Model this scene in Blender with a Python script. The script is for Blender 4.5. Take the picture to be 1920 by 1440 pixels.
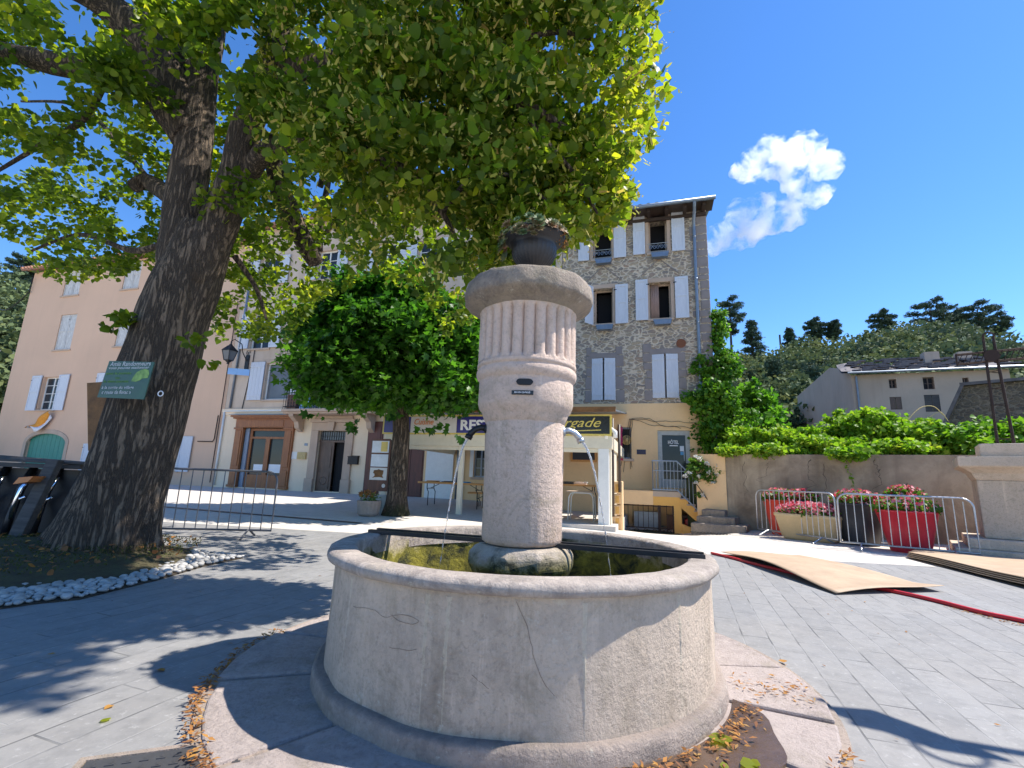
import bpy, bmesh, math, random
import numpy as np
from mathutils import Vector, Matrix, noise
rng = np.random.default_rng(7); random.seed(7)
S = bpy.context.scene
for o in list(bpy.data.objects): bpy.data.objects.remove(o)
COL = S.collection
PI = math.pi
# ------------------------------------------------------------------ camera
FPX, VX, VY, HC = 890.0, 160.0, -4480.0, 1.15      # focal length in px at 1920, zenith vanishing point, eye height
up = np.array([VX, VY, FPX]); up /= np.linalg.norm(up)
fw = np.array([0, 0, 1.0]); Yw = fw - up * (fw @ up); Yw /= np.linalg.norm(Yw)
Xw = np.cross(Yw, up)
if Xw[0] < 0: Xw = -Xw
RW = np.array([Xw, Yw, up])                         # world axes in camera coords (right, down, forward)
cam = bpy.data.cameras.new('camera'); camo = bpy.data.objects.new('camera', cam); COL.objects.link(camo)
cam.sensor_width = 36; cam.lens = FPX / 1920 * 36; cam.clip_end = 2000; cam.clip_start = 0.05
cx_, cy_, cz_ = RW @ np.array([1, 0, 0.]), RW @ np.array([0, -1, 0.]), RW @ np.array([0, 0, -1.])
M = Matrix(((cx_[0], cy_[0], cz_[0], 0), (cx_[1], cy_[1], cz_[1], 0), (cx_[2], cy_[2], cz_[2], HC), (0, 0, 0, 1)))
camo.matrix_world = M
S.camera = camo
# ------------------------------------------------------------------ light
SUN_EL, SUN_AZ = math.radians(56), math.radians(4)   # azimuth measured from +X towards +Y
sd = Vector((math.cos(SUN_EL) * math.cos(SUN_AZ), math.cos(SUN_EL) * math.sin(SUN_AZ), math.sin(SUN_EL)))
sl = bpy.data.lights.new('sun', 'SUN'); sl.energy = 3.2; sl.angle = math.radians(0.5); sl.color = (1, 0.945, 0.86)
so = bpy.data.objects.new('sun', sl); COL.objects.link(so); so.rotation_euler = sd.to_track_quat('Z', 'Y').to_euler()
W = bpy.data.worlds.new('World'); S.world = W; W.use_nodes = True
nt = W.node_tree; nt.nodes.clear()
sk = nt.nodes.new('ShaderNodeTexSky'); sk.sky_type = 'NISHITA'; sk.sun_disc = False
sk.sun_elevation = SUN_EL; sk.sun_rotation = PI / 2 - SUN_AZ
sk.air_density = 1.0; sk.dust_density = 0.1; sk.ozone_density = 5.0; sk.altitude = 400
bg = nt.nodes.new('ShaderNodeBackground'); bg.inputs[1].default_value = 0.098
wo = nt.nodes.new('ShaderNodeOutputWorld')
hs = nt.nodes.new('ShaderNodeHueSaturation'); hs.inputs['Saturation'].default_value = 1.20; hs.inputs['Hue'].default_value = .505
nt.links.new(sk.outputs[0], hs.inputs['Color']); nt.links.new(hs.outputs[0], bg.inputs[0]); nt.links.new(bg.outputs[0], wo.inputs[0])
S.view_settings.view_transform = 'Standard'; S.view_settings.look = 'None'
S.view_settings.exposure = 1.38; S.view_settings.gamma = 1; S.view_settings.use_curve_mapping = False
S.render.engine = 'CYCLES'
S.cycles.max_bounces = 12; S.cycles.diffuse_bounces = 4; S.cycles.transmission_bounces = 8; S.cycles.transparent_max_bounces = 12; S.cycles.volume_bounces = 12
S.cycles.volume_step_rate = 1; S.cycles.use_denoising = True

# ------------------------------------------------------------------ measuring helpers
def ray(x, y): return RW @ np.array([x - 960.0, y - 720.0, FPX])
def PY(x, y, Y):
    d = ray(x, y); t = Y / d[1]; return (t * d[0], Y, HC + t * d[2])
def ss(a, b, x):
    t = min(1, max(0, (x - a) / (b - a))); return t * t * (3 - 2 * t)
def gh(X, Y):
    return 0.32 * ss(7, 18, Y) * ss(4, -2, X) - 0.42 * math.exp(-((X - 4.3) / 1.5) ** 2 - ((Y - 14.6) / 1.9) ** 2)
def G(x, y, z=None):
    d = ray(x, y); zz = 0 if z is None else z
    for _ in range(25):
        t = (zz - HC) / d[2]
        if z is None: zz = 0.5 * zz + 0.5 * gh(t * d[0], t * d[1])
    return (t * d[0], t * d[1], zz)
def proj(p):
    c = RW.T @ (np.array(p) - np.array([0, 0, HC])); return 960 + FPX * c[0] / c[2], 720 + FPX * c[1] / c[2]
class Frame:
    """vertical plane frame: x = along the facade (to the right), y = into the building, z = up"""
    def __init__(s, ox, oy, deg):
        a = math.radians(deg); s.a = a; s.o = np.array([ox, oy]); s.d = np.array([math.cos(a), -math.sin(a)])
        s.n = np.array([math.sin(a), math.cos(a)])
    def w(s, u, v, z): p = s.o + s.d * u + s.n * v; return (p[0], p[1], z)
    def px(s, x, y, off=0.0):      # pixel -> (u, z) on the plane standing `off` in front of the facade
        r = ray(x, y); P0 = s.o - s.n * off
        t = (P0 @ s.n) / (r[:2] @ s.n); P = r * t
        return float((P[:2] - s.o) @ s.d), float(P[2] + HC)
    def rect(s, x0, x1, y0, y1, off=0.0):
        ym, xm = (y0 + y1) / 2, (x0 + x1) / 2
        return s.px(x0, ym, off)[0], s.px(x1, ym, off)[0], s.px(xm, y1, off)[1], s.px(xm, y0, off)[1]
ST = Frame(-7.2, 19.8, 17)        # the street front
WL = Frame(6.25, 13.9, 33)        # the retaining wall
ID = Frame(0, 0, 0)

# ------------------------------------------------------------------ materials
MATS = {}
def nm(n): m = bpy.data.materials.new(n); m.use_nodes = True; return m
class NB:
    def __init__(s, name):
        s.m = nm(name); s.t = s.m.node_tree; s.b = s.t.nodes['Principled BSDF']; s.out = s.t.nodes['Material Output']
    def n(s, k, **kw):
        q = s.t.nodes.new(k)
        for a, b in kw.items(): setattr(q, a, b)
        return q
    def l(s, a, b): s.t.links.new(a, b)
    def co(s, scale=(1, 1, 1), rot=(0, 0, 0)):
        c = s.n('ShaderNodeTexCoord'); mp = s.n('ShaderNodeMapping'); mp.inputs['Scale'].default_value = scale
        mp.inputs['Rotation'].default_value = rot; s.l(c.outputs['Object'], mp.inputs[0]); return mp.outputs[0]
    def noise(s, vec, scale, det=4, rough=.55, dist=0):
        q = s.n('ShaderNodeTexNoise'); q.inputs['Scale'].default_value = scale; q.inputs['Detail'].default_value = det
        q.inputs['Roughness'].default_value = rough; q.inputs['Distortion'].default_value = dist
        if vec is not None: s.l(vec, q.inputs['Vector'])
        return q.outputs['Fac']
    def ramp(s, f, stops):
        r = s.n('ShaderNodeValToRGB'); e = r.color_ramp.elements
        while len(e) < len(stops): e.new(.5)
        for i, (p, c) in enumerate(stops):
            e[i].position = p; e[i].color = (c, c, c, 1) if isinstance(c, (int, float)) else (*c, 1)
        s.l(f, r.inputs[0]); return r.outputs[0]
    def mix(s, f, a, b, mode='MIX'):
        q = s.n('ShaderNodeMix', data_type='RGBA', blend_type=mode)
        for i, v in ((0, f), (6, a), (7, b)):
            if isinstance(v, (int, float)): q.inputs[i].default_value = v
            elif isinstance(v, tuple): q.inputs[i].default_value = (*v, 1)
            else: s.l(v, q.inputs[i])
        return q.outputs[2]
    def math(s, op, a, b=0.0, c=0.0):
        q = s.n('ShaderNodeMath', operation=op)
        for i, v in enumerate((a, b, c)):
            if isinstance(v, (int, float)): q.inputs[i].default_value = v
            else: s.l(v, q.inputs[i])
        return q.outputs[0]
    def bump(s, h, strength=.5, dist=.02, prev=None):
        q = s.n('ShaderNodeBump'); q.inputs['Strength'].default_value = strength; q.inputs['Distance'].default_value = dist
        s.l(h, q.inputs['Height'])
        if prev is not None: s.l(prev, q.inputs['Normal'])
        return q.outputs[0]
    def fin(s, col, rough=.8, nrm=None, metal=0, spec=None):
        if isinstance(col, tuple): s.b.inputs['Base Color'].default_value = (*col, 1)
        else: s.l(col, s.b.inputs['Base Color'])
        if isinstance(rough, (int, float)): s.b.inputs['Roughness'].default_value = rough
        else: s.l(rough, s.b.inputs['Roughness'])
        s.b.inputs['Metallic'].default_value = metal
        if spec is not None: s.b.inputs['Specular IOR Level'].default_value = spec
        if nrm is not None: s.l(nrm, s.b.inputs['Normal'])
        return s.m
def simple(name, c, rough=.6, metal=0, var=.12, sc=6, bump=.15, c2=None, bd=.01, stretch=(1, 1, 1)):
    if name in MATS: return MATS[name]
    b = NB(name); v = b.co(stretch); f = b.noise(v, sc, 6, .6); f2 = b.noise(v, sc * 7, 4, .6)
    lo = tuple(x * (1 - var) for x in c) if c2 is None else c2; hi = tuple(min(1, x * (1 + var)) for x in c)
    col = b.mix(b.ramp(f, [(.3, 0.), (.7, 1.)]), lo, hi)
    col = b.mix(b.ramp(f2, [(.55, 0.), (.75, .35)]), col, tuple(x * .6 for x in c))
    m = b.fin(col, rough, b.bump(f2, bump, bd), metal); MATS[name] = m; return m
def warm(c, k=1.0): return (min(.9, c[0] * (1 + .12 * k)), c[1] * (1 - .01 * k), c[2] * (1 - .10 * k))
def plaster(name, c, dirt, sc=.5, streak=.5, patch=.4, bump=.3):
    c, dirt = warm(c), warm(dirt)
    b = NB(name); v = b.co(); vs = b.co((1.6, 1.6, .12)); big = b.noise(v, sc, 7, .62, .4); st = b.noise(vs, 2.2, 5, .6); fine = b.noise(v, 40, 4, .6)
    col = b.mix(b.ramp(big, [(.38, 0.), (.68, patch)]), c, dirt)
    col = b.mix(b.ramp(st, [(.5, 0.), (.8, streak)]), col, dirt)
    col = b.mix(b.ramp(fine, [(.3, .12), (.6, 0.)]), col, tuple(x * .7 for x in c))
    b3 = b.noise(v, 9, 6, .7)
    col = b.mix(b.ramp(b3, [(.58, 0.), (.66, .3)]), col, dirt)
    hu = b.noise(b.co(), .22, 3, .5); col = b.mix(b.ramp(hu, [(.40, 0.), (.62, .35)]), col, tuple(min(.9, x * 1.12) for x in c))
    m = b.fin(col, .9, b.bump(b.math('ADD', fine, b.math('MULTIPLY', b3, 2.)), bump, .01)); MATS[name] = m; return m
def m_paving(name, c1, c2, c3, rot, bw=.9, bh=.27, mortar=.012):
    k_ = .8
    b = NB(name); v = b.co((1, 1, 1), (0, 0, rot)); wv = b.n('ShaderNodeVectorMath', operation='ADD')
    nz = b.n('ShaderNodeTexNoise'); nz.inputs['Scale'].default_value = 3; b.l(v, nz.inputs['Vector'])
    sc = b.n('ShaderNodeVectorMath', operation='SCALE'); sc.inputs['Scale'].default_value = .012; b.l(nz.outputs['Color'], sc.inputs[0])
    b.l(v, wv.inputs[0]); b.l(sc.outputs[0], wv.inputs[1])
    br = b.n('ShaderNodeTexBrick'); b.l(wv.outputs[0], br.inputs['Vector']); br.offset = .37
    for k, x in (('Scale', 1), ('Mortar Size', mortar), ('Mortar Smooth', .25), ('Bias', 0), ('Brick Width', bw), ('Row Height', bh)): br.inputs[k].default_value = x
    br.inputs['Color1'].default_value = (.35, .35, .35, 1); br.inputs['Color2'].default_value = (.75, .75, .75, 1); br.inputs['Mortar'].default_value = (.5, .5, .5, 1)
    col = b.mix(br.outputs['Color'], c1, c2)
    big = b.noise(v, .9, 6, .65); col = b.mix(b.ramp(big, [(.35, 0.), (.7, .5)]), col, c3)
    mid = b.noise(v, 7, 8, .7); col = b.mix(b.ramp(mid, [(.46, 0.), (.70, .42)]), col, tuple(x * .6 for x in c1))
    wh = b.noise(v, 24, 8, .75); col = b.mix(b.ramp(wh, [(.56, 0.), (.70, .45)]), col, tuple(min(1, x * 1.6) for x in c2))
    bl = b.n('ShaderNodeTexVoronoi'); bl.inputs['Scale'].default_value = 2.2; b.l(v, bl.inputs['Vector'])
    col = b.mix(b.ramp(bl.outputs['Distance'], [(.0, .5), (.05, 0.)]), col, (.06, .05, .045))
    # irregular joint: dark, partly filled with sand
    jn = b.noise(v, 2.5, 3); jc = b.mix(b.ramp(jn, [(.4, 0.), (.6, 1.)]), tuple(x * .42 for x in c1), tuple(x * .95 for x in c2))
    col = b.mix(b.math('MULTIPLY', br.outputs['Fac'], .8), col, jc)
    h = b.math('SUBTRACT', b.math('MULTIPLY', mid, .5), b.math('MULTIPLY', br.outputs['Fac'], 1.))
    n1 = b.bump(h, .6, .006); n2 = b.bump(wh, .4, .004, n1)
    m = b.fin(col, .75, n2); MATS[name] = m; return m
def m_masonry():
    b = NB('rubble_masonry'); v = b.co((1, 1, 1.75)); nz = b.n('ShaderNodeTexNoise'); nz.inputs['Scale'].default_value = 2.5; nz.inputs['Detail'].default_value = 4; b.l(v, nz.inputs['Vector'])
    sc = b.n('ShaderNodeVectorMath', operation='SCALE'); sc.inputs['Scale'].default_value = .42; b.l(nz.outputs['Color'], sc.inputs[0])
    ad = b.n('ShaderNodeVectorMath', operation='ADD'); b.l(v, ad.inputs[0]); b.l(sc.outputs[0], ad.inputs[1])
    vo = b.n('ShaderNodeTexVoronoi', feature='DISTANCE_TO_EDGE'); vo.inputs['Scale'].default_value = 4.4; b.l(ad.outputs[0], vo.inputs['Vector'])
    vc = b.n('ShaderNodeTexVoronoi'); vc.inputs['Scale'].default_value = 4.4; b.l(ad.outputs[0], vc.inputs['Vector'])
    sp = b.n('ShaderNodeSeparateColor'); b.l(vc.outputs['Color'], sp.inputs[0])
    stone = b.ramp(sp.outputs[0], [(0, (.25, .215, .185)), (.3, (.40, .31, .22)), (.55, (.50, .38, .24)), (.8, (.30, .255, .21)), (1, (.44, .29, .19))])
    fine = b.noise(b.co(), 22, 6, .7); stone = b.mix(b.ramp(fine, [(.35, .45), (.65, 0.)]), stone, (.16, .135, .11))
    mort = b.noise(b.co(), 3, 5); mc = b.mix(mort, (.60, .49, .36), (.70, .585, .44))
    thr = b.math('ADD', vo.outputs['Distance'], b.math('MULTIPLY', b.math('SUBTRACT', b.noise(b.co(), 6, 5, .7), .5), .30))
    f = b.ramp(thr, [(.05, 0.), (.15, 1.)])
    col = b.mix(f, mc, stone)
    m = b.fin(col, .9, b.bump(b.math('ADD', f, b.math('MULTIPLY', fine, .5)), .8, .04)); MATS['masonry'] = m; return m
def m_fountain(name, base, dark, warm_, lich=.5, algae=False, crust=0, topdirt=None):
    base, dark, warm_ = warm(base, .62), warm(dark, .62), warm(warm_, .62)
    b = NB(name); v = b.co(); vs = b.co((2.5, 2.5, .35))
    big = b.noise(v, 1.6, 7, .65, .5); mid = b.noise(v, 9, 8, .7); fine = b.noise(v, 44, 8, .72); st = b.noise(vs, 2.3, 6, .65)
    col = b.mix(b.ramp(big, [(.35, 0.), (.7, 1.)]), base, warm_)
    ps = b.noise(b.co((3.2, 3.2, .22)), 2.9, 6, .7); col = b.mix(b.ramp(ps, [(.56, 0.), (.66, .55)]), col, tuple(min(.8, x * 1.45) for x in base))
    col = b.mix(b.ramp(st, [(.52, 0.), (.72, lich)]), col, dark)
    col = b.mix(b.ramp(mid, [(.55, 0.), (.72, .5)]), col, tuple(x * .75 for x in dark))
    col = b.mix(b.ramp(fine, [(.3, .6), (.5, 0.)]), col, tuple(x * .45 for x in base))
    w = b.noise(v, 30, 5, .8); col = b.mix(b.ramp(w, [(.58, 0.), (.7, .4)]), col, tuple(min(1, x * 1.35) for x in base))
    if name == 'column_stone':
        sz = b.n('ShaderNodeSeparateXYZ'); tz = b.n('ShaderNodeTexCoord'); b.l(tz.outputs['Object'], sz.inputs[0]); rn = b.noise(b.co((3, 3, .6)), 2.2, 7, .7); k2 = b.math('ADD', sz.outputs[2], b.math('MULTIPLY', b.math('SUBTRACT', rn, .5), -1.6)); k3 = b.math('ADD', k2, b.math('MULTIPLY', sz.outputs[0], -.55)); col = b.mix(b.ramp(k3, [(.42, .8), (.72, 0.)]), col, (.32, .19, .10))
    if crust:
        cr = b.noise(v, 5.5, 9, .78, .6); col = b.mix(b.ramp(cr, [(.46, 0.), (.60, crust)]), col, (.085, .072, .07)); c3 = b.noise(v, 16, 6, .75); col = b.mix(b.ramp(c3, [(.60, 0.), (.68, .6)]), col, (.60, .56, .46))
    if topdirt:
        sz = b.n('ShaderNodeSeparateXYZ'); tz = b.n('ShaderNodeTexCoord'); b.l(tz.outputs['Object'], sz.inputs[0]); kz = b.math('ADD', sz.outputs[2], b.math('MULTIPLY', b.math('SUBTRACT', mid, .5), .03)); col = b.mix(b.ramp(kz, [(topdirt - .008, 0.), (topdirt + .004, .45)]), col, (.10, .09, .085))
    g2 = b.noise(v, 3.4, 7, .75, .8); col = b.mix(b.ramp(g2, [(.52, 0.), (.70, .55)]), col, (.20, .17, .10)); g4 = b.noise(v, 1.1, 4, .6); col = b.mix(b.ramp(g4, [(.42, 0.), (.62, .35)]), col, tuple(min(.85, x * 1.35) for x in base))
    if algae:
        g = b.noise(v, 6, 7, .7, .6); gc = b.mix(b.ramp(g, [(.38, 0.), (.68, 1.)]), (.016, .020, .005), (.36, .31, .03))
        sx = b.n('ShaderNodeSeparateXYZ'); tc = b.n('ShaderNodeTexCoord'); b.l(tc.outputs['Object'], sx.inputs[0])
        k = b.math('ADD', sx.outputs[2], b.math('MULTIPLY', b.math('SUBTRACT', g, .5), .45))
        col = b.mix(b.ramp(k, [(.58, 1.), (.70, 0.)]), col, gc)
    n1 = b.bump(fine, .9, .016); n2 = b.bump(mid, .5, .02, n1)
    m = b.fin(col, .85, n2); MATS[name] = m; return m
def m_bark():
    b = NB('bark'); v = b.co((1, 1, .13))
    nz = b.n('ShaderNodeTexNoise'); nz.inputs['Scale'].default_value = 6; nz.inputs['Detail'].default_value = 5; b.l(v, nz.inputs['Vector'])
    sc = b.n('ShaderNodeVectorMath', operation='SCALE'); sc.inputs['Scale'].default_value = .16; b.l(nz.outputs['Color'], sc.inputs[0])
    ad = b.n('ShaderNodeVectorMath', operation='ADD'); b.l(v, ad.inputs[0]); b.l(sc.outputs[0], ad.inputs[1])
    r1 = b.noise(ad.outputs[0], 16, 5, .64); r2 = b.noise(b.co((1, 1, .3)), 38, 6, .72); big = b.noise(b.co((1, 1, .5)), 1.4, 5, .6)
    ridge = b.math('SUBTRACT', 1.0, b.math('MULTIPLY', b.math('ABSOLUTE', b.math('SUBTRACT', r1, .5)), 11.0))
    f = b.ramp(ridge, [(.05, 1.), (.80, 0.)])
    col = b.mix(f, (.050, .036, .025), (.235, .170, .115)); col = b.mix(b.ramp(r2, [(.36, .5), (.55, 0.)]), col, (.075, .055, .038))
    col = b.mix(b.ramp(big, [(.45, 0.), (.7, .3)]), col, (.13, .098, .068))
    moss = b.noise(b.co(), 2.2, 7, .7); tc = b.n('ShaderNodeTexCoord'); sx = b.n('ShaderNodeSeparateXYZ'); b.l(tc.outputs['Object'], sx.inputs[0])
    k = b.math('ADD', b.math('MULTIPLY', sx.outputs[2], -.9), moss)
    col = b.mix(b.ramp(k, [(.28, 0.), (.5, .85)]), col, (.045, .05, .012))
    li = b.noise(b.co(), 14, 6, .8); col = b.mix(b.ramp(li, [(.66, 0.), (.72, .6)]), col, (.30, .30, .25))
    h = b.math('ADD', f, b.math('MULTIPLY', r2, .5)); m = b.fin(col, .95, b.bump(h, 1., .07)); MATS['bark'] = m; return m
def m_leaf(name, cols, trans=.45, rough=.45, tmul=(1.5, 1.7, .8)):
    b = NB(name); at = b.n('ShaderNodeAttribute', attribute_name='tint'); st = [(i / (len(cols) - 1), c) for i, c in enumerate(cols)]
    col = b.ramp(at.outputs['Fac'], st); b.l(col, b.b.inputs['Base Color']); b.b.inputs['Roughness'].default_value = rough
    b.b.inputs['Specular IOR Level'].default_value = .25
    tr = b.n('ShaderNodeBsdfTranslucent'); b.l(b.mix(1.0, col, tmul, 'MULTIPLY'), tr.inputs[0])
    mx = b.n('ShaderNodeMixShader'); mx.inputs[0].default_value = trans; b.l(b.b.outputs[0], mx.inputs[1]); b.l(tr.outputs[0], mx.inputs[2])
    b.l(mx.outputs[0], b.out.inputs[0]); MATS[name] = b.m; return b.m
def m_glass(name, c=(.02, .025, .03), rough=.08):
    b = NB(name); f = b.noise(b.co(), 1.5, 2); return MATS.setdefault(name, b.fin(b.mix(f, c, tuple(x * 2 for x in c)), rough, None, 0, .3))
def m_wood(name, c, c2, stretch=(1, 1, .1), sc=18, rough=.5):
    b = NB(name); v = b.co(stretch); f = b.noise(v, sc, 6, .6, .8); g = b.noise(b.co(), 2, 3)
    col = b.mix(b.ramp(f, [(.35, 0.), (.65, 1.)]), c2, c); col = b.mix(b.ramp(g, [(.4, 0.), (.7, .4)]), col, c2)
    m = b.fin(col, rough, b.bump(f, .25, .006)); MATS[name] = m; return m
m_paving('grey_slabs', (.180, .180, .180), (.295, .288, .278), (.26, .24, .215), -math.radians(70), .74, .19, .006)
m_paving('pale_slabs', (.56, .51, .445), (.66, .60, .53), (.50, .45, .39), -math.radians(-17), 1.2, .6, .008)
m_masonry(); m_bark()
m_fountain('basin_stone', (.50, .43, .35), (.27, .225, .165), (.56, .49, .40), .8, crust=.22)
m_fountain('rim_stone', (.42, .385, .35), (.16, .14, .13), (.35, .32, .285), .8, crust=.5)
m_fountain('plinth_stone', (.36, .31, .27), (.17, .15, .13), (.33, .29, .255), .7, crust=.35, topdirt=.108)
m_fountain('trough_stone', (.33, .28, .24), (.15, .135, .12), (.30, .27, .24), .7)
m_fountain('column_stone', (.55, .45, .385), (.38, .28, .20), (.60, .50, .42), .25)
m_fountain('cap_stone', (.24, .21, .18), (.13, .115, .095), (.33, .28, .20), .7, crust=.5)
m_fountain('algae_stone', (.40, .36, .30), (.22, .19, .14), (.34, .31, .25), .5, True)
m_fountain('apron_stone', (.33, .30, .285), (.17, .15, .14), (.40, .355, .34), .6)
m_fountain('pedestal_stone', (.52, .45, .36), (.36, .30, .23), (.55, .49, .41), .35)
m_fountain('mortar', (.52, .47, .37), (.40, .34, .24), (.56, .52, .44), .5)
plaster('pink_render', (.64, .475, .35), (.52, .39, .29), .35, .30, .5)
plaster('pale_render', (.58, .52, .44), (.40, .33, .25), .7, .55, .75)
plaster('cream_render', (.82, .72, .57), (.66, .55, .38), .5, .25, .4)
plaster('ochre_render', (.80, .60, .345), (.56, .41, .25), .5, .25, .45)
plaster('ochre_dark', (.72, .45, .13), (.38, .24, .1), 1.2, .5, .4)
plaster('wall_render', (.43, .375, .28), (.15, .12, .085), 1.1, .8, .95, .6)
plaster('grey_render', (.46, .41, .35), (.31, .27, .22), .25, .6, .7)
plaster('quoin_stone', (.25, .24, .24), (.16, .155, .16), 2, .3, .6)
plaster('lintel_stone', (.50, .42, .34), (.36, .29, .23), 1.5, .4, .6)
simple('shutter_paint', (.60, .62, .66), .55, var=.08, sc=9, bump=.3, stretch=(4, 4, .5))
simple('shutter_worn', (.70, .68, .64), .6, c2=(.36, .33, .29), sc=12, bump=.4, stretch=(4, 4, .4))
simple('white_paint', (.80, .78, .73), .5, var=.05)
simple('cream_paint', (.74, .66, .50), .5, var=.05)
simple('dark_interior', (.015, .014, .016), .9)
simple('curtain', (.45, .30, .24), .9, var=.4, sc=20, stretch=(6, 6, .2))
simple('galvanised', (.42, .44, .47), .38, .85, sc=20)
simple('grey_paint', (.26, .31, .38), .5, sc=10)
simple('door_grey', (.42, .44, .43), .5, sc=10)
simple('dark_metal', (.025, .025, .027), .45, .6)
simple('black_steel', (.035, .037, .045), .35, .7)
simple('dull_steel', (.15, .15, .16), .45, .6)
simple('cast_iron', (.085, .085, .09), .5, .4)
simple('iron_rust', (.055, .035, .028), .75, .4, sc=30, bump=.5)
simple('zinc', (.21, .25, .30), .45, .6, sc=8)
simple('red_plastic', (.55, .03, .045), .38, var=.1, sc=5, bump=.05)
simple('orange_red_plastic', (.60, .06, .035), .4, var=.1, sc=5, bump=.05)
simple('dark_plastic', (.035, .036, .042), .5, var=.2, sc=5, bump=.1)
simple('tan_plastic', (.56, .41, .22), .5, var=.1, sc=5, bump=.1)
simple('hose_red', (.60, .03, .035), .35, var=.1, sc=8, bump=.05)
simple('soil', (.06, .045, .03), .95, sc=20, bump=1)
simple('sign_blue', (.035, .03, .20), .3, var=.2, sc=3, bump=.03)
simple('sign_black', (.014, .014, .015), .25, var=.2, bump=.03)
simple('sign_white', (.70, .66, .62), .4, var=.05)
simple('letter_white', (.85, .84, .84), .5, var=.02)
simple('letter_gold', (.72, .56, .12), .4, var=.1)
simple('letter_orange', (.68, .24, .07), .5, var=.1)
simple('letter_green', (.22, .48, .06), .5, var=.1)
simple('sign_green', (.022, .10, .055), .4, c2=(.016, .065, .06), sc=3)
simple('leaf_print', (.26, .42, .09), .5, c2=(.10, .22, .04), sc=25)
simple('plate_blue', (.30, .50, .78), .35, var=.05)
simple('navy', (.012, .014, .06), .3)
simple('paper_white', (.75, .77, .80), .6); simple('paper_yellow', (.75, .56, .16), .6); simple('paper_blue', (.10, .36, .62), .6)
simple('orange_cloth', (.78, .30, .03), .8, var=.15); simple('white_cloth', (.78, .74, .72), .8)
simple('magenta_cloth', (.45, .03, .10), .8, var=.3, sc=15)
simple('straw', (.58, .42, .18), .8, var=.3, sc=30)
simple('green_paint', (.045, .235, .17), .5, var=.2, sc=5, stretch=(5, 5, .4))
simple('slate', (.17, .15, .145), .8, c2=(.09, .08, .08), sc=3, bump=.6)
simple('clay_tile', (.42, .20, .12), .85, c2=(.28, .15, .10), sc=5, bump=.5)
simple('fibre_sheet', (.13, .20, .21), .7, c2=(.10, .12, .11), sc=4)
simple('pebble', (.46, .44, .41), .6, c2=(.25, .24, .22), sc=5, bump=.1)
simple('urn_metal', (.035, .035, .038), .5, .3, sc=15, bump=.3)
simple('rusty_steel', (.20, .075, .035), .9, sc=20, bump=.5)
simple('weathered_board', (.075, .068, .062), .75, var=.35, sc=10, stretch=(.3, 3, 3), bump=.4)
simple('hardboard', (.44, .315, .205), .7, c2=(.37, .26, .165), sc=3, bump=.1)
simple('rust_plank', (.24, .115, .04), .8, c2=(.12, .06, .025), sc=7, bump=.4)
m_wood('shop_wood', (.40, .15, .045), (.25, .085, .028)); m_wood('old_door', (.17, .10, .065), (.09, .055, .038)); m_wood('red_brown_door', (.16, .045, .028), (.09, .028, .02))
m_wood('table_top', (.78, .38, .12), (.60, .27, .07), (.2, 2, 2)); m_wood('board_brown', (.17, .065, .035), (.10, .04, .022))
m_wood('pallet_wood', (.16, .13, .10), (.08, .065, .055), (.2, 2, 2))
m_wood('beam_wood', (.075, .045, .03), (.035, .024, .02), (.2, 2, 2))
m_glass('pane'); m_glass('pane_grey', (.10, .105, .11), .15)
m_leaf('linden_leaf', [(.045, .085, .012), (.085, .145, .017), (.14, .205, .022), (.27, .31, .030)], .58, .4, (2.3, 2.1, .7))
m_leaf('bract', [(.34, .38, .07), (.50, .46, .11), (.50, .32, .11)], .45, .6, (1.2, 1.2, .7))
m_leaf('maple_leaf', [(.018, .060, .013), (.034, .10, .016), (.055, .15, .018), (.10, .22, .024)], .5, .4, (1.7, 1.9, .8))
m_leaf('wall_leaf', [(.08, .17, .016), (.15, .28, .02), (.24, .38, .03), (.36, .42, .04)], .40, .5)
m_leaf('vine_leaf', [(.04, .12, .012), (.08, .19, .015), (.13, .27, .02), (.20, .32, .03)], .40, .5)
m_leaf('moss_leaf', [(.05, .05, .015), (.085, .10, .02), (.15, .10, .04), (.08, .13, .02)], .2, .9)
m_leaf('shrub_leaf', [(.05, .12, .02), (.10, .20, .03), (.19, .27, .04)], .4)
m_leaf('forest_leaf', [(.050, .075, .045), (.085, .120, .060), (.125, .165, .065), (.18, .205, .07)], .2, .8, (1, 1, 1))  # greyed and blued: distance haze put into the leaf colour
m_leaf('pine_needles', [(.040, .070, .045), (.060, .098, .060), (.085, .125, .070)], .1, .8, (1, 1, 1))
m_leaf('flower', [(.55, .02, .03), (.66, .04, .09), (.76, .20, .26), (.82, .45, .46), (.66, .08, .05)], .3, .6, (1, 1, 1))
m_leaf('white_flower', [(.70, .68, .60), (.82, .80, .75)], .3, .6, (1, 1, 1))
m_leaf('succulent', [(.06, .12, .05), (.14, .20, .09), (.20, .12, .06), (.36, .10, .05)], .1, .5, (1, 1, 1))
m_leaf('dry_leaf', [(.50, .26, .06), (.38, .17, .05), (.22, .10, .05), (.58, .38, .12)], .25, .8, (1, 1, 1))
b = NB('chrome'); b.fin((.8, .8, .84), .12, None, 1.0); MATS['chrome'] = b.m
b = NB('water'); b.b.inputs['Transmission Weight'].default_value = 1.0; b.b.inputs['IOR'].default_value = 1.33
wn = b.noise(b.co(), 9, 3, .5, 1.0); MATS['water'] = b.fin((.80, .86, .72), .03, b.bump(wn, .35, .02))
b = NB('water_stream'); b.b.inputs['Transmission Weight'].default_value = .75; b.b.inputs['IOR'].default_value = 1.33
wn = b.noise(b.co((1, 1, .3)), 60, 4, .6, 1.0); MATS['stream'] = b.fin((.95, .97, 1.), .08, b.bump(wn, .9, .01))
def MT(k): return MATS[k] if isinstance(k, str) else k
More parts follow.
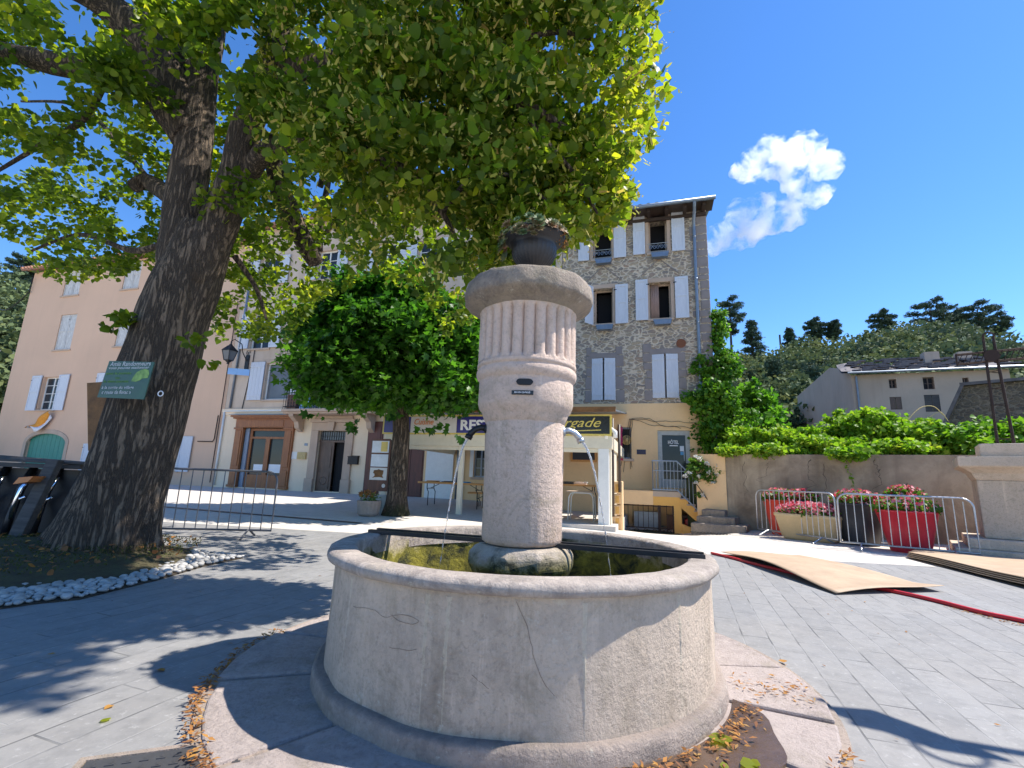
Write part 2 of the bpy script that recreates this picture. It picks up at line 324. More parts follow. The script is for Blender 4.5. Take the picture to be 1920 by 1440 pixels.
# ------------------------------------------------------------------ object helpers
WM = {}
def tag(o, label=None, cat=None, group=None, kind=None):
    if label: o['label'] = label
    if cat: o['category'] = cat
    if group: o['group'] = group
    if kind: o['kind'] = kind
    return o
def thing(name, loc, label, cat, group=None, rz=0.0):
    o = bpy.data.objects.new(name, None); COL.objects.link(o); o.location = loc; o.rotation_euler = (0, 0, rz); o.empty_display_size = .2
    WM[o] = Matrix.Translation(loc) @ Matrix.Rotation(rz, 4, 'Z'); return tag(o, label, cat, group)
def obj(name, mesh, mat, parent=None, smooth=False, angle=None):
    o = bpy.data.objects.new(name, mesh); COL.objects.link(o)
    if mat is not None and not mesh.materials: mesh.materials.append(MT(mat))
    if parent is not None:
        mesh.transform(WM[parent].inverted()); o.parent = parent; WM[o] = WM[parent]
    else: WM[o] = Matrix.Identity(4)
    if smooth: mesh.shade_smooth()
    return o
def rebase(o, loc):      # put a single-mesh thing's origin at its base
    o.data.transform(Matrix.Translation(-Vector(loc))); o.location = loc; WM[o] = Matrix.Translation(loc)
class MB:
    def __init__(s, fr=ID): s.v = []; s.f = []; s.fr = fr
    def add(s, vs, fs, raw=False):
        k = len(s.v); s.v += [tuple(p) if raw else s.fr.w(*p) for p in vs]; s.f += [tuple(i + k for i in f) for f in fs]; return s
    def box(s, x0, x1, y0, y1, z0, z1):
        if x0 > x1: x0, x1 = x1, x0
        if y0 > y1: y0, y1 = y1, y0
        if z0 > z1: z0, z1 = z1, z0
        return s.add([(x0, y0, z0), (x1, y0, z0), (x1, y1, z0), (x0, y1, z0), (x0, y0, z1), (x1, y0, z1), (x1, y1, z1), (x0, y1, z1)],
                     [(0, 3, 2, 1), (4, 5, 6, 7), (0, 1, 5, 4), (1, 2, 6, 5), (2, 3, 7, 6), (3, 0, 4, 7)])
    def hexa(s, pts): return s.add(pts, [(0, 3, 2, 1), (4, 5, 6, 7), (0, 1, 5, 4), (1, 2, 6, 5), (2, 3, 7, 6), (3, 0, 4, 7)])
    def prism(s, poly, y0, y1):      # polygon in (x,z), extruded in y
        n = len(poly); return s.add([(p[0], y0, p[1]) for p in poly] + [(p[0], y1, p[1]) for p in poly],
            [tuple(range(n)), tuple(range(2 * n - 1, n - 1, -1))] + [(i, i + n, (i + 1) % n + n, (i + 1) % n) for i in range(n)])
    def flat(s, poly, z0, z1):       # polygon in (x,y), extruded in z
        n = len(poly); return s.add([(p[0], p[1], z0) for p in poly] + [(p[0], p[1], z1) for p in poly],
            [tuple(range(n - 1, -1, -1)), tuple(range(n, 2 * n))] + [(i, (i + 1) % n, (i + 1) % n + n, i + n) for i in range(n)])
    def tube(s, pts, r, seg=8, raw=False, cap=True):
        P = [Vector(p if raw else s.fr.w(*p)) for p in pts]; n = len(P); rr = r if isinstance(r, (list, tuple)) else [r] * n
        vs = []; fs = []; t0 = (P[1] - P[0]).normalized(); a = t0.orthogonal().normalized()
        for i in range(n):
            t = (P[min(i + 1, n - 1)] - P[max(i - 1, 0)]).normalized(); a = (a - t * a.dot(t)).normalized(); bb = t.cross(a)
            for k in range(seg):
                q = 2 * PI * k / seg; vs.append(tuple(P[i] + (a * math.cos(q) + bb * math.sin(q)) * rr[i]))
        for i in range(n - 1):
            for k in range(seg):
                k2 = (k + 1) % seg; fs.append((i * seg + k, i * seg + k2, (i + 1) * seg + k2, (i + 1) * seg + k))
        if cap: fs.append(tuple(range(seg - 1, -1, -1))); fs.append(tuple((n - 1) * seg + k for k in range(seg)))
        return s.add(vs, fs, raw=True)
    def lathe(s, prof, c, seg=48, rf=None):
        vs = []; n = len(prof)
        for i, (r, z) in enumerate(prof):
            for k in range(seg):
                q = 2 * PI * k / seg; r2 = r if rf is None else rf(r, z, q); vs.append((c[0] + r2 * math.cos(q), c[1] + r2 * math.sin(q), z))
        fs = [(i * seg + k, i * seg + (k + 1) % seg, (i + 1) * seg + (k + 1) % seg, (i + 1) * seg + k) for i in range(n - 1) for k in range(seg)]
        return s.add(vs, fs)
    def ball(s, c, r, seg=10, rings=6):
        pr = [(max(1e-4, r * math.sin(PI * i / rings)), c[2] - r * math.cos(PI * i / rings)) for i in range(rings + 1)]
        return s.lathe(pr, c, seg)
    def mesh(s, name='m'):
        m = bpy.data.meshes.new(name); m.from_pydata(s.v, [], s.f); m.validate(); m.update(); return m
    def build(s, name, mat, parent=None, smooth=False, jitter=0):
        m = s.mesh(name); bm = bmesh.new(); bm.from_mesh(m); bmesh.ops.recalc_face_normals(bm, faces=bm.faces); bm.to_mesh(m); bm.free()
        if jitter:
            for v in m.vertices: v.co += Vector(noise.noise_vector(v.co * 9)) * jitter
        return obj(name, m, mat, parent, smooth)
def bevel(o, w=.01, seg=2):
    md = o.modifiers.new('bevel', 'BEVEL'); md.width = w; md.segments = seg; md.limit_method = 'ANGLE'; return o
def copy_tree(o, parent=None):
    c = o.copy(); COL.objects.link(c); c.parent = parent; WM[c] = WM[o]
    for ch in list(o.children): copy_tree(ch, c)
    return c
def text(fr, body, u0, u1, z0, z1, v, mat, parent, name='lettering', shear=0, ext=.004, bold=0):
    """flat letters standing on the plane y=v of a frame, fitted to a box"""
    cu = bpy.data.curves.new('txt', 'FONT'); cu.body = body; cu.shear = shear; cu.extrude = ext; cu.offset = bold; cu.resolution_u = 3
    t = bpy.data.objects.new('txt', cu); COL.objects.link(t); dg = bpy.context.evaluated_depsgraph_get(); dg.update()
    me = bpy.data.meshes.new_from_object(t.evaluated_get(dg)); bpy.data.objects.remove(t)
    co = np.array([x.co for x in me.vertices]); lo, hi = co.min(0), co.max(0)
    for x in me.vertices:
        a = (x.co.x - lo[0]) / (hi[0] - lo[0]); c = (x.co.y - lo[1]) / (hi[1] - lo[1])
        x.co = fr.w(u0 + (u1 - u0) * a, v - (x.co.z - lo[2]) , z0 + (z1 - z0) * c)
    me.materials.clear(); return obj(name, me, mat, parent)
def smooth(pts, k=6):
    P = [Vector(p) for p in pts]; out = []
    for i in range(len(P) - 1):
        p0, p1, p2, p3 = P[max(0, i - 1)], P[i], P[i + 1], P[min(len(P) - 1, i + 2)]
        for j in range(k):
            t = j / k; out.append(.5 * ((2 * p1) + (p2 - p0) * t + (2 * p0 - 5 * p1 + 4 * p2 - p3) * t * t + (3 * p1 - p0 - 3 * p2 + p3) * t ** 3))
    out.append(P[-1]); return out
# ---- foliage: many small leaf faces as one mesh, tint per face
def leaf_template(kind):
    if kind == 'heart': P = [(0, 0, 0), (.42, .08, .1), (.55, .42, .06), (.3, .78, 0), (0, 1.08, -.08), (-.3, .78, 0), (-.55, .42, .06), (-.42, .08, .1)]; F = [(0, 1, 2, 3, 4), (0, 4, 5, 6, 7)]
    elif kind == 'maple': P = [(0, 0, 0), (.5, .12, .08), (.32, .35, .04), (.62, .72, .02), (.2, .68, 0), (0, 1.1, -.08), (-.2, .68, 0), (-.62, .72, .02), (-.32, .35, .04), (-.5, .12, .08)]; F = [(0, 1, 2, 3, 4, 5), (0, 5, 6, 7, 8, 9)]
    elif kind == 'quad': P = [(-.5, 0, 0), (.5, 0, 0), (.4, 1, .1), (-.4, 1, .1)]; F = [(0, 1, 2, 3)]
    elif kind == 'lance': P = [(0, 0, 0), (.18, .4, .03), (0, 1, -.05), (-.18, .4, .03)]; F = [(0, 1, 2, 3)]
    elif kind == 'bract': P = [(0, 0, 0), (.12, -.3, .02), (.1, -.8, .05), (-.1, -.85, 0), (-.12, -.3, .02), (.3, -.75, .1), (.2, -.95, 0), (.42, -.9, .1)]; F = [(0, 1, 2, 3, 4), (5, 6, 7)]
    elif kind == 'fan':  # tuft of needles
        P = [(0, 0, 0)]; F = []
        for i in range(5):
            a = -1.1 + i * .55; P += [(math.sin(a - .12), math.cos(a - .12), .1), (math.sin(a + .12), math.cos(a + .12), -.1)]; F.append((0, 1 + 2 * i, 2 + 2 * i))
    return np.array(P, float), F
def leaves(name, mat, pos, size, kind='heart', parent=None, droop=.3, tint=None, nrm=None, spread=1.0, stuff=False, r=None):
    r = r or rng; n = len(pos); T, F = leaf_template(kind); k = len(T); size = np.broadcast_to(size, (n,)) if np.ndim(size) else np.full(n, size)
    N = r.normal(size=(n, 3)) * spread + (np.array([0, 0, .9]) if nrm is None else nrm); N /= np.linalg.norm(N, axis=1)[:, None]
    D = r.normal(size=(n, 3)); D[:, 2] -= droop * 2; D -= N * (D * N).sum(1)[:, None]; D /= np.linalg.norm(D, axis=1)[:, None] + 1e-9
    X = np.cross(D, N); sz = size * np.where(r.random(n) < .3, r.uniform(1.05, 1.4, n), r.uniform(.55, 1.05, n))
    V = pos[:, None, :] + sz[:, None, None] * (T[None, :, 0:1] * X[:, None, :] + T[None, :, 1:2] * D[:, None, :] + T[None, :, 2:3] * N[:, None, :])
    V = V.reshape(-1, 3); me = bpy.data.meshes.new(name)
    ls = np.concatenate([np.array(f) for f in F]); lens = np.array([len(f) for f in F])
    loops = (ls[None, :] + (np.arange(n) * k)[:, None]).ravel(); tot = np.tile(lens, n); start = np.concatenate([[0], np.cumsum(tot)[:-1]])
    me.vertices.add(len(V)); me.vertices.foreach_set('co', V.ravel()); me.loops.add(len(loops)); me.loops.foreach_set('vertex_index', loops.astype(np.int32))
    me.polygons.add(len(tot)); me.polygons.foreach_set('loop_start', start.astype(np.int32)); me.update(calc_edges=True)
    t = r.beta(2, 2.5, n) if tint is None else np.clip(tint, 0, 1); at = me.attributes.new('tint', 'FLOAT', 'FACE'); at.data.foreach_set('value', np.repeat(t, len(F)).astype(np.float32))
    o = obj(name, me, mat, parent)
    if stuff: o['kind'] = 'stuff'
    return o
def in_poly(pts, poly):
    x, y = pts[:, 0], pts[:, 1]; ins = np.zeros(len(pts), bool); n = len(poly)
    for i in range(n):
        x1, y1 = poly[i]; x2, y2 = poly[(i + 1) % n]
        c = ((y1 > y) != (y2 > y)) & (x < (x2 - x1) * (y - y1) / ((y2 - y1) if y2 != y1 else 1e-9) + x1); ins ^= c
    return ins
def projn(P):
    c = (P - np.array([0, 0, HC])) @ RW; return np.stack([960 + FPX * c[:, 0] / c[:, 2], 720 + FPX * c[:, 1] / c[:, 2]], 1), c[:, 2]
def ball_pts(n, c, rad, r=None, shell=.0):
    r = r or rng; d = r.normal(size=(n, 3)); d /= np.linalg.norm(d, axis=1)[:, None]; u = r.uniform(shell ** 3, 1, n) ** (1 / 3); return np.array(c) + d * u[:, None] * np.array(rad)
# ================================================================== SETTING
def grid_mesh(xs, ys, hf):
    m = MB(); nx, ny = len(xs), len(ys)
    m.v = [(x, y, hf(x, y)) for y in ys for x in xs]
    m.f = [(j * nx + i, j * nx + i + 1, (j + 1) * nx + i + 1, (j + 1) * nx + i) for j in range(ny - 1) for i in range(nx - 1)]; return m
def edge_line(x): return 8.9 - .14 * x              # where the grey slabs end and the pale ones begin
xs = [-400, -120, -60] + [i * .5 for i in range(-60, 41)] + [40, 120, 400]
ys = [-60, -10] + [i * .5 for i in range(-6, 60)] + [60, 150, 500]
o = grid_mesh(xs, ys, lambda x, y: gh(x, y) - (.0)).build('ground', 'pale_slabs'); tag(o, kind='structure')
m = MB(); ux = [i * .5 for i in range(-50, 25)]; n = len(ux)
for t in np.linspace(0, 1, 14):
    for x in ux:
        y = -2 + t * (edge_line(x) + 2); m.v.append((x, y, gh(x, y) + .005))
m.f = [(j * n + i, j * n + i + 1, (j + 1) * n + i + 1, (j + 1) * n + i) for j in range(13) for i in range(n - 1)]
tag(m.build('pavement', 'grey_slabs'), kind='structure')
# hillside terrain behind the houses
HSK = [(-400, 480), (-100, 500), (0, 515), (60, 530), (200, 600), (900, 700), (1340, 660), (1450, 655), (1530, 648), (1620, 630), (1700, 622), (1800, 618), (1920, 636), (2150, 640), (2600, 640)]
HAZ = [math.degrees(math.atan2(PY(a, b_, 10)[0], 10)) for a, b_ in HSK]; HTOP = [(PY(a, b_, 104 * math.cos(math.radians(z)))[2] - 7.6) for (a, b_), z in zip(HSK, HAZ)]
def hill_h(x, y):
    r = math.hypot(x, y); az = math.degrees(math.atan2(x, y))
    top = np.interp(az, HAZ, HTOP)
    near = 46 if az < 0 else 44
    return 1.2 + (top - 1.2) * ss(near - 6, near + 58, r) + noise.noise(Vector((x * .05, y * .05, 0))) * 2.0 * ss(near, near + 20, r)
m = MB(); R_ = [15, 18, 22, 28, 34, 40, 46, 52, 58, 64, 70, 76, 82, 88, 94, 100, 106, 112, 125, 150]; A_ = list(range(-64, 65, 2))
for r_ in R_:
    for a_ in A_:
        x, y = r_ * math.sin(math.radians(a_)), r_ * math.cos(math.radians(a_)); z = hill_h(x, y)
        if r_ < 40 and a_ < 22: z = -.3
        if r_ < 22: z = -.3
        m.v.append((x, y, z))
n = len(A_); m.f = [(j * n + i, j * n + i + 1, (j + 1) * n + i + 1, (j + 1) * n + i) for j in range(len(R_) - 1) for i in range(n - 1)]
simple('hill_soil', (.045, .06, .03), .95, sc=.5, bump=1); tag(m.build('hillside', 'hill_soil', None, True), kind='structure')
# stone apron round the fountain
FC = (0.10, 3.30)
th = thing('fountain', (FC[0], FC[1], 0), 'round stone fountain with fluted column and wide basin in the middle of the square', 'fountain')
def ringslab(r0, r1, a0, a1, z, seed):
    rr = random.Random(seed); m = MB(); k = max(3, int((a1 - a0) / .12)); P = []
    for i in range(k + 1):
        q = a0 + (a1 - a0) * i / k; P.append((q, r0)); 
    top = [(FC[0] + r0 * math.cos(a0 + (a1 - a0) * i / k), FC[1] + r0 * math.sin(a0 + (a1 - a0) * i / k)) for i in range(k + 1)]
    out = [(FC[0] + (r1 + rr.uniform(-.02, .02)) * math.cos(a0 + (a1 - a0) * i / k), FC[1] + (r1) * math.sin(a0 + (a1 - a0) * i / k)) for i in range(k, -1, -1)]
    return m.flat(top + out, .0, z)
m = MB(); cuts = [0, .42, 1.0, 1.75, 2.35, 2.95, 3.42, 3.95, 4.5, 5.05, 5.5, 5.85, 2 * PI]
for i in range(len(cuts) - 1):
    q = ringslab(1.15, 1.70, cuts[i] + .012, cuts[i + 1] - .012, .030 + .004 * (i % 3), i); k = len(m.v); m.v += q.v; m.f += [tuple(j + k for j in f) for f in q.f]
o = m.build('apron', 'apron_stone', th); bevel(o, .012)
m = MB(); m.lathe([(1.1, .018), (1.735, .018), (1.74, .0)], FC, 96); m.build('apron_bed', 'trough_stone', th)
# ================================================================== FOUNTAIN
def wob(amp, fq):
    return lambda r, z, q: r + amp * noise.noise(Vector((math.cos(q) * fq, math.sin(q) * fq, z * fq * .6)))
def zc_(z): return float(np.interp(z, [.70, .717, 1.562, 1.694, 1.886, 1.964, 2.03, 2.284, 2.449, 2.59, 2.74, 3.06, 3.11], [.735, .751, 1.528, 1.640, 1.812, 1.877, 1.935, 2.164, 2.307, 2.41, 2.52, 2.93, 3.0]))
JQ = sorted([-.9, -1.36, -1.865, -1.955, -2.41, -3.0, -.3, .6, 1.4, 2.2])
def faceted(r, z, q):      # broad, slightly flat panels between the joints
    r += .010 * noise.noise(Vector((math.cos(q) * 5, math.sin(q) * 5, z * 3))); q = (q + PI) % (2 * PI) - PI; k = [a for a in JQ if a <= q]; a = k[-1] if k else JQ[-1] - 2 * PI; b2 = min([x for x in JQ if x > q] or [JQ[0] + 2 * PI])
    h = (b2 - a) / 2; t = (q - a) / (2 * h); return r - .16 * 1.165 * (1 - math.cos(min(h, .35))) * 4 * t * (1 - t)
def fprof(name, prof, mat, seg=180, amp=.006, fq=4, rf=None, smooth=True):
    if prof[-1][1] > 1: m = MB(); m.lathe(prof, FC, seg, rf or wob(amp, fq)); m.v = [(a, b_, zc_(c)) for a, b_, c in m.v]; return m.build(name, mat, th, smooth)
    m = MB(); m.lathe(prof, FC, seg, rf or wob(amp, fq)); o = m.build(name, mat, th, smooth); return o
fprof('plinth', [(1.10, .0), (1.222, .0), (1.220, .04), (1.216, .09), (1.211, .106), (1.203, .114), (1.19, .118), (1.10, .118)], 'plinth_stone', amp=.018, fq=5)
fprof('basin_wall', [(1.168, .11), (1.167, .2), (1.165, .35), (1.164, .5), (1.163, .635), (1.163, .66)], 'basin_stone', 240, rf=faceted)
fprof('rim', [(1.05, .60), (1.14, .655), (1.172, .660), (1.188, .664), (1.200, .674), (1.205, .688), (1.204, .702), (1.198, .714), (1.184, .722), (1.165, .726), (1.12, .728), (1.06, .727), (1.042, .721), (1.035, .705), (1.035, .60)], 'rim_stone', amp=.011, fq=7)
fprof('inner_wall', [(1.037, .66), (1.03, .5), (1.02, .3), (1.01, .1), (.0001, .08)], 'algae_stone', 120, .02, 5)
o = fprof('water', [(1.03, .30), (.0001, .30)], 'water', 96, 0)
for q in (-.9, -1.36, -1.865, -1.955, -2.41, -3.0, -.3, .6, 1.4, 2.2):      # pointed joints between the basin slabs
    m = MB(); rr = random.Random(int(q * 100)); zz = [.12 + i * .0325 for i in range(17)]
    L = [q + rr.uniform(-.004, .004) - rr.uniform(.008, .016) for _ in zz]; Rr = [q + rr.uniform(-.004, .004) + rr.uniform(.008, .016) for _ in zz]
    vs = []
    for i, z in enumerate(zz):
        for a in (L[i], q, Rr[i]):
            d = faceted(1.165, z, a) + (.003 if a == q else -.004); vs.append((FC[0] + d * math.cos(a), FC[1] + d * math.sin(a), z))
    m.add(vs, [(3 * i + k, 3 * i + k + 1, 3 * i + k + 4, 3 * i + k + 3) for i in range(len(zz) - 1) for k in (0, 1)]); m.build('joint', 'mortar', th, True)
def on_basin(px, py, r=1.160):
    d = ray(px, py); o2 = np.array([-FC[0], -FC[1]]); a = d[0] ** 2 + d[1] ** 2; b2 = 2 * (o2 @ d[:2]); c = o2 @ o2 - r * r; t = (-b2 - math.sqrt(b2 * b2 - 4 * a * c)) / (2 * a); return (t * d[0], t * d[1], HC + t * d[2])
for pts in ([(665, 1137), (700, 1142), (722, 1157), (745, 1153), (770, 1156), (785, 1165), (770, 1170), (745, 1163), (735, 1155)], [(730, 1214), (760, 1219), (782, 1217)], [(968, 1128), (985, 1165), (995, 1205), (1003, 1240), (1020, 1280), (1045, 1310)], [(885, 1265), (905, 1283), (925, 1300)], [(880, 1355), (905, 1380)]):
    m = MB(); P = smooth([on_basin(*p) for p in pts], 5); P = [p + Vector(noise.noise_vector(p * 40)) * .004 for p in P]; P = [Vector((FC[0] + (faceted(1.165, p.z, math.atan2(p.y - FC[1], p.x - FC[0])) + .0005) * math.cos(math.atan2(p.y - FC[1], p.x - FC[0])), FC[1] + (faceted(1.165, p.z, math.atan2(p.y - FC[1], p.x - FC[0])) + .0005) * math.sin(math.atan2(p.y - FC[1], p.x - FC[0])), p.z)) for p in P]; m.tube([tuple(p) for p in P], [.0006 + .0014 * abs(noise.noise(p * 30)) for p in P], 4, raw=True); m.build('crack', 'old_door', th)
# column: foot stones, shaft, drum, torus, fluted band, cap
m = MB(); m.lathe([(.0001, .1), (.27, .1), (.26, .45), (.30, .52), (.345, .60), (.335, .67), (.30, .71), (.27, .725), (.0001, .745)], FC, 10, lambda r, z, q: r * (1 + .05 * math.sin(q * 8 + 1)) + .03 * noise.noise(Vector((math.cos(q) * 3, math.sin(q) * 3, z * 6))))
o = m.build('column_foot', 'algae_stone', th); bevel(o, .012)
fprof('shaft', [(.245, .70), (.262, .715), (.266, .74), (.268, 1.14), (.271, 1.40), (.274, 1.545), (.27, 1.56)], 'column_stone', 96, .004, 9)
fprof('collar', [(.27, 1.552), (.278, 1.56), (.292, 1.60), (.300, 1.63), (.318, 1.655), (.328, 1.69), (.331, 1.705), (.331, 1.86), (.328, 1.875), (.333, 1.885), (.346, 1.90), (.353, 1.93), (.352, 1.958), (.343, 1.975), (.340, 1.985), (.349, 1.99), (.349, 2.02), (.34, 2.03), (.33, 2.03)], 'column_stone', 120, .003, 8)
NF = 26
def flute(r, z, q):
    k = abs(math.sin(q * NF / 2)) ** .55; e = min(1, max(0, (z - 2.03) / .03)) * min(1, max(0, (2.44 - z) / .03)); return r - .042 * e * (1 - k) + .004 * (1 - e)
fprof('fluted_band', [(.343, 2.025), (.343, 2.035), (.345, 2.05), (.346, 2.07), (.346, 2.24), (.346, 2.40), (.346, 2.42), (.346, 2.435), (.346, 2.445)], 'column_stone', NF * 16, rf=flute)
fprof('cap', [(.33, 2.44), (.355, 2.445), (.362, 2.462), (.40, 2.485), (.448, 2.53), (.459, 2.545), (.463, 2.56), (.463, 2.60), (.457, 2.66), (.447, 2.71), (.438, 2.728), (.42, 2.738), (.36, 2.742), (.0001, 2.745)], 'cap_stone', 140, .012, 6)
# oval medallion and notice on the drum
def curved_plate(name, ac, w, z0, z1, r, mat, oval=False, dep=.012):
    m = MB(); n = 14; vs = []; fs = []
    for i in range(n + 1):
        t = i / n * 2 - 1; a = ac + t * w / 2 / r; h = (z1 - z0) / 2; zc = (z0 + z1) / 2
        e = h if not oval else h * math.sqrt(max(0.02, 1 - max(0, (abs(t) - .5) / .5) ** 2))
        for rr, zz in ((r, zc - e), (r + dep, zc - e * .9), (r + dep, zc + e * .9), (r, zc + e)): vs.append((FC[0] + rr * math.cos(a), FC[1] + rr * math.sin(a), zz))
    for i in range(n):
        for k in range(3): fs.append((4 * i + k, 4 * i + 4 + k, 4 * i + 5 + k, 4 * i + 1 + k))
    fs += [(0, 1, 2, 3), (4 * n + 3, 4 * n + 2, 4 * n + 1, 4 * n)]; m.add(vs, fs); return m.build(name, mat, th)
an = -PI / 2 - .06
curved_plate('medallion', an, .105, zc_(1.800), zc_(1.848), .332, 'dark_metal', True)
curved_plate('notice', an - .035, .135, zc_(1.730), zc_(1.762), .332, 'sign_black')
fr = Frame(FC[0] + .348 * math.cos(an - .035), FC[1] + .348 * math.sin(an - .035), math.degrees(.095))
text(fr, 'EAU NON CONTROLÉE', -.05, .05, zc_(1.739), zc_(1.753), 0.0, 'letter_white', th, ext=.001, bold=.01)
# spouts and streams
def spout(name, s):
    m = MB(); x = FC[0] + s * .25; y = FC[1] - .05
    m.tube([(x, y, 1.475), (x + s * .05, y, 1.484), (x + s * .09, y, 1.47), (x + s * .12, y, 1.44), (x + s * .132, y, 1.418)], [.024, .022, .021, .022, .020], 14)
    m.tube([(x + s * .126, y, 1.43), (x + s * .138, y, 1.404)], [.027, .025], 14); m.tube([(x, y, 1.475), (x + s * .025, y, 1.478)], [.036, .032], 14)
    return m.build(name, 'galvanised' if s > 0 else 'dark_metal', th, True)
spout('spout', 1); spout('spout', -1)
def stream(s, vx, ztop=1.415, seed=1):
    x0 = FC[0] + s * .384; y0 = FC[1] - .05; rr = random.Random(seed); P = []; R = []
    T = math.sqrt((ztop - .3) * 2 / 9.8); vz = -.2
    for i in range(90):
        t = T * i / 89 * .96; z = ztop + vz * t - 4.9 * t * t
        if z < .30: break
        k = i / 89; P.append((x0 + s * vx * t + .006 * k * noise.noise(Vector((i * .35, seed, 0))), y0 + .006 * k * noise.noise(Vector((i * .35, seed, 5))), z))
        R.append(max(.002, (.0085 - .0045 * k) * (1 + .55 * noise.noise(Vector((i * .6, seed * 3, 2))))))
    m = MB(); cut = int(len(P) * .66)       # towards the basin it pinches into beads
    R = [r_ if i < cut else .0012 + .006 * max(0, math.sin(i * 1.35 + seed)) ** 3 for i, r_ in enumerate(R)]; m.tube(P, R, 8)
    o = m.build('water_jet', 'stream', None, True); return o
a = stream(1, .50, seed=3); tag(a, 'thin jet of water falling from the right spout into the basin', 'water jet', 'water jets of the fountain'); rebase(a, (FC[0] + .7, FC[1] - .05, .3))
a = stream(-1, .36, 1.405, 8); tag(a, 'thin jet of water falling from the dark left spout into the basin', 'water jet', 'water jets of the fountain'); rebase(a, (FC[0] - .6, FC[1] - .05, .3))
# flat iron bars across the basin, in two pairs
dirb = Vector((2.25, -.72, 0)).normalized(); nb = Vector((-dirb.y, dirb.x, 0))
for s, g_ in ((-1, .0), (1, .0)):
    for k in (-1, 1):
        c = Vector((FC[0], FC[1] + .02, .735)) + nb * (.055 * k); a = c + dirb * s * .24; b_ = c + dirb * s * 1.14
        m = MB(); w = nb * .018; h = Vector((0, 0, .014))
        m.add([tuple(p) for p in (a - w - h, b_ - w - h, b_ + w - h, a + w - h, a - w + h, b_ - w + h, b_ + w + h, a + w + h)], [(0, 3, 2, 1), (4, 5, 6, 7), (0, 1, 5, 4), (1, 2, 6, 5), (2, 3, 7, 6), (3, 0, 4, 7)])
        m.build('bar', 'black_steel', th)
# urn with houseleeks
UC = (FC[0] + .03, FC[1] - .02)
u = thing('flower_urn', (UC[0], UC[1], 2.515), 'dark gadrooned metal urn planted with red and green houseleeks on top of the fountain column', 'urn')
def gad(r, z, q): return r * (1 - .035 * (abs(math.sin(q * 15)) ** .6) * (1 if 2.85 < z < 2.98 else 0))
m = MB(); m.lathe([(.075, 2.735), (.078, 2.75), (.05, 2.765), (.034, 2.79), (.036, 2.825), (.060, 2.85), (.105, 2.875), (.145, 2.91), (.168, 2.95), (.166, 2.985), (.165, 3.0), (.188, 3.01), (.222, 3.035), (.228, 3.06), (.215, 3.062), (.19, 3.03), (.0001, 3.03)], UC, 150, gad); m.v = [(a, b_, zc_(c)) for a, b_, c in m.v]
m.build('bowl', 'urn_metal', u, True)
def rosettes(n, seed):
    r = np.random.default_rng(seed); V = []; F = []; T = []
    for i in range(n):
        q = r.uniform(0, 2 * PI); rad = .235 * math.sqrt(r.uniform(.1, 1.15)); zc = 3.06 + .05 * (1 - (rad / .21) ** 2) + r.uniform(-.01, .03)
        x, y = UC[0] + rad * math.cos(q), UC[1] + rad * math.sin(q)
        if r.random() < .75 and math.cos(q) < .15 and math.sin(q) < .5: rad = .245; zc -= r.uniform(.0, .13); x, y = UC[0] + .245 * math.cos(q), UC[1] + .245 * math.sin(q)
        N = Vector((math.cos(q) * rad * 6, math.sin(q) * rad * 6 - .4, .9)).normalized(); A = N.orthogonal().normalized(); B = N.cross(A); s = r.uniform(.022, .05); t0 = r.random()
        for ring, (cnt, el, ln) in enumerate(((9, .25, 1.), (7, .7, .75), (5, 1.1, .5))):
            for k in range(cnt):
                a = 2 * PI * k / cnt + ring * .4; d = A * math.cos(a) + B * math.sin(a); tip = d * math.cos(el) + N * math.sin(el); si = N.cross(d)
                c = Vector((x, y, zc - .125)); b0 = c + d * s * .1; mid = c + tip * s * ln * .6; k0 = len(V)
                V += [tuple(b0), tuple(mid + si * s * .26), tuple(c + tip * s * ln * 1.15), tuple(mid - si * s * .26)]; F.append((k0, k0 + 1, k0 + 2, k0 + 3)); T.append(np.clip(t0 * .55 + .15 * r.random() + .1 * (ring == 0), 0, 1))
    me = bpy.data.meshes.new('houseleeks'); me.from_pydata(V, [], F); at = me.attributes.new('tint', 'FLOAT', 'FACE'); at.data.foreach_set('value', np.array(T, np.float32)); return me
obj('houseleeks', rosettes(170, 4), 'succulent', u)
m = MB(); m.lathe([(.19, 3.03), (.15, 3.08), (.08, 3.10), (.0001, 3.105)], UC, 24, wob(.02, 20)); m.v = [(a, b_, c - .12) for a, b_, c in m.v]; m.build('soil', 'soil', u)
P = ball_pts(900, (UC[0] + .02, UC[1], 2.92), (.235, .235, .07), shell=.6); leaves('dry_stems', 'dry_leaf', P, .022, 'lance', u, nrm=np.array([0, -.3, .2]))
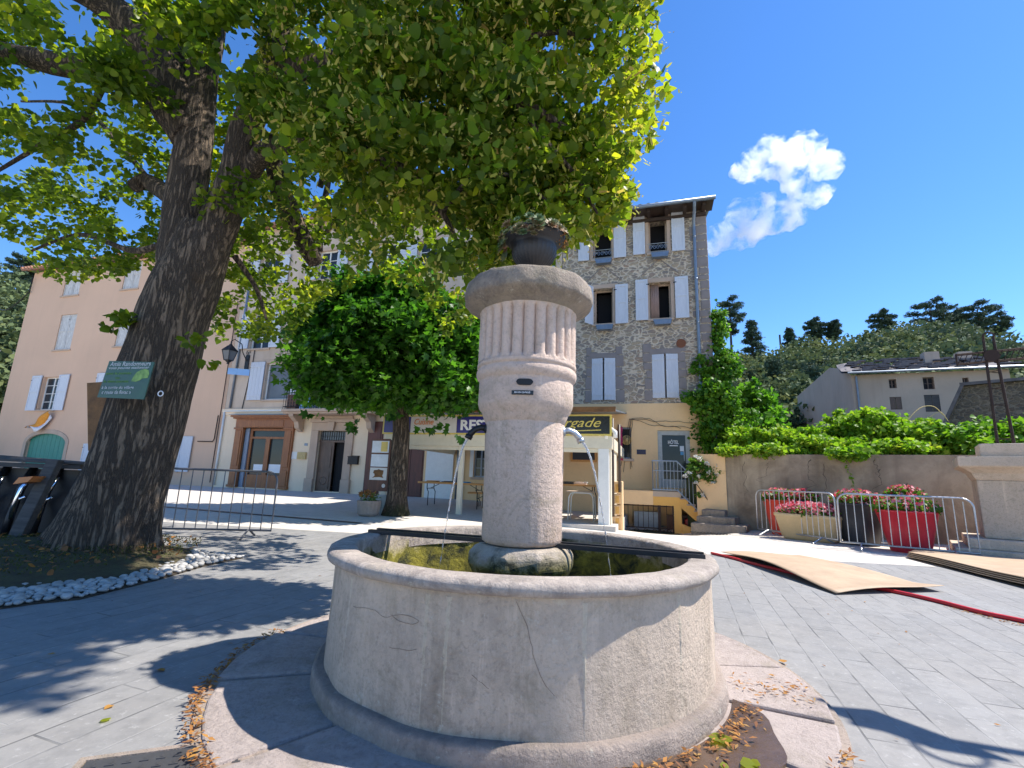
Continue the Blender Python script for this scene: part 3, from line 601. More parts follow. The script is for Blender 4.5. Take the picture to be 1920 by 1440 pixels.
# ================================================================== BUILDINGS
def wall_grid(fr, u0, u1, z0, z1, holes, dep=.25, th_=.3, off=0.0):
    """front wall plane at y=-off with true openings and reveals"""
    us = sorted({u0, u1, *[h[0] for h in holes], *[h[1] for h in holes]}); zs = sorted({z0, z1, *[h[2] for h in holes], *[h[3] for h in holes]})
    m = MB(fr)
    for i in range(len(us) - 1):
        for j in range(len(zs) - 1):
            a, b_, c, d = us[i], us[i + 1], zs[j], zs[j + 1]; uc, zc = (a + b_) / 2, (c + d) / 2
            if any(h[0] < uc < h[1] and h[2] < zc < h[3] for h in holes): continue
            m.add([(a, -off, c), (b_, -off, c), (b_, -off, d), (a, -off, d)], [(0, 1, 2, 3)])
    for a, b_, c, d in [h[:4] for h in holes]:
        y = -off + dep
        m.add([(a, -off, c), (a, y, c), (a, y, d), (a, -off, d)], [(0, 1, 2, 3)]); m.add([(b_, -off, c), (b_, -off, d), (b_, y, d), (b_, y, c)], [(0, 1, 2, 3)])
        m.add([(a, -off, c), (b_, -off, c), (b_, y, c), (a, y, c)], [(0, 1, 2, 3)]); m.add([(a, -off, d), (a, y, d), (b_, y, d), (b_, -off, d)], [(0, 1, 2, 3)])
    return m
def body(fr, u0, u1, z0, z1, depth, m):
    """side, back and top faces"""
    m.add([(u0, 0, z0), (u0, 0, z1), (u0, depth, z1), (u0, depth, z0)], [(0, 1, 2, 3)]); m.add([(u1, 0, z0), (u1, depth, z0), (u1, depth, z1), (u1, 0, z1)], [(0, 1, 2, 3)])
    m.add([(u0, depth, z0), (u0, depth, z1), (u1, depth, z1), (u1, depth, z0)], [(0, 1, 2, 3)]); m.add([(u0, .0, z1), (u1, 0, z1), (u1, depth, z1), (u0, depth, z1)], [(0, 1, 2, 3)]); return m
def shutter(fr, par, u0, u1, z0, z1, y=-.05, mat='shutter_paint', hinge=None, ang=0.0, z_brace=False, label=None):
    """a panelled wooden leaf; ang (deg) swings it out about its hinge side"""
    m = MB(); w = u1 - u0; h = z1 - z0; L = []
    def bx(a, b_, c, d, t0, t1): L.append((a, b_, c, d, t0, t1))
    fw_ = .07
    bx(0, w, 0, h, 0, .022)
    for a, b_, c, d in ((0, fw_, 0, h), (w - fw_, w, 0, h), (fw_, w - fw_, 0, .09), (fw_, w - fw_, h - .09, h), (fw_, w - fw_, h * .52, h * .52 + .07)): bx(a, b_, c, d, .022, .042)
    if z_brace: L = L[:1]; [bx(w * i / 4 + .004, w * (i + 1) / 4 - .004, 0, h, .0222, .032) for i in range(4)]; bx(0.01, w - .01, h * .1, h * .1 + .08, .032, .05); bx(.01, w - .01, h * .86, h * .86 + .08, .032, .05)
    hu = u0 if (hinge or 'l') == 'l' else u1; s = math.radians(ang)
    def T(a, t, z):
        x = a if hu == u0 else a - w
        return (hu + x * math.cos(s) , y - t * math.cos(s) - abs(x) * math.sin(s) , z0 + z)
    for a, b_, c, d, t0, t1 in L:
        k = len(m.v); m.v += [fr.w(*T(*p)) for p in ((a, t1, c), (b_, t1, c), (b_, t0, c), (a, t0, c), (a, t1, d), (b_, t1, d), (b_, t0, d), (a, t0, d))]
        m.f += [tuple(i + k for i in f) for f in ((0, 3, 2, 1), (4, 5, 6, 7), (0, 1, 5, 4), (1, 2, 6, 5), (2, 3, 7, 6), (3, 0, 4, 7))]
    o = m.build('shutter', mat, par)
    for zz in (.12, .86):
        hm = MB(fr); hx = hu; hm.box(hx - .05, hx + .05, y - .048 if ang == 0 else y - .02, y, z0 + h * zz, z0 + h * zz + .03)
    hm.build('hinge', 'dark_metal', o); return o
def window(fr, par, a, b_, c, d, dep=.2, frame='white_paint', bars=(1, 2), open_=False, glass='pane', sill=True, off=0.0, label=None):
    m = MB(fr); y0, y1 = -off + dep - .06, -off + dep; t = .055
    m.box(a, a + t, y0, y1, c, d); m.box(b_ - t, b_, y0, y1, c, d); m.box(a + t, b_ - t, y0, y1, c, c + t); m.box(a + t, b_ - t, y0, y1, d - t, d)
    if not open_:
        for i in range(1, bars[0] + 1):
            x = a + (b_ - a) * i / (bars[0] + 1); m.box(x - .03, x + .03, y0 + .004, y1 - .004, c + t, d - t)
        for j in range(1, bars[1] + 1):
            z = c + (d - c) * j / (bars[1] + 1); m.box(a + t, b_ - t, y0 + .012, y1 - .012, z - .014, z + .014)
    o = m.build('window', frame, par)
    g = MB(fr)
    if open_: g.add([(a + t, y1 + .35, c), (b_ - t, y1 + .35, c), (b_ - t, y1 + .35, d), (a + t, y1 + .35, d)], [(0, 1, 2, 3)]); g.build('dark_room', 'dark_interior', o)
    else:
        g.add([(a + t, y1 - .02, c + t), (b_ - t, y1 - .02, c + t), (b_ - t, y1 - .02, d - t), (a + t, y1 - .02, d - t)], [(0, 1, 2, 3)]); g.build('pane', glass, o)
    if sill:
        s = MB(fr); s.box(a - .08, b_ + .08, -off - .06, -off + dep - .065, c - .09, c - .002); bevel(s.build('sill', 'lintel_stone', o), .008)
    return o
def surround(fr, par, a, b_, c, d, w=.14, mat='lintel_stone', out=.02, name='window_surround', off=0.0, sides=True):
    m = MB(fr); y0 = -off - out; y1 = -off + .05
    if sides: m.box(a - w, a - .002, y0, y1, c, d + .0); m.box(b_ + .002, b_ + w, y0, y1, c, d)
    m.box(a - w * 1.3, b_ + w * 1.3, y0 - .002, y1, d + .002, d + w * 1.3); return bevel(m.build(name, mat, par), .01)
# ---------------- pink house on the left
PK = thing('pink_house', ST.w(-13.5, 0, .28), 'tall salmon pink house with pale shutters and green arched door behind the leaning tree', 'house', rz=-ST.a)
uA = ST.px(44, 600)[0]; uB = ST.px(408, 850)[0]
roofz = ST.px(66, 512)[1]
R = {}
W1 = ST.rect(76, 107, 707, 768)      # first floor window left of the trunk
W1b = ST.rect(196, 222, 703, 758)
W2 = ST.rect(108, 138, 590, 655); W2b = ST.rect(220, 250, 588, 648)
W3 = ST.rect(122, 152, 505, 553); W3b = ST.rect(232, 262, 498, 545)
G1 = ST.rect(44, 118, 812, 900); G2 = ST.rect(152, 186, 832, 888); G3 = ST.rect(318, 337, 820, 882)
zr = lambda r, a=None, b_=None: (r[0], r[1], r[2] if a is None else a, r[3] if b_ is None else b_)
W1b = (W1b[0], W1b[1], W1[2], W1[3]); W3b = (W3b[0], W3b[1], W3[2], W3[3])
G1 = (G1[0], G1[1], .28, G1[3])
m = wall_grid(ST, uA, uB, -.5, roofz, [W1, W1b, W2, W2b, W3, W3b, G1, G2, G3]); body(ST, uA, uB, -.5, roofz, 9, m); m.build('wall', 'pink_render', PK)
for r in (W1, W1b):
    window(ST, PK, *r, dep=.22, frame='white_paint', bars=(1, 3)); w = (r[1] - r[0]) * .58
    shutter(ST, PK, r[0] - w - .04, r[0] - .04, r[2] - .05, r[3] + .08); shutter(ST, PK, r[1] + .04, r[1] + w + .04, r[2] - .05, r[3] + .08)
for r in (W2, W2b, W3, W3b):
    h = (r[0] + r[1]) / 2; window(ST, PK, *r, dep=.22); shutter(ST, PK, r[0] + .01, h - .01, r[2] + .01, r[3] - .01, y=.09, mat='shutter_worn'); shutter(ST, PK, h + .01, r[1] - .01, r[2] + .01, r[3] - .01, y=.09, mat='shutter_worn')
window(ST, PK, *G2, bars=(1, 2)); shutter(ST, PK, G2[0] + .02, (G2[0] + G2[1]) / 2, G2[2], G2[3], y=.0); shutter(ST, PK, (G2[0] + G2[1]) / 2 + .01, G2[1], G2[2], G2[3], y=.0)
window(ST, PK, *G3, bars=(1, 3)); w = .72; shutter(ST, PK, G3[1] + .03, G3[1] + w, G3[2] - .05, G3[3] + .05)
# arched green door
ac, ah = (G1[0] + G1[1]) / 2, G1[3]; hw = (G1[1] - G1[0]) / 2
m = MB(ST); N = 16; zt = ah
def arch(k, rw, rise): q = PI * k / N; return ac - rw * math.cos(q), rise * math.sin(q)
spring = ah - .52
vs = []
for k in range(N + 1):
    x, z = arch(k, hw, .50); x2, z2 = arch(k, hw + .22, .72); vs += [(x, spring + z), (x2, spring + z2)]
for k in range(N):
    m.prism([vs[2 * k], vs[2 * k + 1], vs[2 * k + 3], vs[2 * k + 2]], -.035, .06)
m.box(ac - hw - .22, ac - hw, -.035, .06, .25, spring - .002); m.box(ac + hw, ac + hw + .22, -.035, .06, .25, spring - .002); m.build('door_surround', 'lintel_stone', PK)
m = MB(ST); sp = [(ac - hw, spring)] + [(arch(k, hw, .50)[0], spring + arch(k, hw, .50)[1]) for k in range(1, N)] + [(ac + hw, spring), (ac + hw, ah + .1), (ac - hw, ah + .1)]
m.prism([(ac - hw, spring + .001)] + [(arch(k, hw - .001, .50)[0], spring + arch(k, hw, .50)[1]) for k in range(1, N // 2 + 1)] + [(ac, ah + .002), (ac - hw, ah + .002)], .0, .05)
m.prism([(ac + hw, spring + .001), (ac + hw, ah + .002), (ac, ah + .002)] + [(arch(k, hw - .001, .50)[0], spring + arch(k, hw, .50)[1]) for k in range(N // 2, N)], .0, .05)
m.build('door_head', 'pink_render', PK)
m = MB(ST); nb_ = 9
for i in range(nb_): m.box(G1[0] + .02 + (2 * hw - .04) * i / nb_ + .008, G1[0] + .02 + (2 * hw - .04) * (i + 1) / nb_ - .008, .12, .16, .3, ah)
m.box(G1[0], G1[1], .161, .18, .3, ah); m.build('door', 'green_paint', PK)
m = MB(ST)
zl = roofz
m.hexa([(uA - .35, -.45, zl - .02), (uB + .1, -.45, zl - .02), (uB + .1, 4.6, zl + 1.75), (uA - .35, 4.6, zl + 1.75), (uA - .35, -.45, zl + .1), (uB + .1, -.45, zl + .1), (uB + .1, 4.6, zl + 1.87), (uA - .35, 4.6, zl + 1.87)])
for i in range(60):
    x = uA - .3 + (uB - uA + .3) * i / 60; m.tube([(x, -.5, zl + .1), (x, 4.6, zl + 1.87)], .09, 6)
m.build('roof', 'clay_tile', PK)
m = MB(ST); m.tube([(uB - .12, -.06, .5), (uB - .12, -.06, 9)], .02, 6); zq = ST.px(390, 828)[1]; m.tube([(ST.px(372, 828)[0], -.05, zq), (uB - .35, -.05, zq), (uB - .27, -.05, zq + .12), (uB - .25, -.05, zq + 1.2)], .022, 6); m.build('pipe', 'iron_rust', PK)
# cable strung from its eaves to a pale pole, flag under the window
fz = ST.px(95, 771)[1]
f0 = ST.px(60, 803); f1 = ST.px(103, 770); f2 = ST.px(80, 803)
m = MB(ST); vs = []; n = 9
for i in range(n):
    for j in range(6):
        t, s = i / (n - 1), j / 5; x = f1[0] + (f0[0] - f1[0]) * t + .1 * s; z = f1[1] + (f0[1] - f1[1]) * t - (.75 * s) * math.sin(min(1, t * 1.1 + .12) * PI) ** .6; vs.append((x + .05 * math.sin(t * 9 + s * 3), -.22 - .10 * math.sin(s * 5 + t * 6), z))
fs = [(i * 6 + j, i * 6 + j + 1, (i + 1) * 6 + j + 1, (i + 1) * 6 + j) for i in range(n - 1) for j in range(5)]
fl = thing('flag', ST.w(f1[0], -.2, f0[1]), 'orange and white flag hanging below the first floor window of the pink house', 'flag')
ma = MB(ST); ma.add(vs, [f for q, f in enumerate(fs) if q % 5 < 3]); o1 = ma.build('orange_half', 'orange_cloth', fl, True)
mb = MB(ST); mb.add(vs, [f for q, f in enumerate(fs) if q % 5 >= 3]); mb.build('white_half', 'white_cloth', fl, True)
for o_ in list(fl.children): md = o_.modifiers.new('t', 'SOLIDIFY'); md.thickness = .006
# ---------------- plastered house with shopfront (centre left)
uC = ST.px(408, 850)[0] + .02; uD = ST.px(735, 700)[0]; zc = ST.px(560, 768)[1]
PL = thing('plastered_house', ST.w((uC + uD) / 2, 0, .35), 'tall pale plastered house with carved wooden shopfront, stone doorway and balcony', 'house', rz=-ST.a)
SH = ST.rect(440, 548, 782, 918); DR = ST.rect(594, 646, 808, 922); DR = (DR[0], DR[1], .36, DR[3]); SH = (SH[0], SH[1], .36, SH[3])
WN = ST.rect(497, 546, 680, 749); W5 = [(uC + .9, uC + 2.0, 6.6, 8.3), (uC + 4.2, uC + 5.2, 6.6, 8.3), (uC + 7.2, uC + 8.2, 6.6, 8.3), (uC + .9, uC + 2.0, 9.7, 11.1), (uC + 4.2, uC + 5.2, 9.7, 11.1), (uC + 7.2, uC + 8.2, 9.7, 11.1)]
BW = ST.rect(600, 650, 680, 762); BW = (BW[0], BW[1], zc + .02, BW[3])
m = wall_grid(ST, uC, uD, zc, 12.6, [WN, BW] + W5); body(ST, uC, uD, -.5, 12.6, 9, m); m.build('upper_wall', 'pale_render', PL)
m = wall_grid(ST, uC, uD, -.5, zc, [SH, DR], off=.03); m.build('ground_floor_wall', 'cream_render', PL)
m = MB(ST); m.box(uC, uD, -.12, -.002, zc - .10, zc + .04); m.box(uC, uD, -.08, -.032, zc - .22, zc - .102); m.build('cornice', 'cream_render', PL)
m = MB(ST); m.hexa([(uC - .1, -.5, 12.5), (uD + .1, -.5, 12.5), (uD + .1, 4.6, 14.2), (uC - .1, 4.6, 14.2), (uC - .1, -.5, 12.65), (uD + .1, -.5, 12.65), (uD + .1, 4.6, 14.35), (uC - .1, 4.6, 14.35)]); m.build('roof', 'clay_tile', PL)
window(ST, PL, *WN, dep=.18, bars=(0, 0), glass='pane_grey'); surround(ST, PL, *WN, w=.13)
w = .78; shutter(ST, PL, WN[0] - w - .06, WN[0] - .06, WN[2] - .02, WN[3] + .05, z_brace=True); shutter(ST, PL, WN[1] + .06, WN[1] + w + .06, WN[2] - .02, WN[3] + .05, z_brace=True)
window(ST, PL, *BW, dep=.18, bars=(1, 2), sill=False); shutter(ST, PL, BW[1] + .06, BW[1] + .6, BW[2] + .05, BW[3]); shutter(ST, PL, BW[0] - .6, BW[0] - .06, BW[2] + .05, BW[3])
for r in W5: window(ST, PL, *r, dep=.18, bars=(1, 2)); shutter(ST, PL, r[0] - .6, r[0] - .05, r[2], r[3]); shutter(ST, PL, r[1] + .05, r[1] + .6, r[2], r[3]); surround(ST, PL, *r, w=.12)
m = MB(ST); m.tube([(uC + .12, -.09, .4), (uC + .12, -.09, zc - .1)], .045, 10); m.tube([(uC + .12, -.09, zc - .06), (uC + 7.5, -.13, zc - .02)], .04, 8); m.build('drainpipe', 'white_paint', PL, True)
m = MB(ST); m.tube([(uC + .35, -.06, zc + .1), (uC + .42, -.06, 12.4)], .05, 10); m.build('drainpipe', 'zinc', PL, True)
m = MB(ST); m.tube([(uC + 1.02, -.03, zc + .05), (uC + 1.25, -.03, 6), (uC + 1.28, -.03, 8.4)], .018, 6); m.build('cable', 'dark_metal', PL)
# shopfront
s0, s1, sz0, sz1 = SH; y = -.03
sf = MB(ST)
for a, b_ in ((s0 - .02, s0 + .42), (s1 - .42, s1 + .02)):
    sf.box(a, b_, y - .10, y + .02, sz0, sz1 - .5); sf.box(a + .07, b_ - .07, y - .13, y - .102, sz0 + .9, sz1 - .62); sf.box(a + .07, b_ - .07, y - .13, y - .102, sz0 + .12, sz0 + .78); sf.box(a - .03, b_ + .03, y - .15, y + .02, sz0 + .0, sz0 + .1); sf.box(a - .04, b_ + .04, y - .16, y + .02, sz1 - .56, sz1 - .48)
sf.box(s0 - .02, s1 + .02, y - .12, y + .02, sz1 - .478, sz1 - .1); sf.box(s0 - .12, s1 + .12, y - .22, y + .02, sz1 - .098, sz1 - .03); sf.box(s0 - .2, s1 + .2, y - .3, y + .02, sz1 - .028, sz1 + .05); sf.box(s0 + .5, s1 - .5, y - .14, y - .122, sz1 - .42, sz1 - .16)
SFo = sf.build('shopfront', 'shop_wood', PL); bevel(SFo, .01)
m = MB(ST); m.hexa([(s0 - .24, y - .36, sz1 + .052), (s1 + .24, y - .36, sz1 + .052), (s1 + .24, y, sz1 + .12), (s0 - .24, y, sz1 + .12), (s0 - .24, y - .36, sz1 + .07), (s1 + .24, y - .36, sz1 + .07), (s1 + .24, y, sz1 + .14), (s0 - .24, y, sz1 + .14)]); m.build('hood', 'zinc', SFo)
i0, i1, iz = s0 + .42, s1 - .42, sz1 - .5; m = MB(ST); cc = (i0 + i1) / 2
i0b = i0 + .22
m.box(i0b, i0b + .12, .08, .14, sz0, iz); m.box(i1 - .12, i1, .08, .14, sz0, iz); m.box(i0b + .12, i1 - .12, .08, .14, iz - .1, iz); cc = (i0b + i1) / 2
m.box(i0b + .12, i1 - .12, .08, .14, iz - .45, iz - .36); m.box(cc - .11, cc + .11, .075, .14, sz0, iz - .45)
m.box(i0b + .12, cc - .11, .082, .14, sz0, sz0 + .55); m.box(cc + .11, i1 - .12, .082, .14, sz0, sz0 + .55)
m.build('shop_door', 'shop_wood', PL); m = MB(ST); m.box(i0b + .12, i1 - .12, .15, .16, sz0, iz); m.build('shop_glass', 'pane', PL)
m = MB(ST); m.box(i0, i0b - .01, .02, .10, sz0, iz); m.build('door_jamb', 'grey_paint', PL)
m = MB(ST); m.box(i0b + .35, cc - .14, .142, .149, sz0 + .72, sz0 + 1.0); m.box(cc + .16, i1 - .16, .142, .149, sz0 + .66, sz0 + 1.02); m.build('shop_sticker', 'letter_white', PL)
# stone doorway
d0, d1, dz0, dz1 = DR; m = MB(ST); w = .36
m.box(d0 - w, d0, -.12, .0, dz0 + .5, dz1); m.box(d1, d1 + w, -.12, .0, dz0 + .5, dz1); m.box(d0 - w - .05, d0 + .0, -.17, .0, dz0 - .1, dz0 + .498); m.box(d1, d1 + w + .05, -.17, .0, dz0 - .1, dz0 + .498)
m.box(d0 - w, d1 + w, -.12, .0, dz1 + .002, dz1 + .34); m.box(d0 - w - .05, d1 + w + .05, -.18, .0, dz1 + .342, dz1 + .48); m.box(d0 - w + .1, d1 + w - .1, -.10, .0, dz1 + .482, zc - .3)
m.prism([((d0 + d1) / 2 - .12, dz1 + .0), ((d0 + d1) / 2 + .12, dz1 + .0), ((d0 + d1) / 2 + .17, dz1 + .36), ((d0 + d1) / 2 - .17, dz1 + .36)], -.24, -.122); bevel(m.build('doorway', 'lintel_stone', PL), .012)
dm = (d0 + d1) / 2 + .05; tz = dz1 - .42
m = MB(ST); m.box(d0, dm, .06, .11, dz0, tz - .05); m.box(d0 + .1, dm - .1, .04, .062, dz0 + .1, dz0 + .75); m.box(d0 + .1, dm - .1, .04, .062, dz0 + .95, tz - .2); m.box(d0, d1, .03, .11, tz - .05, tz + .03)
m.lathe([(.13, 0), (.17, 0)], (0, 0), 4) if False else None
dd = m.build('door', 'old_door', PL); m = MB(ST); m.tube([((d0 + dm) / 2 + .16 * math.cos(k * PI / 8), .035, dz0 + .42 + .16 * math.sin(k * PI / 8)) for k in range(17)], .012, 6); m.build('carved_ring', 'old_door', dd)
m = MB(ST); m.box(dm, d1, .22, .24, dz0, tz); m.build('dark_hall', 'dark_interior', PL)
m = MB(ST)
for i in range(3): m.box(d0 + (d1 - d0) * i / 3 + .02, d0 + (d1 - d0) * (i + 1) / 3 - .02, .08, .085, tz + .05, dz1 - .03)
fo = m.build('fanlight', 'pane_grey', PL); m = MB(ST)
for i in range(13): x = d0 + (d1 - d0) * i / 12; m.box(x - .012, x + .012, .06, .075, tz + .03, dz1)
m.box(d0, d1, .058, .073, tz + .2, tz + .22); m.build('grille', 'dark_metal', fo)
def wallbox(name, x0, x1, y0, y1, mat, label, cat, out=.12, off=.03, lid=None, fr=ST):
    a, b_, c, d = fr.rect(x0, x1, y0, y1, off); m = MB(fr); m.box(a, b_, -off - out, -off, c, d)
    if lid: m.hexa([(a - .015, -off - out - .02, d), (b_ + .015, -off - out - .02, d), (b_ + .015, -off, d + .0), (a - .015, -off, d), (a - .015, -off - out - .02, d + .02), (b_ + .015, -off - out - .02, d + .02), (b_ + .015, -off, d + .06), (a - .015, -off, d + .06)]); m.box((a + b_) / 2 - .05, (a + b_) / 2 + .05, -off - out - .006, -off - out, (c + d) / 2 - .02, (c + d) / 2 + .01)
    o = m.build(name, mat); rebase(o, fr.w((a + b_) / 2, -off, c)); bevel(o, .006); return tag(o, label, cat)
wallbox('mailbox', 655, 673, 857, 871, 'dark_metal', 'dark metal mailbox on the cream wall right of the stone doorway', 'mailbox', lid=True)
wallbox('name_plate', 546, 558, 847, 861, 'white_paint', 'cream name plate on the wall beside the shopfront', 'plate', .02)
wallbox('notice_box', 559, 575, 848, 861, 'straw', 'tan letter box on the wall left of the stone doorway', 'letter box', .08)
wallbox('house_number', 571, 577, 831, 836, 'zinc', 'small grey house number plate above the tan letter box', 'plate', .015)
# balcony
b0 = ST.px(531, 765, .75)[0]; b1 = ST.px(705, 765, .75)[0]; bz = ST.px(600, 766, .8)[1]
m = MB(ST); m.box(b0, b1, -.86, -.13, bz - .12, bz); m.box(b0 + .04, b1 - .04, -.8, -.13, bz - .2, bz - .122); BAL = m.build('balcony', 'lintel_stone', PL); bevel(BAL, .015)
for x in (b0 + .35, b1 - .6):
    m = MB(ST); pr = [(-.02, bz - .202), (-.7, bz - .202), (-.68, bz - .3), (-.5, bz - .42), (-.34, bz - .5), (-.26, bz - .75), (-.02, bz - .9)]
    n = len(pr); m.add([(x, p[0] - .1, p[1]) for p in pr] + [(x + .22, p[0] - .1, p[1]) for p in pr], [tuple(range(n)), tuple(range(2 * n - 1, n - 1, -1))] + [(i, i + n, (i + 1) % n + n, (i + 1) % n) for i in range(n)]); m.build('bracket', 'lintel_stone', BAL)
m = MB(ST); m.tube([(b0 + .04, -.14, bz + .92), (b0 + .04, -.82, bz + .92), (b1 - .04, -.82, bz + .92), (b1 - .04, -.14, bz + .92)], .018, 6); m.tube([(b0 + .04, -.14, bz + .1), (b0 + .04, -.82, bz + .1), (b1 - .04, -.82, bz + .1), (b1 - .04, -.14, bz + .1)], .014, 6)
k = int((b1 - b0) / .13)
for i in range(k + 1): x = b0 + .04 + (b1 - b0 - .08) * i / k; m.tube([(x, -.82, bz), (x, -.82, bz + .92)], .009, 5)
for yy in (-.7, -.56, -.42, -.28): m.tube([(b0 + .04, yy, bz), (b0 + .04, yy, bz + .92)], .009, 5)
m.build('railing', 'dark_metal', BAL)
bx_ = thing('crate', ST.w(b0 + .4, -.5, bz), 'dark wooden crate with drilled holes standing on the left end of the balcony', 'crate'); m = MB(ST); m.box(b0 + .14, b0 + .62, -.74, -.3, bz + .01, bz + .62); m.build('box', 'board_brown', bx_)
m = MB(ST)
for i in range(4):
    for j in range(3): m.box(b0 + .2 + j * .14, b0 + .25 + j * .14, -.745, -.741, bz + .1 + i * .13, bz + .15 + i * .13)
m.build('holes', 'dark_interior', bx_)
pn = MB(ST); pn.hexa([(b0 + .75, -.7, bz + .01), (b0 + 1.25, -.7, bz + .01), (b0 + 1.25, -.66, bz + .01), (b0 + .75, -.66, bz + .01), (b0 + .75, -.62, bz + .66), (b0 + 1.25, -.62, bz + .66), (b0 + 1.25, -.58, bz + .66), (b0 + .75, -.58, bz + .66)])
o = pn.build('panel', 'plate_blue'); rebase(o, ST.w(b0 + 1, -.6, bz)); tag(o, 'pale blue panel leaning against the balcony railing beside the crate', 'panel')
# ---------------- cream house behind the restaurant terrace
uE = ST.px(1052, 600)[0]
zst = ST.px(1180, 757)[1]
CR = thing('cream_house', ST.w((uD + uE) / 2, 0, .2), 'pale house with white shutters rising behind the restaurant terrace and young tree', 'house', rz=-ST.a)
RD = ST.rect(742, 800, 800, 935); RW_ = ST.rect(889, 915, 826, 895)
CW = [(uD + .8, uD + 1.8, 6.6, 8.3), (uD + 3.8, uD + 4.8, 6.6, 8.3), (uD + .8, uD + 1.8, 9.6, 11.0), (uD + 3.8, uD + 4.8, 9.6, 11.0), (uD + 2.3, uD + 3.3, 4.2, 5.6)]
RD = (uD + .55, uD + 1.75, .2, 2.75); 
m = wall_grid(ST, uD, uE, zst, 12.2, CW); body(ST, uD, uE, -.5, 12.2, 9, m); m.build('upper_wall', 'pale_render', CR)
m = wall_grid(ST, uD, uE, -.5, zst, [RD, RW_], off=.03); m.build('ground_floor_wall', 'ochre_render', CR)
for r in CW: window(ST, CR, *r, dep=.18, bars=(1, 2)); shutter(ST, CR, r[0] - .6, r[0] - .05, r[2], r[3]); shutter(ST, CR, r[1] + .05, r[1] + .6, r[2], r[3]); surround(ST, CR, *r, w=.12)
window(ST, CR, *RW_, dep=.14, bars=(1, 3), frame='grey_paint', off=.03); surround(ST, CR, *RW_, w=.15, off=.03, mat='white_paint')
m = MB(ST); m.box(RD[0], (RD[0] + RD[1]) / 2 - .01, .0, .05, RD[2], RD[3]); m.box((RD[0] + RD[1]) / 2 + .01, RD[1], .0, .05, RD[2], RD[3])
for a in (RD[0] + .1, (RD[0] + RD[1]) / 2 + .1): m.box(a, a + .42, -.02, -.001, .35, 1.1); m.box(a, a + .42, -.02, -.001, 1.25, 2.6)
m.build('door', 'red_brown_door', CR)
m = MB(ST); m.box(RD[1] + .12, RD[1] + 1.25, -.09, -.032, .2, 2.75); bevel(m.build('white_panel', 'white_paint', CR), .01)
m = MB(ST)
for dx in (1.42, 1.52, 1.62): m.tube([(RD[1] + dx, -.1, .2), (RD[1] + dx + .02, -.1, 3.2)], .035, 8)
m.build('pipes', 'zinc', CR, True)
m = MB(ST); m.hexa([(uD - .1, -.5, 12.1), (uE + .1, -.5, 12.1), (uE + .1, 4.6, 13.8), (uD - .1, 4.6, 13.8), (uD - .1, -.5, 12.25), (uE + .1, -.5, 12.25), (uE + .1, 4.6, 13.95), (uD - .1, 4.6, 13.95)]); m.build('roof', 'clay_tile', CR)
q = ST.rect(1044, 1068, 462, 501); shutter(ST, CR, uE - .75, uE - .25, q[2], q[3] + .05); 
# shop side panel (red brown)
q = ST.rect(688, 716, 800, 925); m = MB(ST); m.box(q[0], q[1], -.10, -.032, .36, q[3] + .2); m.box(q[0] + .08, q[1] - .08, -.12, -.101, 1.2, q[3]); m.box(q[0] + .08, q[1] - .08, -.12, -.101, .5, 1.1); bevel(m.build('side_door', 'red_brown_door', PL), .008)
# ---------------- stone house / hotel
uF = ST.px(1331, 560)[0]; uG = uE + .02
zE = ST.px(1290, 376, .76)[1] - .12
SHo = thing('stone_house', ST.w((uG + uF) / 2, 0, 0), 'four storey rubble stone house with pale blue shutters and ochre ground floor beside the ivy', 'house', rz=-ST.a)
wA = ST.rect(1112, 1147, 425, 485); wB = ST.rect(1216, 1250, 396, 473); wC = ST.rect(1114, 1149, 541, 607); wD = ST.rect(1218, 1258, 529, 597)
wE_ = ST.rect(1109.5, 1154, 672, 750); wF = ST.rect(1223, 1272, 664, 746)
gG = ST.rect(1160, 1184, 801, 860); gD = ST.rect(1234, 1295, 807, 915)
m = wall_grid(ST, uG, uF, zst, zE + .05, [wA, wB, wC, wD, wE_, wF], dep=.32); body(ST, uG, uF, -.8, zE + .05, 8, m); m.build('wall', 'masonry', SHo)
zg = -.5; CG = ST.rect(1172, 1262, 925, 985)
m = wall_grid(ST, uG, uF, zg - .3, zst, [gG, gD], dep=.2, off=.04); m.add([(uG, -.04, zst), (uF, -.04, zst), (uF, 0, zst), (uG, 0, zst)], [(0, 1, 2, 3)]); m.add([(uF, -.04, zg), (uF, 0, zg), (uF, 0, zst), (uF, -.04, zst)], [(0, 1, 2, 3)]); m.build('ground_floor_wall', 'ochre_render', SHo)
for r in (wA, wB, wC, wD): window(ST, SHo, *r, dep=.3, open_=True, frame='lintel_stone'); surround(ST, SHo, *r, w=.13, sides=True, out=.015)
for r, x in ((wA, ((1085, 1105), (1151, 1174))), (wB, ((1187, 1209), (1259, 1283))), (wD, ((1192, 1215), (1266, 1291)))):
    for i, (a, b_) in enumerate(x):
        q = ST.px(a, 480)[0], ST.px(b_, 480)[0]; zm = (r[2] + r[3]) / 2; px0 = [ST.px(a, proj(ST.w(q[0], 0, zm))[1])[0], ST.px(b_, proj(ST.w(q[1], 0, zm))[1])[0]]
        o = shutter(ST, SHo, px0[0], px0[1], r[2] - .05, r[3] + .12, y=-.05, hinge='r' if i == 0 else 'l')
q0 = wC[1] + .1; shutter(ST, SHo, q0, q0 + .45, wC[2] - .05, wC[3] + .08); shutter(ST, SHo, wC[0] - .47, wC[0] - .02, wC[2] - .05, wC[3] + .08, hinge='r', ang=55)
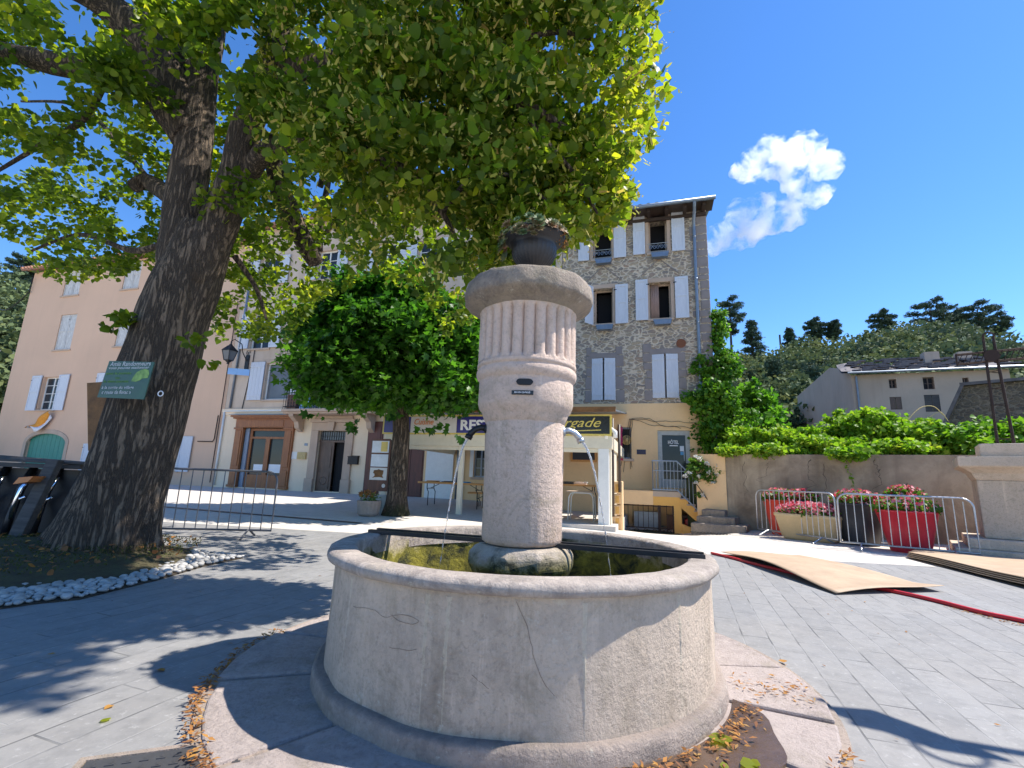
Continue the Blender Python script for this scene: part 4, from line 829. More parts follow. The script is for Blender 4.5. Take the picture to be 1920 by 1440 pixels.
for r, off_ in ((wE_, 0), (wF, .0)):
    h = (r[0] + r[1]) / 2; window(ST, SHo, *r, dep=.3, sill=False); shutter(ST, SHo, r[0], h - .02, r[2], r[3], y=.02, z_brace=True, ang=6); shutter(ST, SHo, h + .03, r[1], r[2], r[3], y=.02, z_brace=True, hinge='r', ang=9)
    m = MB(ST); rr = random.Random(int(r[0] * 10)); z = r[2] - .1
    while z < r[3] + .2:
        hh = rr.uniform(.25, .5)
        for s in (-1, 1):
            w = rr.uniform(.18, .36); a = r[0] - w if s < 0 else r[1]; m.box(a + .01, a + w - .01, -.02, .1, z + .01, z + hh - .02)
        z += hh
    m.box(r[0] - .1, r[1] + .1, -.022, .1, r[3] + .01, r[3] + .2); bevel(m.build('quoins', 'quoin_stone', SHo, False, .012), .02)
# right-hand corner stones
m = MB(ST); rr = random.Random(5); z = zst
while z < zE - .2:
    hh = rr.uniform(.22, .42); w = rr.uniform(.25, .6); m.box(uF - w, uF + .012, -.014, .3, z + .015, z + hh - .02); z += hh
bevel(m.build('corner_stones', 'quoin_stone', SHo, False, .012), .03)
m = MB(ST)      # curtain in the second floor window
for i in range(8): x = wD[0] + .06 + i * .035; m.tube([(x, .2 + .02 * (i % 2), wD[2]), (x, .2 + .02 * (i % 2), wD[3])], .02, 6)
m.build('curtain', 'curtain', SHo, True)
for r in (wA, wB):    # wrought window guards
    m = MB(ST); zt = r[2] + .34; m.tube([(r[0] - .06, -.03, zt), (r[1] + .06, -.03, zt)], .012, 6); m.tube([(r[0], -.03, r[2] + .03), (r[1], -.03, r[2] + .03)], .01, 6)
    for i in range(5):
        cx = r[0] + (r[1] - r[0]) * (i + .5) / 5; m.tube([(cx + .07 * (1 - k / 14) * math.cos(k * .8 + i * PI), -.03, zt - .14 + .10 * (1 - k / 16) * math.sin(k * .8)) for k in range(12)], .008, 5)
    m.build('window_guard', 'galvanised', SHo)
for r in (wA, wB, wC, wD):
    m = MB(ST); c = (r[0] + r[1]) / 2 + .05; m.prism([(c - .3, r[2] - .12), (c + .32, r[2] - .12), (c + .27, r[2] - .30), (c - .25, r[2] - .30)], -.28, -.09); m.build('window_box', 'zinc', SHo)
for r in (wC, wD):
    c = (r[0] + r[1]) / 2; m = MB(ST); m.prism([(c - .62, r[3] + .3), (c, r[3] + .88), (c, r[3] + .92), (c - .66, r[3] + .3)], -.03, .05); m.prism([(c, r[3] + .88), (c + .62, r[3] + .3), (c + .66, r[3] + .3), (c, r[3] + .92)], -.03, .05); m.build('relieving_arch', 'quoin_stone', SHo)
v0 = ST.px(1277, 644); m = MB(ST); m.tube([(v0[0], .0, v0[1]), (v0[0], -.03, v0[1])], .16, 20); m.build('vent_cap', 'rusty_steel', SHo)
# roof: rafters, soffit boards, sheets and gutter
m = MB(ST); m.box(uG - .3, uF + .22, -.62, .1, zE + .12, zE + .16); 
for i in range(9): x = uG + .1 + (uF - uG - .2) * i / 8; m.box(x - .06, x + .06, -.58, .1, zE - .0, zE + .118)
m.box(uG, uF, -.1, .02, zE - .12, zE - .002); m.build('eaves', 'beam_wood', SHo)
m = MB(ST); n = 90; vs = []
for i in range(n + 1):
    x = uG - .3 + (uF + .26 - uG + .3) * i / n; zz = .035 * math.sin(i * PI / 2.25)
    vs += [(x, -.75, zE + .20 + zz), (x, 4.3, zE + 1.7 + zz), (x, -.75, zE + .17 + zz), (x, 4.3, zE + 1.67 + zz)]
m.add(vs, [(4 * i, 4 * i + 4, 4 * i + 5, 4 * i + 1) for i in range(n)] + [(4 * i + 2, 4 * i + 3, 4 * i + 7, 4 * i + 6) for i in range(n)] + [(4 * i, 4 * i + 2, 4 * i + 6, 4 * i + 4) for i in range(n)]); m.build('roof', 'fibre_sheet', SHo)
m = MB(ST); m.tube([(uG - .3, -.76, zE + .10), (uF + .25, -.76, zE + .12)], .07, 8); m.build('gutter', 'zinc', SHo, True)
g0 = ST.px(1297, 372, .1)[0]; g1 = ST.px(1312, 640, .1)[0]
gm = (g0 + g1) / 2; m = MB(ST); m.tube([(gm, -.76, zE + .08), (gm, -.6, zE - .05), (gm, -.12, zE - .35), (gm, -.1, zE - .6), (gm, -.1, 4.2), (gm + .25, -.1, 3.8), (gm + .4, -.1, 3.4), (gm + .4, -.12, 1.6), (gm + .1, -.12, 1.3), (gm - .1, -.12, .9)], .055, 10)
for z in (5, 6.6, 8.2, 9.8): m.tube([(gm, -.1, z), (gm, -.1, z + .06)], .066, 10)
m.build('drainpipe', 'zinc', SHo, True)
# ground floor window, hat, scarf
window(ST, SHo, *gG, dep=.18, frame='grey_paint', bars=(0, 0), off=.04); hc = ST.px(1175, 825)
m = MB(ST); m.tube([(hc[0], .0, hc[1]), (hc[0], .03, hc[1])], [.17, .165], 20); m.tube([(hc[0], -.07, hc[1]), (hc[0], .0, hc[1])], [.06, .09], 16); o = m.build('straw_hat', 'straw', None, True); rebase(o, ST.w(hc[0], 0, hc[1] - .17)); tag(o, 'straw hat hanging in the ground floor window of the stone house', 'hat')
m = MB(ST); sx = ST.px(1162, 830)[0] + .02; n = 10; vs = []
for i in range(n + 1):
    z = hc[1] + .45 - 1.15 * i / n; vs += [(sx - .07 - .02 * math.sin(i), -.1, z), (sx, -.14 + .02 * math.sin(i * 1.7), z - .01), (sx + .08 + .015 * math.sin(i * 2), -.1, z)]
m.add(vs, [(3 * i + k, 3 * i + k + 1, 3 * i + k + 4, 3 * i + k + 3) for i in range(n) for k in (0, 1)]); o = m.build('scarf', 'magenta_cloth', None, True); o.modifiers.new('t', 'SOLIDIFY').thickness = .01; rebase(o, ST.w(sx, -.1, hc[1] - .7)); tag(o, 'long magenta patterned banner hanging beside the ground floor window', 'banner')
pq = ST.rect(1194, 1211, 843, 852, .04); m = MB(ST); m.box(pq[0], pq[1], -.055, -.04, pq[2], pq[3]); o = m.build('plaque', 'navy'); rebase(o, ST.w((pq[0] + pq[1]) / 2, -.04, pq[2])); tag(o, 'small navy plaque on the ochre wall left of the glazed hotel door', 'plaque')
# hotel door
y = .02; m = MB(ST); a, b_, c, d = gD; t = .14
m.box(a, a + t, y, y + .07, c, d); m.box(b_ - t, b_, y, y + .07, c, d); m.box(a + t, b_ - t, y, y + .07, d - .16, d); m.box(a + t, b_ - t, y, y + .07, c, c + .28); HD = m.build('door', 'door_grey', SHo); bevel(HD, .008)
m = MB(ST); m.box(a + t, b_ - t, y + .03, y + .04, c + .28, d - .16); m.build('pane', 'pane', HD)
m = MB(ST); m.tube([(b_ - .2, y - .04, c + .9), (b_ - .2, y - .04, c + 1.2)], .012, 6); m.build('handle', 'galvanised', HD)
hx = ST.px(1262.6, 830)[0]; hz = ST.px(1262, 829)[1]; text(ST, 'HÔTEL', hx - .17, hx + .17, hz - .06, hz + .09, y + .024, 'letter_white', HD, 'lettering', ext=.002, bold=.012)
m = MB(ST); m.box(hx - .12, hx + .14, y + .018, y + .022, hz - .13, hz - .10); m.build('underline', 'letter_white', HD)
for (x0, x1, y0, y1, mm) in ((1275, 1282.5, 836, 846, 'paper_white'), (1276, 1283, 847, 853, 'paper_blue')):
    q = ST.rect(x0, x1, y0, y1); m = MB(ST); m.box(q[0], q[1], y + .018, y + .024, q[2], q[3]); m.build('sticker', mm, HD)
# ---------------- terrace pergola and sign
OT = 4.8
tu0 = ST.px(718, 900, OT)[0]; tu1 = ST.px(1148, 900, OT)[0]; TZ = .13
TE = thing('terrace_shelter', ST.w((tu0 + tu1) / 2, -OT, TZ), 'cream timber terrace shelter with long signboard in front of the restaurant', 'shelter', rz=-ST.a)
m = MB(ST); m.box(tu0 - .4, tu1 + .1, -OT - .35, -.1, -.6, TZ); o = m.build('terrace', 'pale_slabs'); tag(o, kind='structure')
bt0 = ST.px(930, 838, OT)[1]; bt1 = ST.px(930, 816, OT)[1]; sg1 = ST.px(930, 779, OT)[1]
m = MB(ST); m.box(tu0, tu1, -OT - .06, -OT + .08, bt0, bt1); m.box(tu0 + .02, tu1 - .02, -OT - .02, -OT + .04, bt0 - .10, bt0 - .002); bevel(m.build('beam', 'cream_paint', TE), .008)
def post(px, w, mat='cream_paint'):
    u = ST.px(px, 900, OT)[0]; m = MB(ST); m.box(u - w / 2, u + w / 2, -OT - .05, -OT + .07, TZ, bt0 - .002); bevel(m.build('post', mat, TE), .006)
post(863, .13); post(1132, .26, 'white_paint'); post(722, .13)
m = MB(ST); m.box(tu1 - .12, tu1, -OT + .2, -.1, bt0, bt1); m.box(tu0, tu0 + .12, -OT + .2, -.1, bt0, bt1); m.build('side_beam', 'cream_paint', TE)
m = MB(ST); m.box(tu1 - .1, tu1 - .04, -OT + .1, -OT + 1.9, TZ, bt0); m.box(tu1 - .14, tu1 - .101, -OT + .6, -OT + .7, TZ, bt0); m.build('side_panel', 'cream_paint', TE)
m = MB(ST); zt = sg1 + .06; m.hexa([(tu0 - .1, -OT - .3, zt), (tu1 + .1, -OT - .3, zt), (tu1 + .1, -.05, zt + .62), (tu0 - .1, -.05, zt + .62), (tu0 - .1, -OT - .3, zt + .04), (tu1 + .1, -OT - .3, zt + .04), (tu1 + .1, -.05, zt + .66), (tu0 - .1, -.05, zt + .66)]); m.build('roof', 'zinc', TE)
m = MB(ST); m.box(tu0 - .12, tu1 + .12, -OT - .36, -OT - .305, zt - .02, zt + .1); m.build('fascia', 'rust_plank', TE)
# signboard
SB = thing('signboard', ST.w((tu0 + tu1) / 2, -OT - .06, bt1), 'long blue white and black restaurant signboard in a yellow frame above the terrace', 'sign', rz=-ST.a)
def su(px): return ST.px(px, 797, OT + .1)[0]
yb = -OT - .10
u0, u1, ub, uw, ur = su(718), su(1147), su(770), su(856), su(955)
m = MB(ST); m.box(u0, u1, yb, yb + .04, bt1 + .002, sg1); m.build('frame', 'letter_gold', SB)
for a, b_, mm in ((u0 + .05, ub, 'sign_blue'), (ub + .01, uw, 'sign_white'), (uw + .01, ur, 'sign_blue'), (ur + .01, u1 - .05, 'sign_black')):
    m = MB(ST); m.box(a, b_, yb - .008, yb - .001, bt1 + .045, sg1 - .04); m.build('panel', mm, SB)
zb, zt_ = bt1, sg1; hh = zt_ - zb
text(ST, 'Cuisine', su(777), su(813), zb + hh * .50, zb + hh * .82, yb - .009, 'letter_orange', SB, shear=.35, bold=.01)
text(ST, 'REST', su(864), su(922), zb + hh * .22, zb + hh * .76, yb - .009, 'letter_white', SB, bold=.035)
text(ST, 'Bourgade', su(1010), su(1127), zb + hh * .26, zb + hh * .84, yb - .009, 'letter_gold', SB, shear=.42)
m = MB(ST); m.hexa([(su(1078), yb - .012, zb + hh * .2), (su(1127), yb - .012, zb + hh * .24), (su(1127), yb - .008, zb + hh * .24), (su(1078), yb - .008, zb + hh * .2), (su(1078), yb - .012, zb + hh * .24), (su(1127), yb - .012, zb + hh * .29), (su(1127), yb - .008, zb + hh * .29), (su(1078), yb - .008, zb + hh * .24)]); m.build('underline', 'letter_gold', SB)
# blackboard in an orange frame inside the terrace
q = ST.rect(1070, 1119, 836, 866, .1); m = MB(ST); m.box(q[0], q[1], -.10, -.05, q[2], q[3]); o = m.build('menu_board', 'table_top'); rebase(o, ST.w((q[0] + q[1]) / 2, -.05, q[2])); tag(o, 'dark menu blackboard in an orange wooden frame on the terrace wall', 'blackboard')
m = MB(ST); m.box(q[0] + .07, q[1] - .07, -.11, -.101, q[2] + .07, q[3] - .07); m.build('board', 'dark_plastic', o) if False else None
bb = MB(ST); bb.box(q[0] + .07, q[1] - .07, -.112, -.101, q[2] + .07, q[3] - .07); bo = bb.mesh('slate'); bo.materials.append(MT('dark_plastic')); bob = bpy.data.objects.new('slate', bo); COL.objects.link(bob); bo.transform(WM[o].inverted()); bob.parent = o
# ---------------- trestle tables
def trestle(name, fr, u0, u1, y0, y1, z, label, items=0, top='table_top', leg='green_dark', group='trestle tables on the terrace', z0=TZ):
    t = thing(name, fr.w((u0 + u1) / 2, (y0 + y1) / 2, z0), label, 'table', group, rz=-fr.a)
    m = MB(fr); m.box(u0, u1, y0, y1, z - .055, z); bevel(m.build('tabletop', top, t), .006)
    for u in (u0 + .3, u1 - .3):
        m = MB(fr)
        for y in (y0 + .06, y1 - .06): m.tube([(u, y, z - .03), (u, y, z - .2), (u + .05, y, z - .3), (u + .05, y, z0 + .02)], .014, 6)
        m.tube([(u, y0 + .06, z - .2), (u, y1 - .06, z - .2)], .012, 6); m.tube([(u + .05, y0 + .02, z0 + .02), (u + .05, y1 - .02, z0 + .02)], .014, 6); m.tube([(u, (y0 + y1) / 2, z - .2), (u + .35 * (1 if u == u0 + .3 else -1), (y0 + y1) / 2, z - .03)], .01, 5)
        m.build('leg', 'dark_metal', t)
    return t
simple('green_dark', (.03, .07, .05), .5)
OFI = 3.4
a0 = ST.px(783, 905, OFI)[0]; a1 = ST.px(870, 905, OFI)[0]; tz = ST.px(830, 904, OFI)[1]
trestle('trestle_table', ST, a0, a0 + 2.2, -OFI, -OFI + .6, tz, 'orange wooden trestle table left of the terrace post with papers on top')
trestle('trestle_bench', ST, a0 + 1.3, a0 + 3.2, -OFI + .9, -OFI + 1.2, tz - .28, 'orange wooden bench behind the trestle table left of the column')['category'] = 'bench'
c0 = ST.px(1045, 909, 3.0)[0]; cz = ST.px(1080, 908, 3.0)[1]
trestle('trestle_table', ST, c0 - .6, c0 + 1.3, -3.0, -2.4, cz, 'orange wooden trestle table right of the column heaped with brochures')
w0 = ST.px(1062, 920, 4.1)[0]; w1 = ST.px(1116, 920, 4.1)[0]; wz = ST.px(1090, 921, 4.1)[1]
t = thing('white_table', ST.w((w0 + w1) / 2, -4.0, TZ), 'small table with pale top and bent white tube legs between column and white post', 'table', rz=-ST.a)
m = MB(ST); m.box(w0, w1, -4.1, -3.6, wz - .03, wz); bevel(m.build('tabletop', 'lintel_stone', t), .008)
for x in (-4.06, -3.66):
    m = MB(ST); m.tube([(w0 + .04, x, TZ), (w0 + .06, x, wz - .16), (w0 + .12, x, wz - .06), (w0 + .22, x, wz - .045), (w1 - .22, x, wz - .045), (w1 - .12, x, wz - .06), (w1 - .06, x, wz - .16), (w1 - .04, x, TZ)], .016, 8); m.build('leg', 'white_paint', t, True)
rr = random.Random(3)
for i, (u, v, z, mt, lb) in enumerate(((a0 + .25, -OFI + .1, tz, 'table_top', 'thin tan folder lying on the left end of the left trestle table'), (a0 + .75, -OFI + .15, tz, 'dark_plastic', 'dark booklet in the middle of the left trestle table'), (a0 + 1.25, -OFI + .1, tz, 'paper_blue', 'bright blue booklet on the right half of the left trestle table'), (c0 + .1, -2.9, cz, 'dark_plastic', 'dark pile of brochures on the right trestle table'), (c0 + .45, -2.8, cz, 'paper_white', 'grey and white pile of brochures on the right trestle table'))):
    m = MB(ST)
    for k in range(3 if i < 3 else 6): a = rr.uniform(-.05, .05); m.box(u + a, u + a + .32, v + rr.uniform(0, .03), v + .3, z + .002 + k * .012, z + .012 + k * .012)
    o = m.build('brochures', mt); rebase(o, ST.w(u, v, z)); tag(o, lb, 'brochures', 'papers on the terrace tables')
# ---------------- information board leaning by the young tree
ip = G(714, 962); ib = Frame(ip[0], ip[1], 17); s_ = 1 / FPX * ip[1]
IB = thing('information_board', ip, 'dark brown information board with three panels on a pale post beside the young tree', 'information board', rz=-ib.a)
m = MB(ib); m.box(-.14, .14, -.05, .05, 0, .62); m.box(.0, .02, -.06, -.051, 0, .6); m.build('post', 'door_grey', IB)
def ibr(x0, x1, y0, y1): return ib.rect(x0, x1, y0, y1, .06)
q = ibr(694, 732, 823, 921); bd = [(q[0], q[2]), (q[1], q[2]), (q[1], q[3] - .05), (q[1] - .05, q[3]), (q[0] + .05, q[3]), (q[0], q[3] - .05)]
m = MB(ib); m.prism(bd, -.11, -.052); bo_ = m.build('board', 'board_brown', IB); bevel(bo_, .008)
for (x0, x1, y0, y1, mt) in ((698, 729, 827, 849, 'paper_white'), (697, 727, 852, 875, 'paper_white'), (696, 726, 877, 900, 'sign_white')):
    r = ibr(x0, x1, y0, y1); m = MB(ib); m.box(q[0] + .05, q[1] - .05, -.118, -.111, r[2], r[3]); pn_ = m.build('panel', mt, IB)
    if y0 == 827: m = MB(ib); m.box((q[0] + q[1]) / 2 + .02, q[1] - .09, -.122, -.1185, r[2] + .03, r[3] - .02); m.build('yellow_notice', 'paper_yellow', pn_)
    if y0 == 877:
        cx = (q[0] + q[1]) / 2; cz_2 = (r[2] + r[3]) / 2; pts = [(-.15, .02), (-.13, .09), (-.03, .10), (.0, .12), (.06, .10), (.15, .09), (.14, .0), (.12, -.04), (.16, -.10), (.04, -.08), (-.1, -.09), (-.17, -.11), (-.10, -.05), (-.11, .0)]
        m = MB(ib); m.prism([(cx + a, cz_2 + b_) for a, b_ in pts], -.124, -.1185); m.build('map_print', 'rust_plank', pn_)
m = MB(ib); zz = q[2] + .14; m.tube([(q[1] - .12, -.112, zz), (q[1] - .12, -.12, zz)], .05, 16); m.build('badge', 'sign_white', IB)
# stone planter beside it
sp = G(690, 967); PT = thing('stone_trough', sp, 'small brown stone trough with orange flowers beside the information board', 'planter', rz=-.3)
m = MB(); m.lathe([(.0001, 0), (.2, 0), (.25, .05), (.28, .36), (.25, .37), (.22, .33), (.0001, .32)], sp[:2], 12, lambda r, z, q: r * (1.05 if abs(math.cos(q)) > .5 else .95) + .02 * noise.noise(Vector((q, z * 5, 1)))); m.v = [(a, b_, c + sp[2]) for a, b_, c in m.v]; bevel(m.build('trough', 'trough_stone', PT), .02)
leaves('plant', 'shrub_leaf', ball_pts(420, (sp[0], sp[1], sp[2] + .45), (.24, .24, .14)), .06, 'lance', PT); leaves('flowers', 'dry_leaf', ball_pts(120, (sp[0] - .05, sp[1] - .05, sp[2] + .53), (.22, .2, .1)), .045, 'heart', PT)
# lantern and street sign on the plastered house
lc = ST.px(430, 665, .9)
LN = thing('wall_lantern', ST.w(uC + .35, 0, lc[1]), 'black four sided street lantern on a curled bracket between the pink and plastered houses', 'lantern', rz=-ST.a)
lx, lz = lc; yv = -.9
m = MB(ST)
for k in range(4): a, b_ = PI / 4 + k * PI / 2, PI / 4 + (k + 1) * PI / 2; m.tube([(lx + .18 * math.cos(a), yv + .18 * math.sin(a), lz - .26), (lx + .3 * math.cos(a), yv + .3 * math.sin(a), lz + .18)], .014, 6); m.tube([(lx + .3 * math.cos(a), yv + .3 * math.sin(a), lz + .18), (lx + .3 * math.cos(b_), yv + .3 * math.sin(b_), lz + .18)], .016, 6); m.tube([(lx + .18 * math.cos(a), yv + .18 * math.sin(a), lz - .26), (lx + .18 * math.cos(b_), yv + .18 * math.sin(b_), lz - .26)], .016, 6)
m.lathe([(.06, -.42), (.05, -.36), (.12, -.3), (.14, -.26), (.0001, -.26)], (0, 0), 4); k = 5 * 4
m.v[-k:] = [ST.w(*p) for p in [(lx + a_[0], yv + a_[1], lz + a_[2]) for a_ in [(r * math.cos(PI / 4 + j * PI / 2), r * math.sin(PI / 4 + j * PI / 2), z) for r, z in [(.06, -.42), (.05, -.36), (.12, -.3), (.14, -.26), (.0001, -.26)] for j in range(4)]]]
LF = m.build('cage', 'dark_metal', LN)
m = MB(ST); pf = [(.33, .17), (.30, .22), (.16, .36), (.13, .40), (.08, .42), (.06, .47), (.02, .5), (.0001, .54)]
m.add([(lx + r * math.cos(PI / 4 + j * PI / 2), yv + r * math.sin(PI / 4 + j * PI / 2), lz + z) for r, z in pf for j in range(4)], [(4 * i + j, 4 * i + (j + 1) % 4, 4 * i + 4 + (j + 1) % 4, 4 * i + 4 + j) for i in range(len(pf) - 1) for j in range(4)]); m.build('hood', 'dark_metal', LN)
m = MB(ST); m.add([(lx + r * math.cos(PI / 4 + j * PI / 2), yv + r * math.sin(PI / 4 + j * PI / 2), lz + z) for r, z in ((.17, -.25), (.285, .17)) for j in range(4)], [(j, (j + 1) % 4, 4 + (j + 1) % 4, 4 + j) for j in range(4)]); m.build('glass', 'pane_grey', LN)
m = MB(ST); bu = uC + .9; m.tube([(bu, -.02, lz - .1), (bu - .02, -.3, lz + .25), (lx + .3, -.6, lz + .55), (lx + .12, -.85, lz + .72), (lx, yv, lz + .62), (lx, yv, lz + .5)], .022, 6); m.tube([(bu + .12 * math.cos(k * .6) * (1 - k / 16), -.03, lz + .3 + .18 * math.sin(k * .6) * (1 - k / 16)) for k in range(14)], .014, 5); m.box(bu - .1, bu + .12, -.04, 0, lz - .5, lz + .2); m.build('bracket', 'dark_metal', LN)
q = ST.px(430, 688, .5), ST.px(452, 696, .5); m = MB(ST); m.hexa([(q[0][0], -.55, q[0][1] - .34), (q[1][0] + .05, -.1, q[0][1] - .34), (q[1][0] + .05, -.08, q[0][1] - .34), (q[0][0], -.53, q[0][1] - .34), (q[0][0], -.55, q[0][1] - .05), (q[1][0] + .05, -.1, q[0][1] - .05), (q[1][0] + .05, -.08, q[0][1] - .05), (q[0][0], -.53, q[0][1] - .05)])
o = m.build('street_sign', 'plate_blue'); rebase(o, ST.w(q[1][0], -.1, q[0][1] - .34)); tag(o, 'pale blue street name plate projecting below the lantern', 'street sign')
# ---------------- hotel steps, railing, cellar gate
LO = 1.25; lz0 = .92
lu0 = gD[0] - .18; lu1 = ST.px(1270, 915, LO)[0]; su1 = ST.px(1338, 985, LO)[0]
HS = thing('hotel_steps', ST.w((lu0 + su1) / 2, -LO / 2, -.3), 'ochre side stairs with grey treads climbing left to the glazed hotel door', 'stairs', rz=-ST.a)
m = MB(ST); m.box(lu0, lu1 + .1, -LO, -.05, lz0 - .16, lz0); m.build('landing', 'grey_render', HS)
ns = 5; sw = (su1 - lu1) / ns; fz_ = gh(*ST.w(su1, -LO, 0)[:2]) - .02; sh_ = (lz0 - fz_) / (ns + 1)
m = MB(ST); tr = MB(ST)
for i in range(ns):
    z = lz0 - sh_ * (i + 1); x = lu1 + .1 + sw * i
    zb_ = max(fz_ - .3, z - .55); m.hexa([(x, -LO + .02, max(fz_ - .4, z - .30)), (x + sw, -LO + .02, max(fz_ - .4, z - .30 - sh_)), (x + sw, -.06, max(fz_ - .4, z - .30 - sh_)), (x, -.06, max(fz_ - .4, z - .30)), (x, -LO + .02, z - .04), (x + sw, -LO + .02, z - .04), (x + sw, -.06, z - .04), (x, -.06, z - .04)])
    tr.box(x - .04, x + sw + .01, -LO - .03, -.06, z - .038, z)
m.build('flight', 'ochre_dark', HS); tr.build('treads', 'apron_stone', HS)
m = MB(ST); m.box(lu0, lu1 + .1, -LO + .01, -LO + .12, lz0 - .42, lz0 - .162); m.box(lu1 - .12, lu1 + .1, -LO + .01, -.06, -.8, lz0 - .422); m.build('supporting_wall', 'ochre_dark', HS)
m = MB(ST); m.prism([(lu1 + .1, fz_ + .12), (lu1 + .75, fz_ - .12), (lu1 + .75, fz_ - .5), (lu1 + .1, fz_ - .5)], -LO - .1, -LO + .1); m.build('kerb_wing', 'ochre_dark', HS)
RL = thing('stair_railing', ST.w(lu1, -LO, lz0), 'grey blue steel railing round the hotel landing and down the stairs', 'railing', rz=-ST.a)
yr = -LO - .04; rt = lz0 + .92
def rail_line(u):
    if u <= lu1: return lz0 + .05, rt
    k = (u - lu1) / (su1 - lu1); return lz0 + .05 - k * (lz0 - fz_ - .05), rt - k * (lz0 - fz_ - .05)
m = MB(ST)
for h in (0, 1): m.tube([(lu0, -.08, (lz0 + .05, rt)[h]), (lu0, yr, (lz0 + .05, rt)[h]), (lu1, yr, rail_line(lu1)[h]), (su1, yr, rail_line(su1)[h])], .022, 6)
m.tube([(lu0, -.08, rt - .3), (lu0, yr, rt - .3), (lu1 + .45, yr, rt - .3)], .012, 6)
u = lu0
while u < su1 + .01: a, b_ = rail_line(u); m.tube([(u, yr, a), (u, yr, b_)], .010, 5); u += .105
for yy in np.arange(yr, -.1, .11): m.tube([(lu0, yy, lz0 + .05), (lu0, yy, rt)], .010, 5)
m.build('bars', 'grey_paint', RL)
CGt = thing('cellar_gate', ST.w((lu0 + lu1) / 2, -LO, -.5), 'rusty iron double gate with scrolls closing the dark cellar below the hotel landing', 'gate', rz=-ST.a)
cg0 = ST.px(1168, 950, LO)[0]; gt = lz0 - .42
for (a, b_) in ((cg0, (cg0 + lu1) / 2 + .25), ((cg0 + lu1) / 2 + .29, lu1 - .14)):
    m = MB(ST); yg = -LO + .03; zb0 = -.42
    for x in (a, b_): m.box(x - .025, x + .025, yg - .02, yg + .02, zb0, gt)
    for z in (zb0 + .03, zb0 + .24, gt - .03): m.box(a, b_, yg - .017, yg + .017, z - .015, z + .015)
    k = int((b_ - a) / .14)
    for i in range(1, k): x = a + (b_ - a) * i / k; m.tube([(x, yg, zb0 + .24), (x, yg, gt)], .009, 5)
    for i in range(4):
        cx = a + (b_ - a) * (i + .5) / 4; m.tube([(cx + .08 * math.cos(j * .7) * (1 - j / 18), yg, zb0 + .135 + .08 * math.sin(j * .7) * (1 - j / 18)) for j in range(14)], .008, 5)
    m.build('leaf', 'iron_rust', CGt)
m = MB(ST); m.box(cg0 - .3, lu0, -LO + .01, -.06, gt + .002, lz0 - .0); m.box(cg0 - .05, lu0, -LO, -LO + .1, lz0 - .42, lz0 - .03); m.build('lintel', 'ochre_render', HS)
m = MB(ST); m.box(cg0 + .3, cg0 + 1.1, -.5, -.2, -.4, .25); o = m.build('cellar_crate', 'zinc'); rebase(o, ST.w(cg0 + .7, -.3, -.4)); tag(o, 'grey bin standing behind the left leaf of the cellar gate', 'bin')
m = MB(ST); m.box(cg0 + 1.3, cg0 + 2.5, -.6, -.45, -.4, .2); o = m.build('cellar_board', 'board_brown'); rebase(o, ST.w(cg0 + 1.9, -.5, -.4)); tag(o, 'brown wooden panel standing behind the right leaf of the cellar gate', 'panel')
m = MB(ST); m.box(lu1 + .2, lu1 + .9, -.9, -.3, fz_ - .2, fz_ + .25); o = m.build('red_box', 'orange_red_plastic'); rebase(o, ST.w(lu1 + .5, -.6, fz_ - .2)); tag(o, 'red plastic box stored under the hotel stairs', 'box'); bevel(o, .03)
# ochre pillar with pierced blocks at the terrace corner, waste pipes
pu0 = ST.px(1149, 950, OT - .6)[0]; pu1 = ST.px(1168, 950, OT - .6)[0]; pz1 = ST.px(1158, 902, OT - .6)[1]
BP = thing('block_pillar', ST.w((pu0 + pu1) / 2, -OT + .6, -.3), 'yellow ochre stepped pillar with hollow blocks at the right corner of the terrace', 'pillar', rz=-ST.a)
m = MB(ST); ph = (pz1 + .4)
for i, (a, b_) in enumerate(((0, .46), (.47, .63), (.64, .80), (.81, 1.0))):
    za, zb1 = -.4 + ph * a, -.4 + ph * b_; ins = .0 if i == 0 else .03
    m.box(pu0 + ins, pu1, -OT + .55, -OT + .8, za, zb1 - .01); 
m.box(pu1 - .06, pu1 + .002, -OT + .53, -OT + .82, -.4, pz1); bevel(m.build('blocks', 'ochre_render', BP), .02)
m = MB(ST)
for i, (a, b_) in enumerate(((.05, .42), (.49, .60), (.66, .77), (.83, .95))): m.box(pu0 + .07, pu1 - .09, -OT + .545, -OT + .56, -.4 + ph * a, -.4 + ph * b_)
m.build('hollow', 'ochre_dark', BP)
m = MB(ST); x = pu0 + .02; m.tube([(x, -OT + .4, .3), (x, -OT + .4, bt1 + .5)], .04, 8); m.tube([(x + .16, -OT + .5, .9), (x + .16, -OT + .5, bt1 + .35)], .035, 8); o = m.build('drainpipes', 'beam_wood', None, True); rebase(o, ST.w(x, -OT + .4, .3)); tag(o, 'pair of dark waste pipes beside the right end of the signboard', 'pipe')
m = MB(ST); zz = ST.px(1150, 812, OT)[1]; m.tube([(x - .12, -OT - .02, zz - .15), (x - .1, -OT - .02, zz + .02), (x, -OT - .04, zz + .1), (x + .1, -OT - .02, zz + .02), (x + .1, -OT - .02, zz - .12)], .06, 10); o = m.build('wall_lamp', 'white_paint', None, True); rebase(o, ST.w(x, -OT, zz - .15)); tag(o, 'white hooked pipe end under the right end of the signboard', 'pipe')
